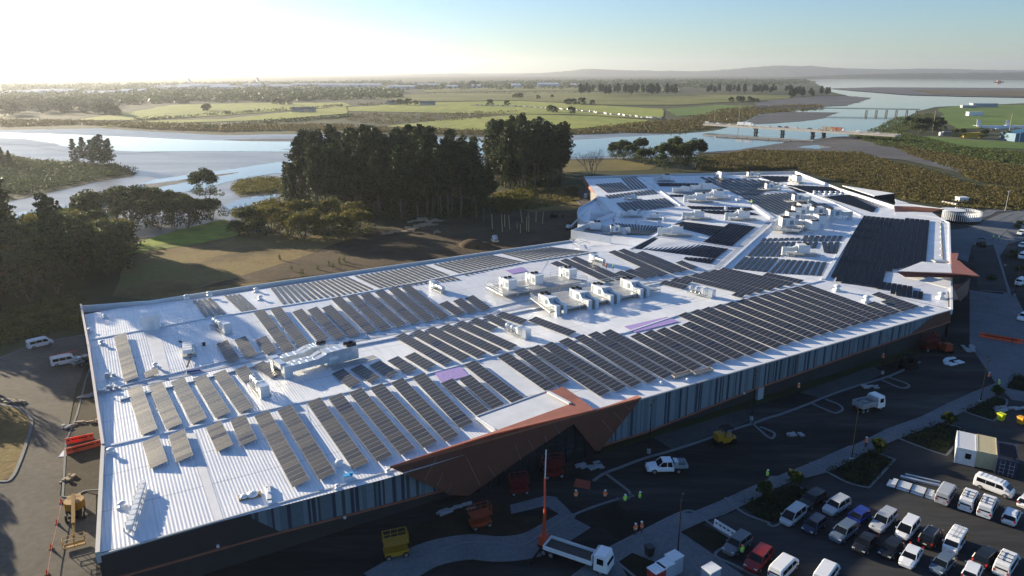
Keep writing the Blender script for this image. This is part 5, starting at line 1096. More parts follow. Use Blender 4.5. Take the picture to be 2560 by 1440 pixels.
def car(kind,col,rack=None):
    key=(kind,col,rack)
    if key in CARC: return CARC[key]
    pm=paint(col,COLS[col]); out=[]
    if kind in('sedan','hatch','suv','mpv'):
        T={'sedan':(4.6,.90,.97,1.42,[(-1.75,-.95,.45,1.25)]),'hatch':(4.1,.87,.98,1.48,[(-1.95,-1.6,.4,1.2)]),'suv':(4.6,.93,1.08,1.68,[(-2.15,-1.85,.45,1.2)]),'mpv':(4.6,.90,1.05,1.72,[(-2.2,-2.0,.7,1.75)])}[kind]
        L,w,belt,top,(g,)=T; h=L/2
        hood=belt-.02 if kind!='mpv' else belt-.05
        st=[(-h,belt*.55,w*.78),(-h+.08,belt*.86,w*.9),(-h+.35,belt,w*.98),(-.8,belt,w),(.8,belt,w),(g[3]-.1,belt-.01,w),(h-.7,hood-.08,w*.97),(h-.18,hood-.22,w*.88),(h,hood-.42,w*.74)]
        b=MB().loft(ringbody(st)); 
        x0,x1,x2,x3=g; wb,wt=w*.93,w*.76; r=[]
        gl=MB().loft([[(x0,-wb,belt-.05),(x0,wb,belt-.05),(x0+.02,wb*.98,belt+.02),(x0+.02,-wb*.98,belt+.02)],[(x1,-wb,belt-.05),(x1,wb,belt-.05),(x1,wt,top-.03),(x1,-wt,top-.03)],[(x2,-wb,belt-.05),(x2,wb,belt-.05),(x2,wt,top-.02),(x2,-wt,top-.02)],[(x3,-wb*.95,belt-.08),(x3,wb*.95,belt-.08),(x3-.02,wb*.94,belt-.0),(x3-.02,-wb*.94,belt-.0)]])
        rf=MB().loft([[(x1-.1,-wt-.02,top-.07),(x1-.1,wt+.02,top-.07),(x1-.02,wt-.03,top+.02),(x1-.02,-wt+.03,top+.02)],[((x1+x2)/2,-wt-.02,top-.04),((x1+x2)/2,wt+.02,top-.04),((x1+x2)/2,wt-.04,top+.06),((x1+x2)/2,-wt+.04,top+.06)],[(x2+.12,-wt-.02,top-.09),(x2+.12,wt+.02,top-.09),(x2+.02,wt-.03,top+.02),(x2+.02,-wt+.03,top+.02)]])
        for s in(-1,1):
            rf.bar((x3-.05,s*wb*.95,belt-.02),(x2+.05,s*(wt+.0),top-.04),.07,.07); rf.bar((x0+.05,s*wb*.97,belt),(x1,s*wt,top-.04),.12,.09)
            for xx in ((x1+x2)/2,x1+.15): rf.bar((xx,s*(wb+.005),belt-.02),(xx,s*(wt+.01),top-.04),.07,.05)
            b.box(x3-.35,s*(w+.08),belt-.05,.16,.16,.12)
        wr=.33 if kind!='suv' else .37; wx=(-h+.85,h-.85)
        hl=[(h-.14,hood-.38)]
    elif kind=='van':
        L,w,top=4.8,.88,1.95; h=L/2
        prof=[(-h,1.6,w*.85),(-h+.06,top-.12,w*.94),(-h+.3,top,w),(0,top+.02,w),(h-1.35,top-.02,w),(h-.95,top-.22,w*.98)]
        b=MB(); rings=[]
        tab=[(-h,1.5,.80),(-h+.05,top-.08,.86),(-h+.4,top,.88),(0,top+.03,.88),(h-1.3,top,.88),(h-.85,top-.28,.87),(h-.3,1.22,.84),(h-.06,.98,.78),(h,.7,.7)]
        for x,zt,ww in tab:
            zz_=max(zt,.7); f=min(1,(zz_-.3)/1.6)
            rings.append([(x,-ww*.92,.28),(x,-ww,.5),(x,-ww,min(zz_-.05,1.1)),(x,-ww*(1-.10*f),zz_-.10),(x,-ww*(1-.22*f),zz_),(x,ww*(1-.22*f),zz_),(x,ww*(1-.10*f),zz_-.10),(x,ww,min(zz_-.05,1.1)),(x,ww,.5),(x,ww*.92,.28)])
        b.loft(rings); gl=MB(); rf=MB()
        for s in(-1,1):
            y0,y1=.885*s,.815*s
            for xa,xb in ((-h+.35,-.95),(-.88,.25),(.35,h-1.35)):
                gl.slab([(xa,y0+s*.006,1.12),(xb+(.45 if xb>1 else 0),y0+s*.006,1.12),(xb,y1+s*.012,1.68),(xa,y1+s*.012,1.68)],(0,-s*.02,0))
            b.box(h-.95,s*(w+.1),1.1,.12,.18,.25)
        gl.slab([(h-.30,-.72,1.24),(h-.30,.72,1.24),(h-.84,.70,1.70),(h-.84,-.70,1.70)],(-.03,0,-.03)); gl.slab([(-h-.012,-.66,1.12),(-h-.012,.66,1.12),(-h+.02,.64,1.66),(-h+.02,-.64,1.66)],(.02,0,0))
        for k in range(5): rf.box(-h+.6+k*.62,0,top+.02,.08,1.3,.02)
        wr=.34; wx=(-h+.95,h-.75); hl=[(h-.06,.78)]
    elif kind in('ute','trayute'):
        L,w,belt,top=5.3,.92,1.08,1.72; h=L/2
        st=[(-h,.6,.85),(-h+.05,1.02,.9),(-h+1.8,1.02,.92),(.0,belt,w),(1.2,belt,w),(h-.6,.98,.9),(h-.15,.85,.84),(h,.65,.72)]
        b=MB().loft(ringbody(st if kind=='ute' else [(-.95,1.0,.9)]+st[3:],.35))
        gl=MB().loft([[(-.85,-.84,belt-.05),(-.85,.84,belt-.05),(-.7,.70,top-.05),(-.7,-.70,top-.05)],[(.55,-.84,belt-.05),(.55,.84,belt-.05),(.55,.72,top-.03),(.55,-.72,top-.03)],[(1.3,-.82,belt-.05),(1.3,.82,belt-.05),(1.28,.80,belt+.0),(1.28,-.80,belt+.0)]])
        rf=MB().box(-.05,0,top-.04,1.3,1.46,.1)
        for s in(-1,1):
            rf.bar((1.25,s*.8,belt),(.6,s*.71,top-.02),.07,.07); rf.bar((-.8,s*.84,belt-.05),(-.68,s*.7,top),.14,.07); rf.bar((0,s*.845,belt-.05),(0,s*.715,top),.08,.05); b.box(.95,s*1.0,belt-.02,.16,.16,.14)
        if kind=='ute':
            rf.loft([[(-2.55,-.8,1.0),(-2.55,.8,1.0),(-2.5,.7,1.62),(-2.5,-.7,1.62)],[(-.95,-.84,1.0),(-.95,.84,1.0),(-.95,.72,1.68),(-.95,-.72,1.68)]])
            for s in (-1,1): gl.slab([(-2.4,s*.815,1.15),(-1.05,s*.84,1.15),(-1.05,s*.77,1.55),(-2.35,s*.76,1.52)],(0,-s*.01,0))
            gl.slab([(-2.56,-.65,1.1),(-2.56,.65,1.1),(-2.52,.6,1.5),(-2.52,-.6,1.5)],(.01,0,0))
        else:
            tr=MB().box(-1.85,0,.85,1.9,1.85,.1).box(-1.85,.92,.95,1.9,.05,.3).box(-1.85,-.92,.95,1.9,.05,.3).box(-2.78,0,.95,.05,1.85,.3)
            tr.box(-1.2,.3,.95,.55,1.2,.85); out.append(('tray',tr.mesh('tray',GALV))); out.append(('tool_box',MB().box(-2.1,-.3,.95,1.0,.9,.55).mesh('tb',mat('tool_grey',(.16,.17,.18),.5))))
        wr=.38; wx=(-h+1.1,h-.95); hl=[(h-.1,.78)]
    out.insert(0,('body',b.mesh('body',pm))); out.append(('window',gl.mesh('glass',CGL)))
    if len(rf.v): out.append(('roof',rf.mesh('roofp',pm)))
    for x in wx:
        for s in(-1,1): out.append(wheel_parts(x,s*(w-.10),wr))
    bk=-h
    for s in(-1,1):
        out.append(('headlight',MB().box(hl[0][0]-.03,s*w*.66,hl[0][1],.14,.34,.15).mesh('hl',LAMP))); 
        if kind!='trayute': out.append(('tail_light',MB().box(bk+.03,s*w*.80,.72,.10,.2,.32).mesh('tl',TAIL)))
    out.append(('number_plate',MB().box(bk-.02+(.0),0,.55,.02,.42,.13).mesh('np',PLATE)))
    if rack=='bars': out.append(('roof_rack',MB().bar((-.9,-.7,2.1),(-.9,.7,2.1),.06).bar((0,-.7,2.1),(0,.7,2.1),.06).bar((-1.7,-.7,2.1),(-1.7,.7,2.1),.06).bar((-1.8,-.66,2.08),(.4,-.66,2.08),.05).bar((-1.8,.66,2.08),(.4,.66,2.08),.05).mesh('rk',BLACK)))
    if rack=='rails': out.append(('roof_rail',MB().bar((-1.4,-.6,1.78),(.4,-.6,1.78),.05).bar((-1.4,.6,1.78),(.4,.6,1.78),.05).mesh('rr',GALV)))
    if rack=='ladder':
        m=MB()
        for y in(-.1,.35): m.bar((-1.9,y,2.2),(1.5,y,2.2),.06)
        for k in range(9): m.bar((-1.7+k*.38,-.1,2.2),(-1.7+k*.38,.35,2.2),.04)
        for x in(-1.5,-.3,.9): m.bar((x,-.7,2.1),(x,.7,2.1),.06)
        out.append(('ladder',m.mesh('ld',GALV))); q=MB(); q.box(-1.85,.0,.6,1.0,1.80,1.0); out.append(('orange_panel',MB().box(-1.75,-.895,.6,1.0,.02,1.0).box(-1.75,.895,.6,1.0,.02,1.0).mesh('op',paint('orange',COLS['orange']))))
    if rack=='pipe': out.append(('roof_pipes',MB().bar((-2.6,.2,2.15),(2.6,.5,2.15),.1).bar((-2.6,.35,2.15),(2.4,.6,2.15),.08).mesh('rp',mat('red_pipe',(.5,.06,.04),.5)))); 
    CARC[key]=out; return out
def drive(kind,col,front,rear,label,rack=None,cat=None,group=None,f=Y4,s=1.0):
    a=P(*f(*front)) if f else P(*front); b=P(*f(*rear)) if f else P(*rear)
    c=(a+b)/2; c.z=.10
    nm={'sedan':'parked_car','hatch':'parked_car','suv':'parked_suv','mpv':'parked_minivan','van':'parked_van','ute':'pickup_truck','trayute':'flatbed_pickup'}[kind]
    return inst(car(kind,col,rack),nm,label,cat or {'van':'van','mpv':'minivan','ute':'pickup truck','trayute':'pickup truck'}.get(kind,'car'),tuple(c),aim(b,a),group,s)
G='vehicles parked in the car park'
for k in [('mpv','silver',(165,1095),(300,985),'silver minivan at the left end of the front car row, beside a planter'),
 ('suv','black',(310,960),(430,890),'black SUV tucked beside the planter behind the silver minivan'),
 ('hatch','navy',(330,1150),(440,1060),'dark navy car right of the silver minivan'),
 ('suv','silver',(480,1010),(610,930),'silver SUV with roof box at the back row, nearest the planters'),
 ('hatch','blue',(650,1085),(755,1010),'bright blue hatchback in the back row','x'),
 ('suv','slate',(535,1205),(655,1115),'slate blue SUV in front of the blue hatchback'),
 ('ute','silver',(815,1145),(945,1015),'silver pickup with a canopy facing the camera'),
 ('sedan','black',(705,1285),(800,1185),'black sedan in front of the silver pickup'),
 ('mpv','white',(1000,1200),(1110,1070),'white minivan with a reflective sunshade in its windscreen'),
 ('hatch','black',(885,1330),(985,1230),'black hatchback with clear headlights left of the white sedan'),
 ('sedan','white',(1040,1395),(1120,1270),'white sedan in the front row beside the black hatchback'),
 ('suv','black',(1270,1135),(1180,1245),'black SUV with silver roof rails seen from behind','rails'),
 ('van','white',(1345,1310),(1440,1165),'white van with a ladder on top and an orange side panel','ladder'),
 ('hatch','slate',(1265,1430),(1350,1350),'shiny slate hatchback below the ladder van'),
 ('suv','black',(1680,1290),(1570,1390),'black SUV with glowing red tail light near the lower right'),
 ('van','white',(1800,1335),(1725,1455),'white van with black roof bars at the lower right corner','bars'),
 ('hatch','white',(1545,1395),(1500,1490),'white car with roof rails at the bottom edge, lower right'),
 ('van','white',(220,1370),(110,1480),'white van cut by the bottom edge, left part of the car park'),
 ('van','white',(510,1415),(430,1530),'white van cut by the bottom edge, its roof only just in view'),
 ('van','silver',(1375,825),(1290,950),'silver van at the left of the upper row, rear to the camera'),
 ('van','white',(1530,870),(1460,1000),'white van with roof bars second in the upper row','bars'),
 ('van','white',(1660,920),(1600,1040),'white wagon third in the upper row, strapped roof load','bars'),
 ('hatch','white',(1830,985),(1775,1095),'small white hatchback last in the upper row'),
 ('van','white',(1800,880),(1560,790),'big white van side on in the sunlight below the containers'),
 ('hatch','white',(1960,900),(1895,960),'white car just entering at the right edge below the sunlit van')]:
    rk=k[5] if len(k)>5 and k[5]!='x' else None; drive(k[0],k[1],k[2],k[3],k[4],rk,None,G)
drive('suv','grey',(1680,1290),(1785,1205),'grey SUV beside the kerb with a worker in yellow next to it',None,None,G,Y3)
drive('suv','red',(1830,1420),(1940,1300),'dark red SUV at the bottom of the car park',None,None,G,Y3,1.05)
drive('trayute','white',(1095,690),(1345,685),'white pickup with a tool tray on the building site',None,None,None,Y3,1.1)
drive('van','white',(127,861),(76,873),'white van parked on the left road under the trees',None,None,None,None)
drive('van','white',(192,905),(133,917),'white van with a red pipe on its roof beside the mall corner','pipe',None,None,None)
drive('trayute','navy',(232,905),(203,915),'dark blue pickup half hidden at the mall corner',None,None,None,None)
drive('trayute','white',(1236,592),(1238,612),'white pickup parked on the soil behind the mall',None,None,None,None)
drive('trayute','white',(1228,598),(1246,617),'second white pickup behind the mall, with its tray towards the roof',None,None,None,None)
drive('van','white',(1468,489),(1462,500),'white van on the drive beside the far left roof corner',None,None,None,None)
for i,(x,y) in enumerate([(2551,587),(2554,618),(2556,646),(2550,712),(2558,800)]):
    drive(['suv','hatch','van','van','suv'][i],'white',(x-10,y+5),(x+12,y-5),f'{ordn(i)} white vehicle from the top along the right picture edge',None,None,'vehicles along the right edge',None)
# ---- trucks
def truck_parts(L=7.5,tray=4.6,tipper=False):
    h=L/2; cab=MB(); w=1.15
    cab.loft([[(h-1.75,-w,.55),(h-1.75,w,.55),(h-1.75,w*.95,2.6),(h-1.75,-w*.95,2.6)],[(h-.35,-w,.55),(h-.35,w,.55),(h-.35,w*.92,2.65),(h-.35,-w*.92,2.65)],[(h,-w*.97,.55),(h,w*.97,.55),(h-.02,w*.95,1.5),(h-.02,-w*.95,1.5)]])
    gl=MB(); gl.slab([(h+.0,-.95,1.55),(h+.0,.95,1.55),(h-.33,.9,2.4),(h-.33,-.9,2.4)],(-.03,0,-.02))
    for s in(-1,1): gl.box(h-.95,s*(w-.02),1.5,.8,.06,.75)
    bd=MB(); bd.box(h-2-tray/2,0,1.0,tray,2.3,.15)
    for s in(-1,1): bd.box(h-2-tray/2,s*1.15,1.15,tray,.06,.45 if not tipper else .8)
    bd.box(h-2-tray,0,1.15,.06,2.3,.45 if not tipper else .8); bd.box(h-2,0,1.15,.08,2.3,1.3)
    dk_=MB(); dk_.box(h-2-tray/2,0,1.155,tray-.1,2.2,.03)
    ch=MB(); ch.box(-.4,0,.6,L-1,.9,.3)
    o=[('cab',cab.mesh('cab',paint('white',COLS['white']))),('window',gl.mesh('gl',CGL)),('tray',bd.mesh('tray',WHITE if not tipper else GALV)),('chassis',ch.mesh('ch',BLACK)),('deck_floor',dk_.mesh('dk',mat('deck_floor',(.06,.055,.05),.9)))]
    for x in (h-.9,-h+1.2,-h+2.2):
        for s in(-1,1): o.append(wheel_parts(x,s*.95,.45))
    return o
TR=truck_parts(9.6,6.4); TP=truck_parts(6.2,3.4,True)
a,b=P(*Y4(850,225)),P(*Y4(680,265)); c=(a+b)/2
t=inst(TP+[('tarp',MB().dome((-.6,0,1.3),1.2,10,3,.55).mesh('tp',mat('grey_tarp',(.18,.19,.18),.8)))],'tipper_truck','small white tipper truck with a covered load on the site road','truck',tuple(c),aim(b,a))
a,b=P(*Y3(830,1420)),P(*Y3(300,1240)); c=(a+b)/2
t=inst(TR,'crane_truck','flatbed truck with an orange folding crane at the bottom centre','truck',tuple(c),aim(b,a),None,1.0)
ORG=mat('crane_orange',(.45,.055,.018),.45); 
cr=MB(); cr.box(-4.1,0,1.0,.8,1.2,1.2); cr.bar((-4.1,0,2.1),(-4.0,.1,5.8),.32,.3,0); cr.obj('crane_mast',ORG,t)
cr=MB(); cr.bar((-4.0,.1,5.7),(-4.6,1.2,9.3),.24,.24); cr.obj('crane_boom',ORG,t)
cr=MB(); cr.bar((-4.6,1.2,9.3),(-5.0,2.2,12.6),.13,.13); cr.obj('crane_tip',WHITE,t)
cr=MB(); cr.bar((-4.0,-.9,.9),(-4.2,-3,.3),.2); cr.bar((-4.0,.9,.9),(-4.0,2.6,.3),.2); cr.box(-4.2,-3,.0,.5,.5,.3); cr.obj('outrigger',BLACK,t)
# ---- containers
def container(p,rz,L,m,label,door=True,window=False,solar=False):
    t=thing('shipping_container' if not window else 'site_cabin',label,'container' if not window else 'site cabin',tuple(p),rz); w=2.44;h=2.6
    b=MB(); b.box(0,0,.12,L,w,h)
    for k in range(int(L/.3)):
        x=-L/2+.2+k*.3
        for s in(-1,1): b.box(x,s*(w/2+.02),.25,.14,.05,h-.3)
        b.box(x,0,h+.12,.14,w-.2,.03)
    b.obj('box',m,t)
    f=MB()
    for x in(-L/2,L/2):
        for s in(-1,1): f.box(x,s*w/2,.0,.18,.18,h+.15)
    f.bar((-L/2,-w/2,h+.1),(L/2,-w/2,h+.1),.14); f.bar((-L/2,w/2,h+.1),(L/2,w/2,h+.1),.14); f.bar((-L/2,-w/2,h+.1),(-L/2,w/2,h+.1),.14); f.bar((L/2,-w/2,h+.1),(L/2,w/2,h+.1),.14); f.obj('corner_frame',m,t)
    if door:
        for s in(-1,1):
            d=MB(); d.box(-L/2-.04,s*.58,.2,.06,1.08,h-.25); dd=d.obj('door',m,t)
            r_=MB(); 
            for q in(-.3,.25): r_.bar((-L/2-.1,s*.58+q,.25),(-L/2-.1,s*.58+q,h),.04)
            for q in(.7,1.3,1.9): r_.box(-L/2-.1,s*.58,q,.05,.8,.07)
            r_.obj('lock_rod',GALV,dd)
    if window: MB().box(-L/2-.03,-.35,1.2,.08,.75,.85).obj('window',CGL,t); MB().box(-L/2-.05,.6,.2,.06,.8,2.0).obj('door',WHITE,t)
    if solar:
        for k in range(4): MB().box(-L/2+.9+k*1.1,0,h+.5,1.0,2.1,.05).obj('solar_panel',NAVY,t)
        MB().bar((-L/2+.3,-1,h+.4),(L/2-1,-1,h+.4),.06).obj('panel_rail',GALV,t)
    return t
def two(f,a,b): return P(*f(*a)),P(*f(*b))
a,b=two(Y4,(1398,628),(1530,658)); d=(b-a).normalized(); n_=Vector((-d.y,d.x,0)); rzc=math.atan2(n_.y,n_.x)
container(a+(b-a).normalized()*1.22+n_*3.03,rzc,6.06,mat('container_white',(.72,.73,.73),.5,noise=.08),'white site cabin with a square window, left of the row of containers',False,True)
a2,b2=two(Y4,(1540,655),(1665,690)); container(a2+d*1.3+n_*3.03,rzc,6.06,mat('container_cream',(.62,.54,.33),.55,noise=.1),'cream shipping container with double doors in the middle of the row')
a3,b3=two(Y4,(1680,708),(1820,742)); container(a3+d*1.4+n_*3.03,rzc,6.06,mat('container_navy',(.025,.035,.075),.5),'navy shipping container with solar panels on its roof',True,False,True)
# ---- people
def person_mesh(pose,seed):
    J={'pelvis':(0,0,.93),'chest':(0,0,1.3),'neck':(0,.0,1.48),'head':(0.02,0,1.60),'top':(0.02,0,1.72)}
    bm=bmesh.new(); lay=bm.verts.layers.skin.verify() if False else None
    V=[];E=[];Rd=[]
    def v(p,r,par=None): V.append(p);Rd.append(r); i=len(V)-1; (E.append((par,i)) if par is not None else None); return i
    pel=v((0,0,.95),.155); ch=v((.02,0,1.25),.165,pel); nk=v((.02,0,1.47),.065,ch); hd=v((.04,0,1.60),.095,nk); v((.04,0,1.70),.08,hd)
    st={'stand':(.05,-.03),'walk':(.32,-.30),'work':(.18,-.05)}[pose]
    for s,o in((1,st[0]),(-1,st[1])):
        hp=v((0,s*.10,.88),.10,pel); kn=v((o*.45+.03,s*.11,.50),.07,hp); an=v((o*.9,s*.11,.09),.048,kn); v((o*.9+.14,s*.12,.04),.045,an)
        sh=v((.0,s*.20,1.42),.065,ch); a_=(.05,.02) if pose!='work' else (.22,.42)
        el=v((a_[0],s*.27,1.14),.05,sh); wr=v((a_[1]+.08,s*.25,.90 if pose!='work' else 1.05),.038,el); v((a_[1]+.11,s*.25,.80 if pose!='work' else 1.0),.045,wr)
    me=D.meshes.new('person_body'); me.from_pydata(V,E,[]); o=D.objects.new('tmp',me); COL.objects.link(o)
    md=o.modifiers.new('s','SKIN'); 
    for i,r in enumerate(Rd): me.skin_vertices[0].data[i].radius=(r,r)
    me.skin_vertices[0].data[0].use_root=True; sb=o.modifiers.new('u','SUBSURF'); sb.levels=1
    return o
PERS={}
SKIN=mat('skin',(.42,.25,.18),.6); TROU=mat('dark_trousers',(.03,.035,.05),.8); 
def build_bodies():
    tmp={}
    for p in('stand','walk','work'): tmp[p]=person_mesh(p,0)
    dg=bpy.context.evaluated_depsgraph_get()
    for p,o in tmp.items():
        me=D.meshes.new_from_object(o.evaluated_get(dg)); me.name='person_body'; me.materials.clear(); me.materials.append(TROU); me.materials.append(SKIN); 
        for f in me.polygons: f.material_index=1 if (f.center.z>1.47 or (abs(f.center.y)>.21 and f.center.z<.98)) else 0; f.use_smooth=True
        PERS[p]=me; D.objects.remove(o)
build_bodies()
VEST={'orange':mat('vest_orange',(1.0,.22,.05),.6),'yellow':mat('vest_yellow',(.55,.95,.06),.6)}
def vest_mesh(c):
    m=MB(); rings=[]
    for z,a,b in((.88,.17,.21),(1.05,.165,.20),(1.25,.175,.225),(1.40,.15,.25),(1.47,.09,.14)): rings.append([(.01+a*math.cos(k*.524),b*math.sin(k*.524),z) for k in range(12)])
    m.loft(rings); 
    for s in(-1,1): m.cyl((0,s*.19,1.42),(.05,s*.27,1.16),.085,.07,8)
    return m.mesh('vest',VEST[c])
VM={c:vest_mesh(c) for c in VEST}; STR=MB(); 
STRIPE=MB().loft([[(.01+.19*math.cos(k*.524),.235*math.sin(k*.524),z) for k in range(12)] for z in(1.06,1.12)]).mesh('stripe',mat('reflective',(.75,.75,.72),.4))
HELM={c:MB().dome((.04,0,1.66),.135,12,4,.95).cyl((.05,0,1.645),(.05,0,1.665),.165,.165,12).mesh('helmet',mat('helmet_'+c,k,.4)) for c,k in(('white',(.8,.8,.8)),('orange',(.9,.2,.05)))}
def person(px,vest,pose,rz,label,helm='white',z=0.05,roof=False,s=1.05):
    p=RH(*px) if roof else P(*px,z)
    return inst([('body',PERS[pose]),('safety_vest',VM[vest],[('reflective_band',STRIPE)]),('helmet',HELM[helm])],'person',label,'person',tuple(p),rz,'site workers',s)
person(Y3(575,905),'orange','stand',2,'worker in an orange vest and white helmet left of the orange barrier')
person(Y3(783,905),'orange','work',1,'worker in a pink orange vest working beside the curved kerb')
person(Y3(925,935),'yellow','walk',-1,'worker in a yellow vest standing on the kerb tip')
person(Y3(1032,915),'yellow','walk',0,'striding worker in a yellow vest on the dark site surface')
person(Y3(1003,1150),'orange','stand',2,'left of two workers in orange by the footpath edge')
person(Y3(1048,1135),'orange','stand',3,'right of two workers in orange by the footpath edge')
person(Y3(1768,1310),'yellow','work',2,'worker in yellow beside the grey SUV','orange')
person(Y4(760,515),'orange','stand',2,'worker in an orange vest on the footpath above the planter')
person(Y4(48,755),'yellow','stand',0,'worker in dull yellow at the left end of the footpath')
person(Y4(273,115),'orange','stand',-1,'worker in orange standing on the long pavement by the wall')
person(Y4(1640,35),'orange','work',0,'worker in orange carrying one end of a long board')
person(Y4(1713,90),'yellow','work',3,'worker in yellow carrying the other end of the board')
person(Y4(-0+1640-0,0) if False else (2206,905),'orange','stand',1,'worker in orange beside the light pole base near the wall')
person(Y3(1950,745),'yellow','stand',2,'worker in yellow at the top of the footpath by the site road') if False else None
person(Zq(97,550),'yellow','stand',1,'worker in bright yellow standing on the far roof',roof=True,s=1.25)
person(Zg(622,450),'orange','work',1,'worker in orange crouching by the roof fan',roof=True)
person(Zg(692,455),'yellow','work',3,'worker in dark clothes beside the orange one at the roof fan',roof=True)
person(Zr(1130,720),'yellow','stand',1,'left worker in yellow at the crossing beyond the mall corner')
person(Zr(1185,730),'yellow','stand',3,'right worker in yellow at the crossing beyond the mall corner')
person(Zp(605,840),'orange','stand',1,'worker in orange by the unfinished roof tower',roof=True)
person(Y3(228,650),'orange','work',1,'left worker in orange under the entrance canopy')
person(Y3(258,655),'orange','work',2,'right worker in orange under the entrance canopy')
# ---- light poles
def pole_parts(hh=8.5):
    m=MB().cyl((0,0,.6),(0,0,hh),.085,.055,8); m.bar((0,-.1,hh-.1),(0,.1,hh-.1),.1)
    a=MB().bar((0,0,hh-.05),(.9,0,hh+.05),.06).bar((0,0,hh-.05),(-.5,0,hh),.06)
    l=MB().box(1.1,0,hh,.7,.3,.1).box(-.6,0,hh-.05,.4,.25,.1)
    return [('pole',m.mesh('pole',BLACK)),('arm',a.mesh('arm',BLACK)),('lamp_head',l.mesh('lamp',BLACK)),('base',MB().cyl((0,0,0),(0,0,.7),.3,.28,12).mesh('base',CONC))]
PO=pole_parts(); POW=[(a,m.copy()) for a,m in PO]
for a,m in POW[:3]: m.materials[0]=WHITE
for x,y,l,h in [(*Y3(1100,555),'light pole beside the wall right of the canopy',1.0),(*Y3(1838,318),'light pole by the pavement in front of the service door',1.0),(*Y3(1306,1300),'light pole standing on the footpath at bottom centre',.95),(*Y4(655,618),'light pole in the planter below the tipper truck',1.0),(*Y4(1582,200),'light pole in the planter near the yellow bin',1.0),(2206,935,'light pole by the far end of the striped wall',.9),(*Zr(1250,980),'light pole on the path along the right edge, upper',.9),(*Zr(1345,1280),'light pole on the path along the right edge, lower',.9)]:
    p=P(x,y,.05); inst(PO,'light_pole',l,'light pole',tuple(p),1.2,'black light poles',h)
p=P(*Zr(1252,430)); inst(POW,'light_pole','white light pole on the traffic island beyond the rotunda','light pole',tuple(p),.5,None,1.0)
# ================================================================ KERBS, PATHS, PLANTERS
KC=mat('kerb_concrete',(.15,.165,.175),.85,noise=.15,nscale=1)
def smooth(pts,n=5):
    out=[]
    for i in range(len(pts)-1):
        p0=pts[max(0,i-1)];p1=pts[i];p2=pts[i+1];p3=pts[min(len(pts)-1,i+2)]
        for k in range(n):
            t=k/n; out.append(.5*((2*p1)+(p2-p0)*t+(2*p0-5*p1+4*p2-p3)*t*t+(3*p1-3*p2+p3-p0)*t**3))
    out.append(pts[-1]); return out
def ribbon(name,pts,w,h,m,z=0,closed=False,f=None,sm=True):
    W=[P(*(f(*p) if f else p),z) for p in pts]
    if closed: W=W+[W[0]]
    if sm: W=smooth(W)
    mb=MB(); n=len(W); vs=[]
    for i in range(n):
        d=(W[min(i+1,n-1)]-W[max(i-1,0)]); 
        if d.length<1e-6: d=Vector((1,0,0))
        d.normalize(); q=Vector((-d.y,d.x,0))*w/2
        vs+= [W[i]-q,W[i]+q,W[i]+q+Vector((0,0,h)),W[i]-q+Vector((0,0,h))]
    fs=[]
    for i in range(n-1):
        for k in range(4): j=(k+1)%4; fs.append((4*i+k,4*i+j,4*i+4+j,4*i+4+k))
    fs+=[(3,2,1,0),tuple(4*(n-1)+k for k in range(4))]
    mb.add(vs,fs); return struct(mb.obj(name,m,None))
fp=[(1400,1460),(1511,1377),(1600,1330),(1691,1287),(1708,1281),(1726,1282),(1813,1246),(1920,1197),(1925,1190),(1945,1189),(2025,1157),(2122,1114),(2135,1112),(2207,1077),(2215,1072),(2303,1041),(2365,1010),(2431,980),(2535,940),(2600,915),(2700,880),(2740,900),(2620,935),(2515,968),(2483,992),(2410,1028),(2351,1058),(2247,1096),(2174,1129),(2070,1180),(1969,1207),(1900,1242),(1810,1287),(1754,1305),(1702,1329),(1860,1440),(1900,1500),(1600,1560)]
sheet('footpath',fp,.135,G_CONC,seed=60,amp=0)
sheet('footpath',[(1632,1093),(1858,1023),(1882,1051),(1681,1124)],.12,G_PAVE,seed=61,amp=0)
sheet('footpath',[(1999,981),(2184,915),(2210,934),(2061,998)],.12,G_PAVE,seed=62,amp=0)
sheet('footpath',[(2424,725),(2540,740),(2620,900),(2620,1010),(2530,1000),(2490,960),(2424,862)],.11,G_CONC,seed=63,amp=0,f=None)
sheet('footpath',[(2376,640),(2376,575),(2420,570),(2500,535),(2600,515),(2700,530),(2560,560),(2560,600),(2520,610),(2500,640),(2525,730),(2600,860),(2700,900),(2600,900),(2510,740),(2480,640),(2430,612),(2420,655)],.115,G_CONC,seed=64,amp=0)
sheet('road',[(2430,612),(2485,612),(2520,733),(2447,728)],.12,G_ASPH,seed=65,amp=0)
sheet('footpath',[(2425,1440),(2200,1600),(900,1600),(960,1440),(1040,1400),(1180,1365),(1280,1362),(1340,1350),(1420,1300),(1300,1390),(1200,1440)],.10,G_PAVE,seed=66,amp=0) if False else None
sheet('footpath',[(1275,1262),(1363,1239),(1390,1242),(1440,1292),(1425,1300),(1363,1265),(1278,1285)],.12,G_CONC,seed=66,amp=0)
sheet('trench',[(1470,1289),(1538,1256),(1615,1317),(1548,1352)],.09,gmat('dark_fill',(.008,.008,.008),(.016,.015,.014),scale=.3),seed=67)
sheet('dirt_patch',[(1000,1330),(1150,1270),(1270,1255),(1290,1290),(1400,1290),(1350,1335),(1150,1350),(1020,1385),(940,1420)],.08,gmat('dark_turf',(.016,.014,.009),(.035,.030,.018),scale=.3),seed=68)
ribbon('footpath',[(940,1460),(1010,1420),(1080,1385),(1170,1368),(1250,1373),(1330,1362),(1400,1325),(1440,1300)],5.0,.11,G_CONC)
ribbon('kerb',[(980,1440),(1060,1395),(1150,1360),(1230,1358),(1300,1366),(1350,1340),(1400,1305),(1480,1270),(1560,1245),(1585,1241)],.35,.17,KC)
ribbon('kerb',[Y3(780,700),Y3(860,760),Y3(950,830),Y3(962,865),Y3(940,885),Y3(870,885)],.4,.17,KC)
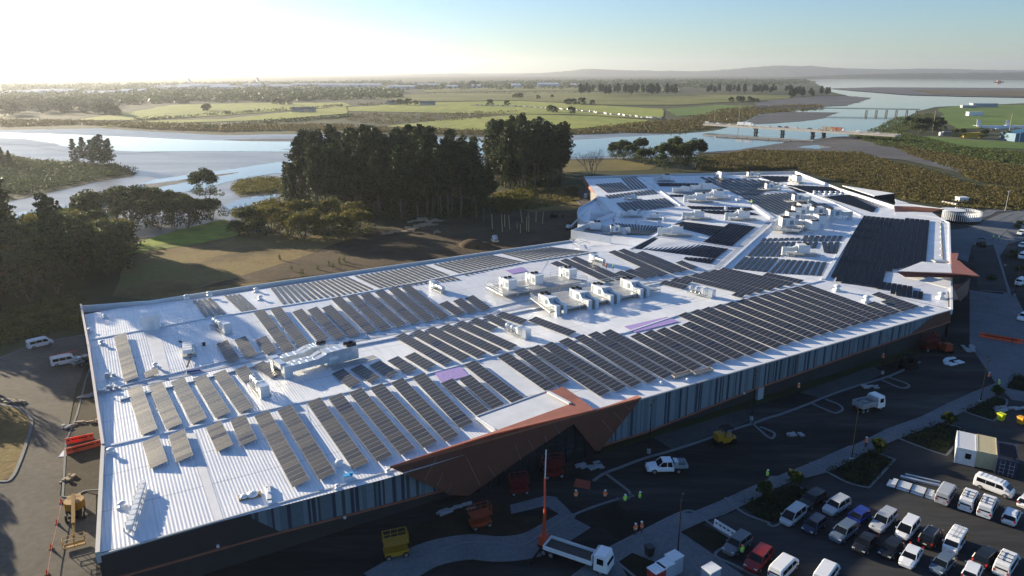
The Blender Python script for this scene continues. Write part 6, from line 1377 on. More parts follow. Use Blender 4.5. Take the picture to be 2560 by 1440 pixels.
ribbon('kerb',[Y3(700,760),Y3(780,705),Y3(900,660),Y3(1060,600),Y3(1200,560),Y3(1300,530),Y3(1500,465),Y3(1720,385),Y3(1850,345),Y3(1958,305),Y4(160,275),Y4(360,200),Y4(450,162),Y4(650,90),Y4(940,0),(2300,905)],.5,.17,KC)
ribbon('kerb',[Y4(370,200),Y4(520,265),Y4(570,262),Y4(595,240),Y4(560,205),Y4(470,172)],.4,.17,KC)
ribbon('kerb',[Y4(-70,330),Y4(60,445),Y4(100,440),Y4(95,410),Y4(0,370)],.4,.17,KC)
ribbon('kerb',[Y4(860,25),Y4(1000,85),Y4(1060,85),Y4(1060,60),Y4(920,10)],.4,.17,KC)
ribbon('kerb',[Y3(780,1262),Y3(1000,1150),Y3(1300,1000),Y3(1400,975),Y3(1460,1010),Y3(1600,1110),Y3(1695,1180),Y3(1690,1210),Y3(1590,1270),Y3(1590,1310),Y3(1700,1360),Y3(1900,1460)],.35,.17,KC)
ribbon('kerb',[Y3(780,1262),Y3(900,1370),Y3(1010,1460)],.35,.17,KC)
ribbon('kerb',[Y3(1650,880),Y3(1780,990),Y3(1958,1060),Y4(60,1075),Y4(130,1075),Y4(300,930),Y4(355,865),Y4(345,845),Y4(270,795)],.35,.17,KC)
for q in ([Y4(360,625),Y4(500,705),Y4(640,775),Y4(765,805),Y4(800,790),Y4(960,615),Y4(950,598),Y4(800,540)],[Y4(885,398),Y4(1040,470),Y4(1300,565),Y4(1360,555),Y4(1465,405),Y4(1380,360),Y4(1290,335)],[Y4(1340,200),Y4(1480,262),Y4(1660,322),Y4(1700,310),Y4(1780,185),Y4(1690,145)]):
    ribbon('kerb',q,.35,.17,KC)
ribbon('kerb',[(165,1105),(157,1243),(175,1246),(215,1228),(248,1226)],.3,.17,KC,sm=False)
ribbon('kerb',[(228,915),(215,950),(192,1040),(165,1105)],.3,.17,KC,sm=False)
ribbon('kerb',[(-60,1010),(0,1013),(48,1022),(75,1043),(78,1070),(52,1150),(28,1198),(0,1205),(-60,1205)],.45,.17,KC)
ribbon('kerb',[(-60,912),(0,898),(72,868),(110,862)],.3,.15,KC); ribbon('kerb',[(130,855),(170,845),(214,838)],.3,.15,KC)
ribbon('kerb',[(1427,485),(1445,478),(1460,477)],.4,.2,KC); ribbon('kerb',[(1427,485),(1440,500),(1452,514)],.4,.2,KC)
ribbon('kerb',[Zr(1140,770),Zr(1200,960),Zr(1280,1190),Zr(1300,1250),Zr(1000,1228)],.35,.17,KC,sm=False); ribbon('kerb',[Zr(920,700),Zr(1150,725),Zr(1300,590),Zr(1440,530)],.35,.17,KC,sm=False)
for a_,b_,w_ in (((1110,548),(1305,450),2.4),((1240,552),(1440,455),2.4)): ribbon('traffic_island',[Zr(*a_),Zr(*b_)],w_,.16,G_CONC)
ribbon('traffic_island',[Zr(985,490),Zr(1060,465),Zr(1140,425),Zr(1310,425)],4,.16,G_CONC)
sheet('driveway',[(1427,486),(1445,479),(1462,478),(1480,515),(1455,516)],.14,G_ROAD,amp=0,seed=71)
BED=gmat('planting_bed',(.010,.012,.008),(.02,.024,.012),scale=.5)
beds=[[Y4(-10,875),Y4(200,795),Y4(270,797),Y4(340,850),Y4(345,868),Y4(290,930),Y4(120,1060),Y4(0,1030),Y3(1770,940)],
 [Y4(490,690),Y4(790,548),Y4(950,603),Y4(955,612),Y4(790,788),Y4(765,797),Y4(640,768),Y4(500,700)],
 [Y4(1020,455),Y4(1290,342),Y4(1458,402),Y4(1350,553),Y4(1300,558),Y4(1040,465)],
 [Y4(1475,257),Y4(1680,153),Y4(1775,187),Y4(1692,308),Y4(1655,313)],
 [Y4(1775,85),Y4(1830,5),Y4(1960,0),Y4(1960,120)],
 [Y3(1330,1125),Y3(1480,1063),Y3(1675,1165),Y3(1590,1260),Y3(1500,1225)],
 [Y3(885,1335),Y3(980,1272),Y3(1160,1345),Y3(1100,1470),Y3(960,1470)]]
bn=['lowest left','one with a light pole and pale rocks','one left of the site cabin','one by the yellow bin','one at the right edge','bare one by the white barriers','bare one beside the black bin']
for i,b_ in enumerate(beds): 
    sheet('planting_bed',b_,.16,BED,seed=80+i,amp=0)
    if i<5: mass('planter_shrubs',[(b_,[150,150,130,80,90][i])],mat('x',(0,0,0)) and leafmat('planter_leaves',(.012,.022,.008),(.03,.05,.014),.2),f'low dark shrubs filling the planting bed, {bn[i]}','shrubs',.55,.28,16,1.6,300+i)
grove([Y4(850,560),Y4(1350,360),Y4(1700,150),Y4(250,800),Y4(30,880)],[broad(s,h=3.2,w=1.2,sz=.3,dens=.5) for s in(91,92)],'young_tree','young tree from the left in the car park planting beds','young tree','young trees in the planting beds',(.9,1.1))
# orange-white barriers
def barrier_parts(m):
    b=MB(); b.loft([[(x,-.22,0),(x,.22,0),(x,.10,.5),(x,.08,1.0),(x,-.08,1.0),(x,-.10,.5)] for x in(-1,-.98,.98,1)])
    h_=MB(); 
    for x in(-.6,0,.6): h_.box(x,0,.55,.28,.27,.16)
    return [('body',b.mesh('barrier',m)),('slot',h_.mesh('slot',BLACK))]
OB=barrier_parts(mat('barrier_orange',(.85,.10,.03),.5)); WB=barrier_parts(mat('barrier_white',(.75,.76,.76),.5))
def barline(a,b,n,parts,where,g,rzv=None):
    A,B=P(*a),P(*b)
    for i in range(n):
        p=A.lerp(B,(i+.5)/n); inst(parts,'water_barrier',f'{ordn(i)} {where}','barrier',(p.x,p.y,.1),aim(A,B),g)
barline(Zh(2175,990),Zh(2440,1035),8,OB,'red water filled barrier from the left in the line across the path','barrier line across the path')
barline(Y1(505,490),Y1(650,460),3,OB,'orange barrier from the left in the upper row by the mall corner','barriers by the mall corner')
barline(Y1(510,560),Y1(700,510),4,OB,'red barrier from the left in the lower row by the mall corner','barriers by the mall corner')
barline(Y3(1600,1100),Y3(1690,1155),3,WB,'white barrier from the left beside the bare planting bed','white barriers')
p=P(*Y1(480,560)); boxt([('board',MB().box(0,0,0,1.6,2.0,.12),WHITE),('bearer',MB().box(0,0,0,1.4,.2,.06),BLACK)],'white_board','white board lying by the orange barriers','board',p,.2)
# boom lift (yellow) at the left
YEL=mat('lift_yellow',(.36,.19,.010),.45,noise=.1); RED=mat('lift_red',(.14,.008,.010),.45); ORL=mat('lift_orange',(.26,.04,.012),.5)
def boom_lift():
    a,b=P(188,1300),P(190,1230); t=thing('boom_lift','yellow boom lift with a low basket beside the left wall','boom lift',tuple(P(190,1290)),aim(a,b)-math.pi)
    MB().box(0,0,.45,2.6,1.6,.4).obj('chassis',BLACK,t)
    m=MB(); m.cyl((-1.0,0,.9),(-1.0,0,1.9),1.25,1.2,16); m.box(-1.9,0,1.0,1.1,1.6,.9); m.obj('turret',YEL,t)
    m=MB(); m.bar((-1.6,0,2.3),(4.8,0,1.6),.42,.5); m.obj('boom',YEL,t); m=MB(); m.bar((4.8,0,1.6),(7.2,0,1.2),.28,.3); m.obj('fly_boom',YEL,t)
    m=MB()
    for z in(.5,1.0,1.55): 
        for (x0,y0),(x1,y1) in(((7.2,-1.2),(8.2,-1.2)),((8.2,-1.2),(8.2,1.2)),((8.2,1.2),(7.2,1.2)),((7.2,1.2),(7.2,-1.2))): m.bar((x0,y0,z),(x1,y1,z),.06)
    for x in(7.2,8.2):
        for y in(-1.2,0,1.2): m.bar((x,y,.4),(x,y,1.55),.06)
    m.box(7.7,0,.35,1.0,2.4,.08); m.obj('basket',YEL,t)
    for x in(-1.1,1.1):
        for s in(-1,1): w_=wheel_parts(x,s*1.05,.5); o_=link('wheel',w_[1],t); link('rim',w_[2][0][1],o_)
boom_lift()
def scissor(px,rz,m,label,h=1.0,s=1.0,raised=0):
    t=thing('scissor_lift',label,'scissor lift',tuple(P(*px)),rz); t.scale=(s,s,s)
    MB().box(0,0,.35,2.6,1.4,.55).obj('chassis',m,t)
    q=MB()
    for k in range(3): q.bar((-1,-.5,.95+k*.25),(1,-.5,1.15+k*.25),.08); q.bar((-1,.5,1.15+k*.25),(1,.5,.95+k*.25),.08)
    q.obj('scissor_arms',m,t); MB().box(0,0,1.75,2.7,1.5,.1).obj('deck',m,t)
    q=MB()
    for z in(2.3,2.85):
        q.bar((-1.3,-.7,z),(1.3,-.7,z),.06).bar((-1.3,.7,z),(1.3,.7,z),.06).bar((-1.3,-.7,z),(-1.3,.7,z),.06).bar((1.3,-.7,z),(1.3,.7,z),.06)
    for x in(-1.3,-.4,.4,1.3):
        for y in(-.7,.7): q.bar((x,y,1.8),(x,y,2.85),.06)
    q.obj('guard_rail',m,t)
    for x in(-.95,.95):
        for y in(-.72,.72): w_=wheel_parts(x,y,.33); o_=link('wheel',w_[1],t); link('rim',w_[2][0][1],o_)
scissor(Y2(1010,1290),R(20),YEL,'yellow scissor lift on the grass below the striped wall',s=1.12)
scissor(Y2(1615,1080),R(25),ORL,'orange scissor lift left of the entrance',s=1.05)
scissor(Y3(410,720),R(12),RED,'larger red scissor lift under the canopy with a white boom behind it',s=1.15)
scissor(Y3(165,840),R(15),RED,'smaller red scissor lift at the left under the canopy',s=1.0)
scissor(Zh(1790,1080),R(15),RED,'dark red lift by the white entrance at the far wall end',s=1.3)
p=P(*Y3(290,640)); boxt([('boom',MB().bar((0,0,1),(-1.0,.5,5.2),.3).bar((-1,.5,5.2),(1.4,0,2.2),.3),WHITE),('counterweight',MB().box(0,0,0,1.2,1,1.1),WHITE)],'white_boom_arm','folded white lifting arm rising behind the red lift','boom',p,.3)
# roller & telehandler & small plant
def machine(px,rz,m,label,name,cat,s=1.0,digger=False):
    t=thing(name,label,cat,tuple(P(*px)),rz); t.scale=(s,)*3
    MB().box(0,0,.5,2.6,1.3,.7).box(-.8,0,1.2,1.0,1.2,.5).obj('body',m,t)
    q=MB(); q.box(.2,0,2.3,1.3,1.3,.08)
    for x in(-.35,.75):
        for y in(-.6,.6): q.bar((x,y,1.2),(x,y,2.3),.07)
    q.obj('cab_frame',BLACK,t)
    if digger:
        MB().bar((1,0,1.1),(2.5,0,2.6),.25).bar((2.5,0,2.6),(3.3,0,.9),.2).box(3.3,0,.4,.5,.8,.5).obj('digging_arm',m,t)
        for s_ in(-1,1): MB().loft([[(x,s_*.75-.2,z),(x,s_*.75+.2,z),(x,s_*.75+.2,.55),(x,s_*.75-.2,.55)] for x,z in((-1.3,.2),(-1.1,0),(1.1,0),(1.3,.2))]).obj('track',BLACK,t)
    else:
        for x in(-1,1): MB().cyl((x,-.7,.45),(x,.7,.45),.45,.45,16).obj('drum' if x>0 else 'rear_drum',BLACK,t)
machine(Y3(1640,490),R(20),YEL,'yellow roller with a black hoop on the site surface','road_roller','roller',1.25)
machine(Zh(1890,1090),R(100),ORL,'orange and black digger beside the far wall end','digger','digger',1.3,True)
machine(Zh(1640,1210),R(200),BLACK,'dark brown digger half lost in the shade by the kerb','digger','digger',1.2,True)
machine(Zh(2165,335),R(80),mat('dark_green',(.02,.04,.03),.5),'dark tractor on the road beyond the right canopy','tractor','tractor',1.2)
machine(Z5(1540,130),R(10),BLACK,'dark digger on the soil near the timber poles','digger','digger',1.1,True)
machine(Zp(20,930),R(60),WHITE,'white truck crane beside the curved annex','mobile_crane','crane',1.2)
p=P(*Zp(30,960)); boxt([('lattice_boom',MB().bar((0,0,2),(7.5,4.5,7.5),.45,.45),WHITE)],'crane_boom','white raised boom leaning over the curved annex','crane boom',p,.1)
# site oddments
def pile(px,n,sx,m,name,label,cat,s=1.0,rz=0,h=.3):
    r=random.Random(int(px[0]*7+px[1])); t=thing(name,label,cat,tuple(P(*px)),rz); q=MB()
    for k in range(n): q.box(r.uniform(-1,1)*sx,r.uniform(-.6,.6)*s,(k%4)*h*.3,r.uniform(.5,1)*sx,r.uniform(.2,.5)*s,h*r.uniform(.5,1),r.uniform(-.3,.3))
    q.obj('stack',m,t); q=MB(); q.box(0,0,0,sx*1.2,.2*s,.1); q.obj('bearer',BLACK,t); return t
WOOD=mat('timber',(.42,.33,.22),.85,noise=.3,nscale=2); GREYM=mat('grey_debris',(.35,.36,.37),.8,noise=.3)
for i,(x,y,s) in enumerate([(465,235,1.6),(520,215,1.4),(600,195,1.6),(650,185,1.8),(330,250,1.2),(700,240,.8),(560,155,2.0),(680,160,1.8)]):
    pile(Z5(x,y),8,1.8*s,WOOD,'timber_stack',f'{ordn(i)} pale timber stack in the cluster below the pine grove','timber stack',s,.1*i,.7)
for i,(a,b) in enumerate([((1092,100),(1098,215)),((1162,100),(1170,235)),((1185,105),(1187,200)),((1214,110),(1222,220)),((1300,65),(1312,170)),((1300,175),(1300,245)),((1345,120),(1343,230)),((1362,120),(1358,235)),((1413,80),(1411,165)),((1465,85),(1457,178)),((1275,160),(1275,215)),((1356,90),(1354,130))]):
    B=P(*Z5(*b)); A0_=ray(*Z5(*a)); t_=B.y/A0_.y; top=Vector((0,0,CH))+A0_*t_; t=thing('timber_pole',f'{ordn(i)} upright timber pole from the left on the soil behind the mall','pole',tuple(B),0,'upright timber poles')
    v=top-B; MB().cyl((0,0,0),tuple(v),.16,.12,8).obj('shaft',mat('pole_timber',(.45,.34,.18),.8),t); MB().cyl((0,0,0),(0,0,.3),.35,.25,8).obj('footing',G_SOIL,t)
m=MB(); m.dome((0,0,0),4.5,14,4,.5); m.dome((4,-1,0),3,12,3,.5); o_=m.obj('soil_heap',G_SOIL,None,True); o_.location=P(*Z5(950,330)); tag(o_,'dark brown soil heap left of the white pickups','soil heap')
for x,y,sx,m_,nm,l,c_,s,rz in [(*Y1(640,150),1.3,GREYM,'debris_pile','silver wrapped debris by the kerb near the left wall','debris',1,.3),(*Y1(520,360),1.2,GREYM,'debris_pile','grey pallet and blocks on the kerb above the barriers','debris',1.2,.8),(*Y1(640,340),1.5,WOOD,'debris_pile','scattered wood and a white hoop beside the left wall','debris',1,.1),(*Y1(495,745),.9,WOOD,'debris_pile','upright pale pallet near the kerb below the barriers','pallet',1,1.4),(*Y1(80,190),2.6,WOOD,'timber_stack','long timber stack on the left road','timber stack',1.4,-.2),(*Y3(680,660),1.6,GREYM,'debris_pile','white bags and debris right of the red lift','debris',1.5,.4),(*Y2(1440,965),2.2,GREYM,'work_table','table of white boards left of the orange lift','table',1,.4),(*Y4(265,430),1.3,GREYM,'crate','pale crate lying alone on the site road','crate',1.3,.3),(*Y4(790,85),1.6,GREYM,'compressor','pale grey machine behind the tipper truck','machine',1.6,.2),(*Y4(1780,240),2.4,GREYM,'debris_pile','boards and bags beside the yellow bin','debris',1.6,.2),(*Zh(1950,1170),2.2,MEMB,'debris_pile','crumpled white sheeting near the far kerb','sheeting',2,.5),(*Zh(2080,1080),2.6,GREYM,'debris_pile','long heap of pale sheeting beyond the far kerb','sheeting',2,1.1)]:
    pile((x,y),9,sx,m_,nm,l,c_,s,rz)
for x,y,c,l in [(*Y4(1730,320),(.55,.60,.02),'yellow lidded bin by the planting bed'),(*Y4(1875,345),(.75,.35,.02),'orange yellow bin at the right edge'),(*Y3(1102,1290),(.02,.02,.022),'black bin standing on the footpath')]:
    boxt([('body',MB().loft([[(-.45*k,-.5*k,z),(.45*k,-.5*k,z),(.45*k,.5*k,z),(-.45*k,.5*k,z)] for z,k in((.1,.8),(1.2,1))]),mat('bin%d'%int(x),c,.5)),('lid',MB().box(0,0,1.2,1.0,1.1,.12),mat('bin%d'%int(x),c,.5))],'wheelie_bin',l,'bin',P(x,y,.12),.4)
p=P(*Y3(620,800)); t=thing('barrier_board','orange sheet barrier leaning left of the curved kerb','barrier',tuple(p),R(-20)); MB().slab([(-1.2,-.4,0),(1.2,-.4,0),(1.1,.5,.9),(-1.1,.5,.9)],(0,.05,-.05)).obj('panel',ORL,t); MB().bar((-1,.8,0),(-1,.8,1.2),.06).bar((1,.8,0),(1,.8,1.2),.06).obj('prop',BLACK,t)
# portable toilets row and long pipe bundle
for i,(x,y) in enumerate([Y3(1150,1440),Y3(1210,1400),Y3(1275,1345)]):
    boxt([('cabin',MB().box(0,0,0,1.7,1.4,2.2),mat('toilet_grey',(.30,.36,.42),.5) if i else mat('toilet_red',(.3,.03,.03),.5)),('roof',MB().box(0,0,2.2,1.8,1.5,.12).box(-.4,0,2.32,.12,1.3,.05).box(0,0,2.32,.12,1.3,.05).box(.4,0,2.32,.12,1.3,.05),WHITE)],'portable_toilet',['nearest portable toilet, red sided with a white roof','middle portable toilet of the row','farthest portable toilet of the row, by the light pole'][i],'portable toilet',P(x,y+22,.1),R(35))
p=P(*Y4(1560,1440)) ; boxt([('cabin',MB().box(0,0,0,1.7,1.4,2.2),mat('toilet_grey',(.30,.36,.42),.5)),('roof',MB().box(0,0,2.2,1.8,1.5,.12),WHITE)],'portable_toilet','lone portable toilet cut by the bottom edge','portable toilet',P(*Y3(1540,1500)),R(35)) 
a,b=P(*Y4(920,775)),P(*Y4(1260,880)); t=thing('pipe_bundle','long strapped bundle of white pipes left of the silver van','pipes',tuple((a+b)/2),aim(a,b)); L_=(b-a).length
q=MB()
for k in range(5):
    for j in range(2): q.cyl((-L_/2+j*.5,-.8+k*.4+j*.15,.2+j*.3),(L_/2-j*.3,-.8+k*.4+j*.15,.2+j*.3),.15,.15,8)
q.obj('pipes',WHITE,t); q=MB()
for x in(-L_*.3,0,L_*.3): q.box(x,0,0,.12,2.2,.72)
q.obj('strap',BLACK,t)
a,b=P(*Y4(1010,735)),P(*Y4(1330,810)); t=thing('girder_bundle','thin dark girders lying behind the white pipe bundle','girders',tuple((a+b)/2),aim(a,b)); MB().box(0,0,0,(b-a).length,.5,.4).box(0,1.2,0,(b-a).length*.8,.3,.3).obj('girders',GALV,t); MB().box(0,.5,0,.2,2.0,.1).obj('bearer',BLACK,t)
# cones and tape along the left road
for i,(x,y) in enumerate([Y1(443,915),Y1(412,1065),Y1(370,1245),Y1(340,1430)]):
    inst([('cone',MB().cyl((0,0,.05),(0,0,.75),.2,.03,12).mesh('cone',OB[0][1].materials[0])),('base',MB().box(0,0,0,.45,.45,.05).mesh('b',BLACK))],'traffic_cone',f'{ordn(i)} traffic cone from the top in the taped line','traffic cone',tuple(P(x,y,.08)),0,'cones of the taped line')
pts_=[P(*q_,.65) for q_ in [Y1(443,915),Y1(412,1065),Y1(370,1245),Y1(340,1430)]]; q=MB()
for a,b in zip(pts_,pts_[1:]): q.bar(a,b,.02,.08)
tag(q.obj('warning_tape',mat('tape',(.8,.3,.25),.5)),'red and white tape strung between the traffic cones','tape')
# ================================================================ BRIDGES, TRAFFIC, AIRFIELD, TOWN
CRE=mat('bridge_concrete',(.52,.48,.42),.8,noise=.15,nscale=.2)
def pt_on(x,y,z): return P(x,y,z)
t=thing('road_bridge','long low pale road bridge carrying traffic over the river','bridge')
A,B=P(1765,309,6),P(2245,337,6); dv=(B-A).normalized(); nb_=Vector((dv.y,-dv.x,0))
q=MB(); q.bar(A+Vector((0,0,-.8)),B+Vector((0,0,-.8)),11,1.4); q.obj('deck',CRE,t)
q=MB(); 
for s in(-5.3,5.3):
    for h in(.35,.9): q.bar(A+nb_*s+Vector((0,0,h)),B+nb_*s+Vector((0,0,h)),.12)
    n_=60
    for k in range(n_+1): p=A.lerp(B,k/n_)+nb_*s; q.bar(p,p+Vector((0,0,.95)),.12)
q.obj('railing',CRE,t)
for x,yb in((1870,337),(1941,341),(2017,346),(2100,341)):
    p=P(x,yb-3,0); s_=(p-A).dot(dv); c=A+dv*s_; c.z=0; q=MB()
    q.bar(c-nb_*4.5+Vector((0,0,4.3)),c+nb_*4.5+Vector((0,0,4.3)),1.4,.9); q.bar(c-nb_*2+Vector((0,0,0)),c-nb_*2+Vector((0,0,4)),1.3); q.bar(c+nb_*2+Vector((0,0,0)),c+nb_*2+Vector((0,0,4)),1.3); q.bar(c-nb_*4,c+nb_*4,1.6,1.0); q.obj('pier',mat('pier_dark',(.10,.10,.09),.9),t)
t=thing('pipe_bridge','low pale pipe crossing on the water before the road bridge','bridge'); A2,B2=P(1792,338,1.2),P(2035,352,1.2); q=MB(); q.bar(A2,B2,3.0,1.0); q.obj('deck',CRE,t)
q=MB()
for k in range(10): p=A2.lerp(B2,k/9); q.bar(p,p-Vector((0,0,1.4)),.5)
q.obj('pile',MC['pier_dark'],t)
t=thing('far_bridge','thin distant bridge on slender piers beyond the road bridge','bridge'); A2,B2=P(1880,268,6.5),P(2300,274,6.5); q=MB(); q.bar(A2,B2,4,.9); q.bar(A2+Vector((0,0,1.2)),B2+Vector((0,0,1.2)),.3); q.obj('deck',mat('far_deck',(.25,.25,.24),.8),t)
for x in(2165,2190,2215,2240,2266,2290): 
    p=P(x,287,0); q=MB(); q.bar(p+Vector((-1.2,0,0)),p+Vector((-.8,0,6.3)),1.0); q.bar(p+Vector((1.2,0,0)),p+Vector((.8,0,6.3)),1.0); q.obj('pier',MC['pier_dark'],t)
# traffic
cl_=['white','silver','black','blue','red','grey','white']
rt=random.Random(12)
for i,(x,kd,cn) in enumerate([(1795,'van','white'),(1805,'hatch','silver'),(1822,'suv','white'),(1855,'hatch','white'),(1875,'sedan','white'),(1950,'suv','white'),(1973,'hatch','blue'),(1988,'hatch','red'),(2013,'suv','white'),(2045,'sedan','grey'),(2075,'sedan','silver'),(2172,'van','white'),(2220,'hatch','white')]):
    s_=(P(x,309+(x-1765)*28/480-4,6)-A).dot(dv); p=A+dv*s_+nb_*rt.choice([2,-2]); p.z=6.02
    inst(car(kd,cn),'car_on_bridge',f'{ordn(i)} car from the left on the road bridge, {cn}','car',tuple(p),aim(A,B)+(math.pi if i%2 else 0),'cars on the road bridge',1.05)
def bigtruck(L,m,two=True):
    o=[]; q=MB(); q.box(L*.25,0,1,L*.45,2.5,3.0); q.box(-L*.25,0,1,L*.45,2.5,3.0); o.append(('cargo_box',q.mesh('cb',m))); o.append(('cab',MB().box(L*.5+1.2,0,.6,2,2.4,2.5).mesh('cab',WHITE)))
    for x in(-L*.4,-L*.1,L*.15,L*.5+1): o.append(('wheel',MB().cyl((x,-1.2,.5),(x,1.2,.5),.5,.5,10).mesh('w',TYRE)))
    return o
for x,L_,m_,l in((1905,18,WHITE,'long white twin box truck on the road bridge'),(2105,10,mat('truck_tan',(.35,.28,.2),.7),'tan tipper truck on the bridge, left of the two'),(2130,10,mat('truck_rust',(.35,.12,.06),.7),'tan truck with a red cab on the bridge, right of the two')):
    s_=(P(x,309+(x-1765)*28/480-6,6)-A).dot(dv); p=A+dv*s_+nb_*2; p.z=6.02; inst(bigtruck(L_,m_),'truck_on_bridge',l,'truck',tuple(p),aim(A,B),'trucks on the bridge',.9)
# queue on the far road
ribbon('road',[(1180,264),(1270,266),(1350,270),(1430,276),(1520,286),(1600,294),(1660,298),(1720,303),(1770,309)],14,.75,G_ROAD)
W=smooth([P(x,y,.8) for x,y in [(1190,264),(1270,266),(1350,270),(1430,276),(1520,286),(1600,294),(1660,298)]],12)
for i in range(44):
    k=i/43*(len(W)-2); a,b=W[int(k)],W[int(k)+1]; p=a.lerp(b,k-int(k)); nn_=Vector((-(b-a).y,(b-a).x,0)).normalized()*rt.uniform(-4,4)
    inst(car(rt.choice(['van','suv','van','hatch']),rt.choice(['white','white','silver','grey'])),'queuing_car',f'{ordn(i)} vehicle from the left in the queue on the far road','car',(p.x+nn_.x,p.y+nn_.y,.9),aim(a,b),'queue on the far road',1.1)
# airfield
t=thing('hangar','blue hangar with a sloping roof at the right edge','hangar',tuple(P(2578,352)),R(8)); q=MB(); q.prism([(-24,-9),(70,-9),(70,8),(-24,8)],0,8,0,[7,20,20,7]); q.obj('shell',mat('hangar_blue',(.03,.13,.22),.5,noise=.1),t)
q=MB()
for k in range(9): q.box(-20+k*9,-9.1,0,.7,.2,7+(k*9+4)/94*13)
q.obj('wall_rib',WHITE,t)
def plane(px,rz,label,s=1.0):
    t=thing('airliner',label,'airplane',tuple(P(*px)),rz); t.scale=(s,)*3; q=MB()
    rings=[[(x,r*math.cos(a*.524),4+dz+r*math.sin(a*.524)) for a in range(12)] for x,r,dz in((-18,.3,1.2),(-15,1.0,.7),(-10,1.7,.2),(0,1.9,0),(10,1.9,0),(14,1.5,-.2),(16.5,.4,-.5))]; q.loft(rings); q.obj('fuselage',WHITE,t,True)
    MB().slab([(-18,0,5),(-13,0,5),(-15.5,0,11.5),(-18.5,0,11.5)],(0,.4,0)).obj('tail_fin',WHITE,t)
    MB().slab([(3,-1,3.2),(-2,-1,3.2),(-7,-16,4),(-5,-16,4)],(0,0,-.3)).slab([(3,1,3.2),(-2,1,3.2),(-7,16,4),(-5,16,4)],(0,0,-.3)).obj('wing',WHITE,t)
    MB().slab([(-15,-.5,5.5),(-18,-.5,5.5),(-19,-6,5.7),(-17.5,-6,5.7)],(0,0,-.2)).slab([(-15,.5,5.5),(-18,.5,5.5),(-19,6,5.7),(-17.5,6,5.7)],(0,0,-.2)).obj('tailplane',WHITE,t)
    for y in(-5,5): MB().cyl((2,y,2.4),(-1.5,y,2.4),.9,.8,12).obj('engine',GALV,t)
    MB().bar((11,0,0),(11,0,2.5),.3).bar((-2,-2,0),(-2,-2,2.5),.4).bar((-2,2,0),(-2,2,2.5),.4).obj('landing_gear',BLACK,t)
plane((2488,329),R(-8),'white airliner nose towards the hangar, tail in the open',1.0)
plane((2556,326),R(-20),'second white airliner mostly behind the hangar',.85)
boxt([('cargo_box',MB().box(0,0,1,15,4,4.2),mat('yellow_trailer',(.75,.42,.01),.5)),('cab',MB().box(9,0,.5,3,3.5,3.5),mat('yellow_trailer',(.75,.42,.01),.5))],'yellow_truck','bright yellow box truck on the road below the airfield','truck',P(2427,346),R(-3))
boxt([('cargo_box',MB().box(0,0,1,9,3,3.2),MC['grey_tarp']),('cab',MB().box(-6,0,.5,2.5,2.6,3),WHITE)],'truck','grey truck with a white cab left of the yellow truck','truck',P(2368,340),R(-3))
ribbon('road',[(2340,343),(2400,347),(2480,352),(2600,358)],9,.4,G_ROAD)
boxt([('walls',MB().box(0,0,0,40,12,6),mat('shed_grey',(.3,.33,.36),.7)),('roof',MB().box(0,0,6,42,13,.6),GALV)],'airfield_shed','long grey shed on the airfield point','shed',P(2458,268),R(-4))
boxt([('walls',MB().box(0,0,0,22,8,4),mat('shed_grey',(.3,.33,.36),.7)),('roof',MB().box(0,0,4,23,9,.5),GALV)],'airfield_hut','small grey hut left of the long airfield shed','shed',P(2420,270),R(-4))
boxt([('walls',MB().box(0,0,0,18,8,5),WHITE),('roof',MB().box(0,0,5,19,9,.5),GALV)],'white_hut','little white hut out on the airfield grass','shed',P(2435,290),R(-4))
boxt([('hull',MB().loft([[(x,-w_,0),(x,w_,0),(x,w_*1.1,3),(x,-w_*1.1,3)] for x,w_ in((-28,6),(0,8),(20,6),(32,1))]),BLACK),('deckhouse',MB().box(0,0,3,22,9,7).box(-5,0,10,3,3,8),mat('barge_red',(.35,.1,.06),.7))],'work_barge','lone barge far out on the bay','boat',P(2497,206),R(5),)
# town roofs
def shed(i,x,y,L_,w_,h_,lab,m_):
    boxt([('walls',MB().box(0,0,0,L_,w_,h_),m_),('roof',MB().prism([(-L_/2,-w_/2),(L_/2,-w_/2),(L_/2,w_/2),(-L_/2,w_/2)],h_,h_+3,0,[h_+.5,h_+.5,h_+5,h_+5]),mat('warehouse_roof',(.42,.44,.46),.5))],'warehouse',lab,'warehouse',P(x,y),rt.uniform(-.1,.1))
for i,(x,y,L_) in enumerate([(60,240,120),(130,238,160),(250,240,120),(330,237,90),(430,222,180),(510,221,260),(560,226,120),(640,218,140),(700,220,120),(760,216,150),(820,219,110),(880,218,160),(930,216,110),(976,225,30),(1010,222,120),(1070,217,130),(1130,221,60),(1190,220,50),(1290,219,50),(1370,217,120),(1440,216,60)]):
    shed(i,x,y,L_*.7,40,rt.uniform(6,11),f'{ordn(i)} pale warehouse from the left on the hazy plain',mat('shed_white',(.6,.62,.64),.7))
for i,(x,y) in enumerate([(980,262),(1062,263),(1077,263),(745,281),(775,280),(55,275),(100,277),(130,275)]):
    boxt([('walls',MB().box(0,0,0,16,9,4),mat('house_cream',(.45,.42,.36),.7)),('roof',MB().prism([(-8.5,-5),(8.5,-5),(8.5,0),(8.5,5),(-8.5,5),(-8.5,0)],4,4.3,0,[4.3,4.3,7.5,4.3,4.3,7.5]),mat('house_roof',(.18,.16,.15),.8))],'farm_building',f'{ordn(i)} small farm building from the left across the river','farm building',P(x,y),rt.uniform(-.3,.3))
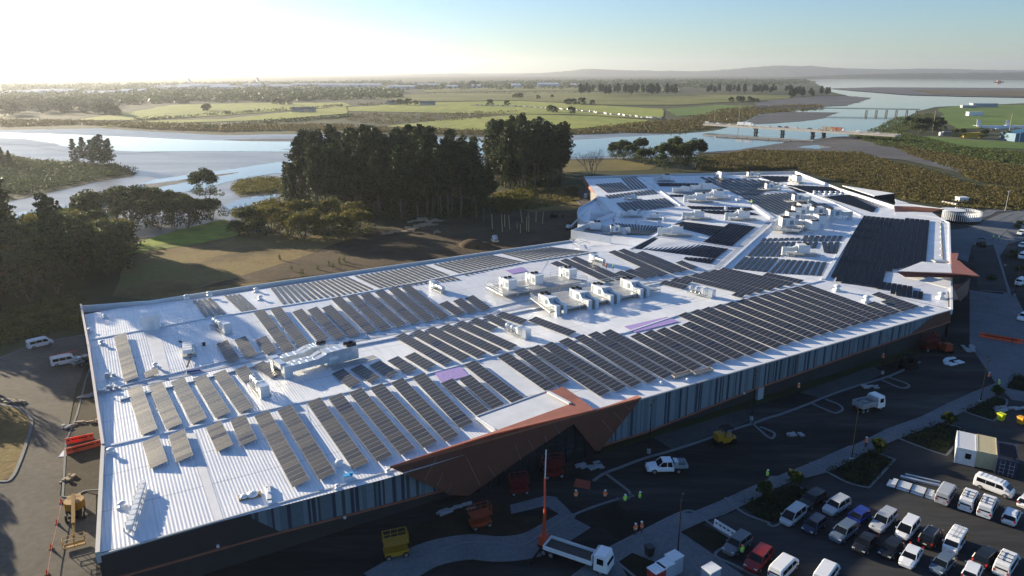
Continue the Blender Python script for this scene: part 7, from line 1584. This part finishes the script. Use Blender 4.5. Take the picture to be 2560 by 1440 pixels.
# steam plumes
for i,(x,y) in enumerate([(480,216),(491,218),(651,214)]):
    q=MB(); h_=34 if i!=1 else 16
    ring=[[(-(k/8)**1.5*12+(1.5+(k%3)*.8+k*.35)*math.cos(a*.7854),(1.5+k*.4)*math.sin(a*.7854),k/8*h_) for a in range(8)] for k in range(9)]; q.loft(ring)
    m_=mat('steam',(.95,.95,.95),1.0,bump=2,bscale=.05); 
    o_=q.obj('steam_plume',m_,None,True); o_.location=P(x,y); tag(o_,['taller left steam plume on the hazy plain','short steam puff right beside the taller plume','slim steam plume farther right on the plain'][i],'steam')
# street posts along the far road
for i,(x,y,h_) in enumerate([(1786,305,22),(1847,306,22),(2331,330,20),(2520,345,22)]):
    boxt([('post',MB().cyl((0,0,0),(0,0,h_),.35,.25,8),WOOD),('crossarm',MB().box(0,0,h_-1.5,3.5,.25,.25),WOOD)],'utility_pole',f'{ordn(i)} tall utility pole from the left near the river road','utility pole',P(x,y),0)
# rotunda beyond the mall corner
C_=P(*Zr(785,528)); t=thing('rotunda','round building with a ring of white fins beyond the far roof canopy','rotunda',tuple(C_)); rr=(P(*Zr(970,528))-C_).length
q=MB(); q.cyl((0,0,0),(0,0,.8),rr*1.0,rr*1.0,40); q.obj('plinth',BLACK,t); q=MB(); q.cyl((0,0,.8),(0,0,3.2),rr*.8,rr*.8,40); q.obj('glass_drum',GLASS,t)
q=MB()
for k in range(44):
    a=-math.pi*.95+k/43*math.pi*1.35; q.obox(Matrix.Translation((rr*math.cos(a),rr*math.sin(a),2.6))@Matrix.Rotation(a,4,'Z'),.8,.2,3.2)
q.obj('fins',WHITE,t); q=MB(); q.cyl((-rr*.1,rr*.5,3.6),(-rr*.1,rr*.5,3.9),rr*.62,rr*.62,36); q.obj('canopy_disc',MEMB,t)
boxt([('walls',MB().box(0,0,0,4.5,3,2.6),WHITE),('roof',MB().box(0,0,2.6,4.8,3.3,.2),WHITE)],'site_office','small white site office beyond the rotunda','site office',P(*Zr(812,350)),.1)
a,b=P(*Zr(630,355)),P(*Zr(755,378)); 
for i in range(9):
    p=a.lerp(b,i/8); boxt([('block',MB().box(0,0,0,.9,.9,1.1),WOOD if i%2 else WHITE),('base',MB().box(0,0,0,1.1,1.1,.1),BLACK)],'kerb_block',f'{ordn(i)} cream block from the left in the low line beyond the canopy','block',p,.2)
ribbon('retaining_wall',[Zr(830,285),Zr(1000,305),Zr(1160,335),Zr(1330,365)],1.5,1.0,mat('stone_bank',(.32,.29,.24),.9,noise=.4,nscale=.8)).__setitem__('kind','structure')
sheet('road',[(2375,556),(2360,516),(2460,512),(2560,514),(2760,530),(2760,640),(2600,640),(2560,560),(2420,575)],.1,G_ASPH,seed=90,amp=0)
# shrubs at right planters
for i,(x,y) in enumerate([(2532,635),(2545,675),(2530,645),(2480,700),(2545,570),(2552,560)]):
    p=P(x,y); inst(V_BUSH[0],'shrub',f'{ordn(i)} dark shrub clump in the beds by the right edge','shrub',tuple(p),i,'shrubs by the right edge',.9)
# ================================================================ HAZE
hz=MB(); hz.add([(x,y,z) for x in (-16000,16000) for y in (-400,16500) for z in (-40,300)],[(0,1,3,2),(4,6,7,5),(0,4,5,1),(2,3,7,6),(0,2,6,4),(1,5,7,3)])
hm=D.materials.new('haze'); hm.use_nodes=True; nt=hm.node_tree; nt.nodes.remove(nt.nodes['Principled BSDF'])
pv=nt.nodes.new('ShaderNodeVolumePrincipled'); pv.inputs['Color'].default_value=(.88,.92,1,1); pv.inputs['Density'].default_value=0.00006; pv.inputs['Anisotropy'].default_value=.58
nt.links.new(pv.outputs[0],nt.nodes['Material Output'].inputs['Volume'])
ho=hz.obj('haze',hm,None); ho['kind']='stuff'; ho['label']='pale morning haze over the whole scene'; ho['category']='haze'
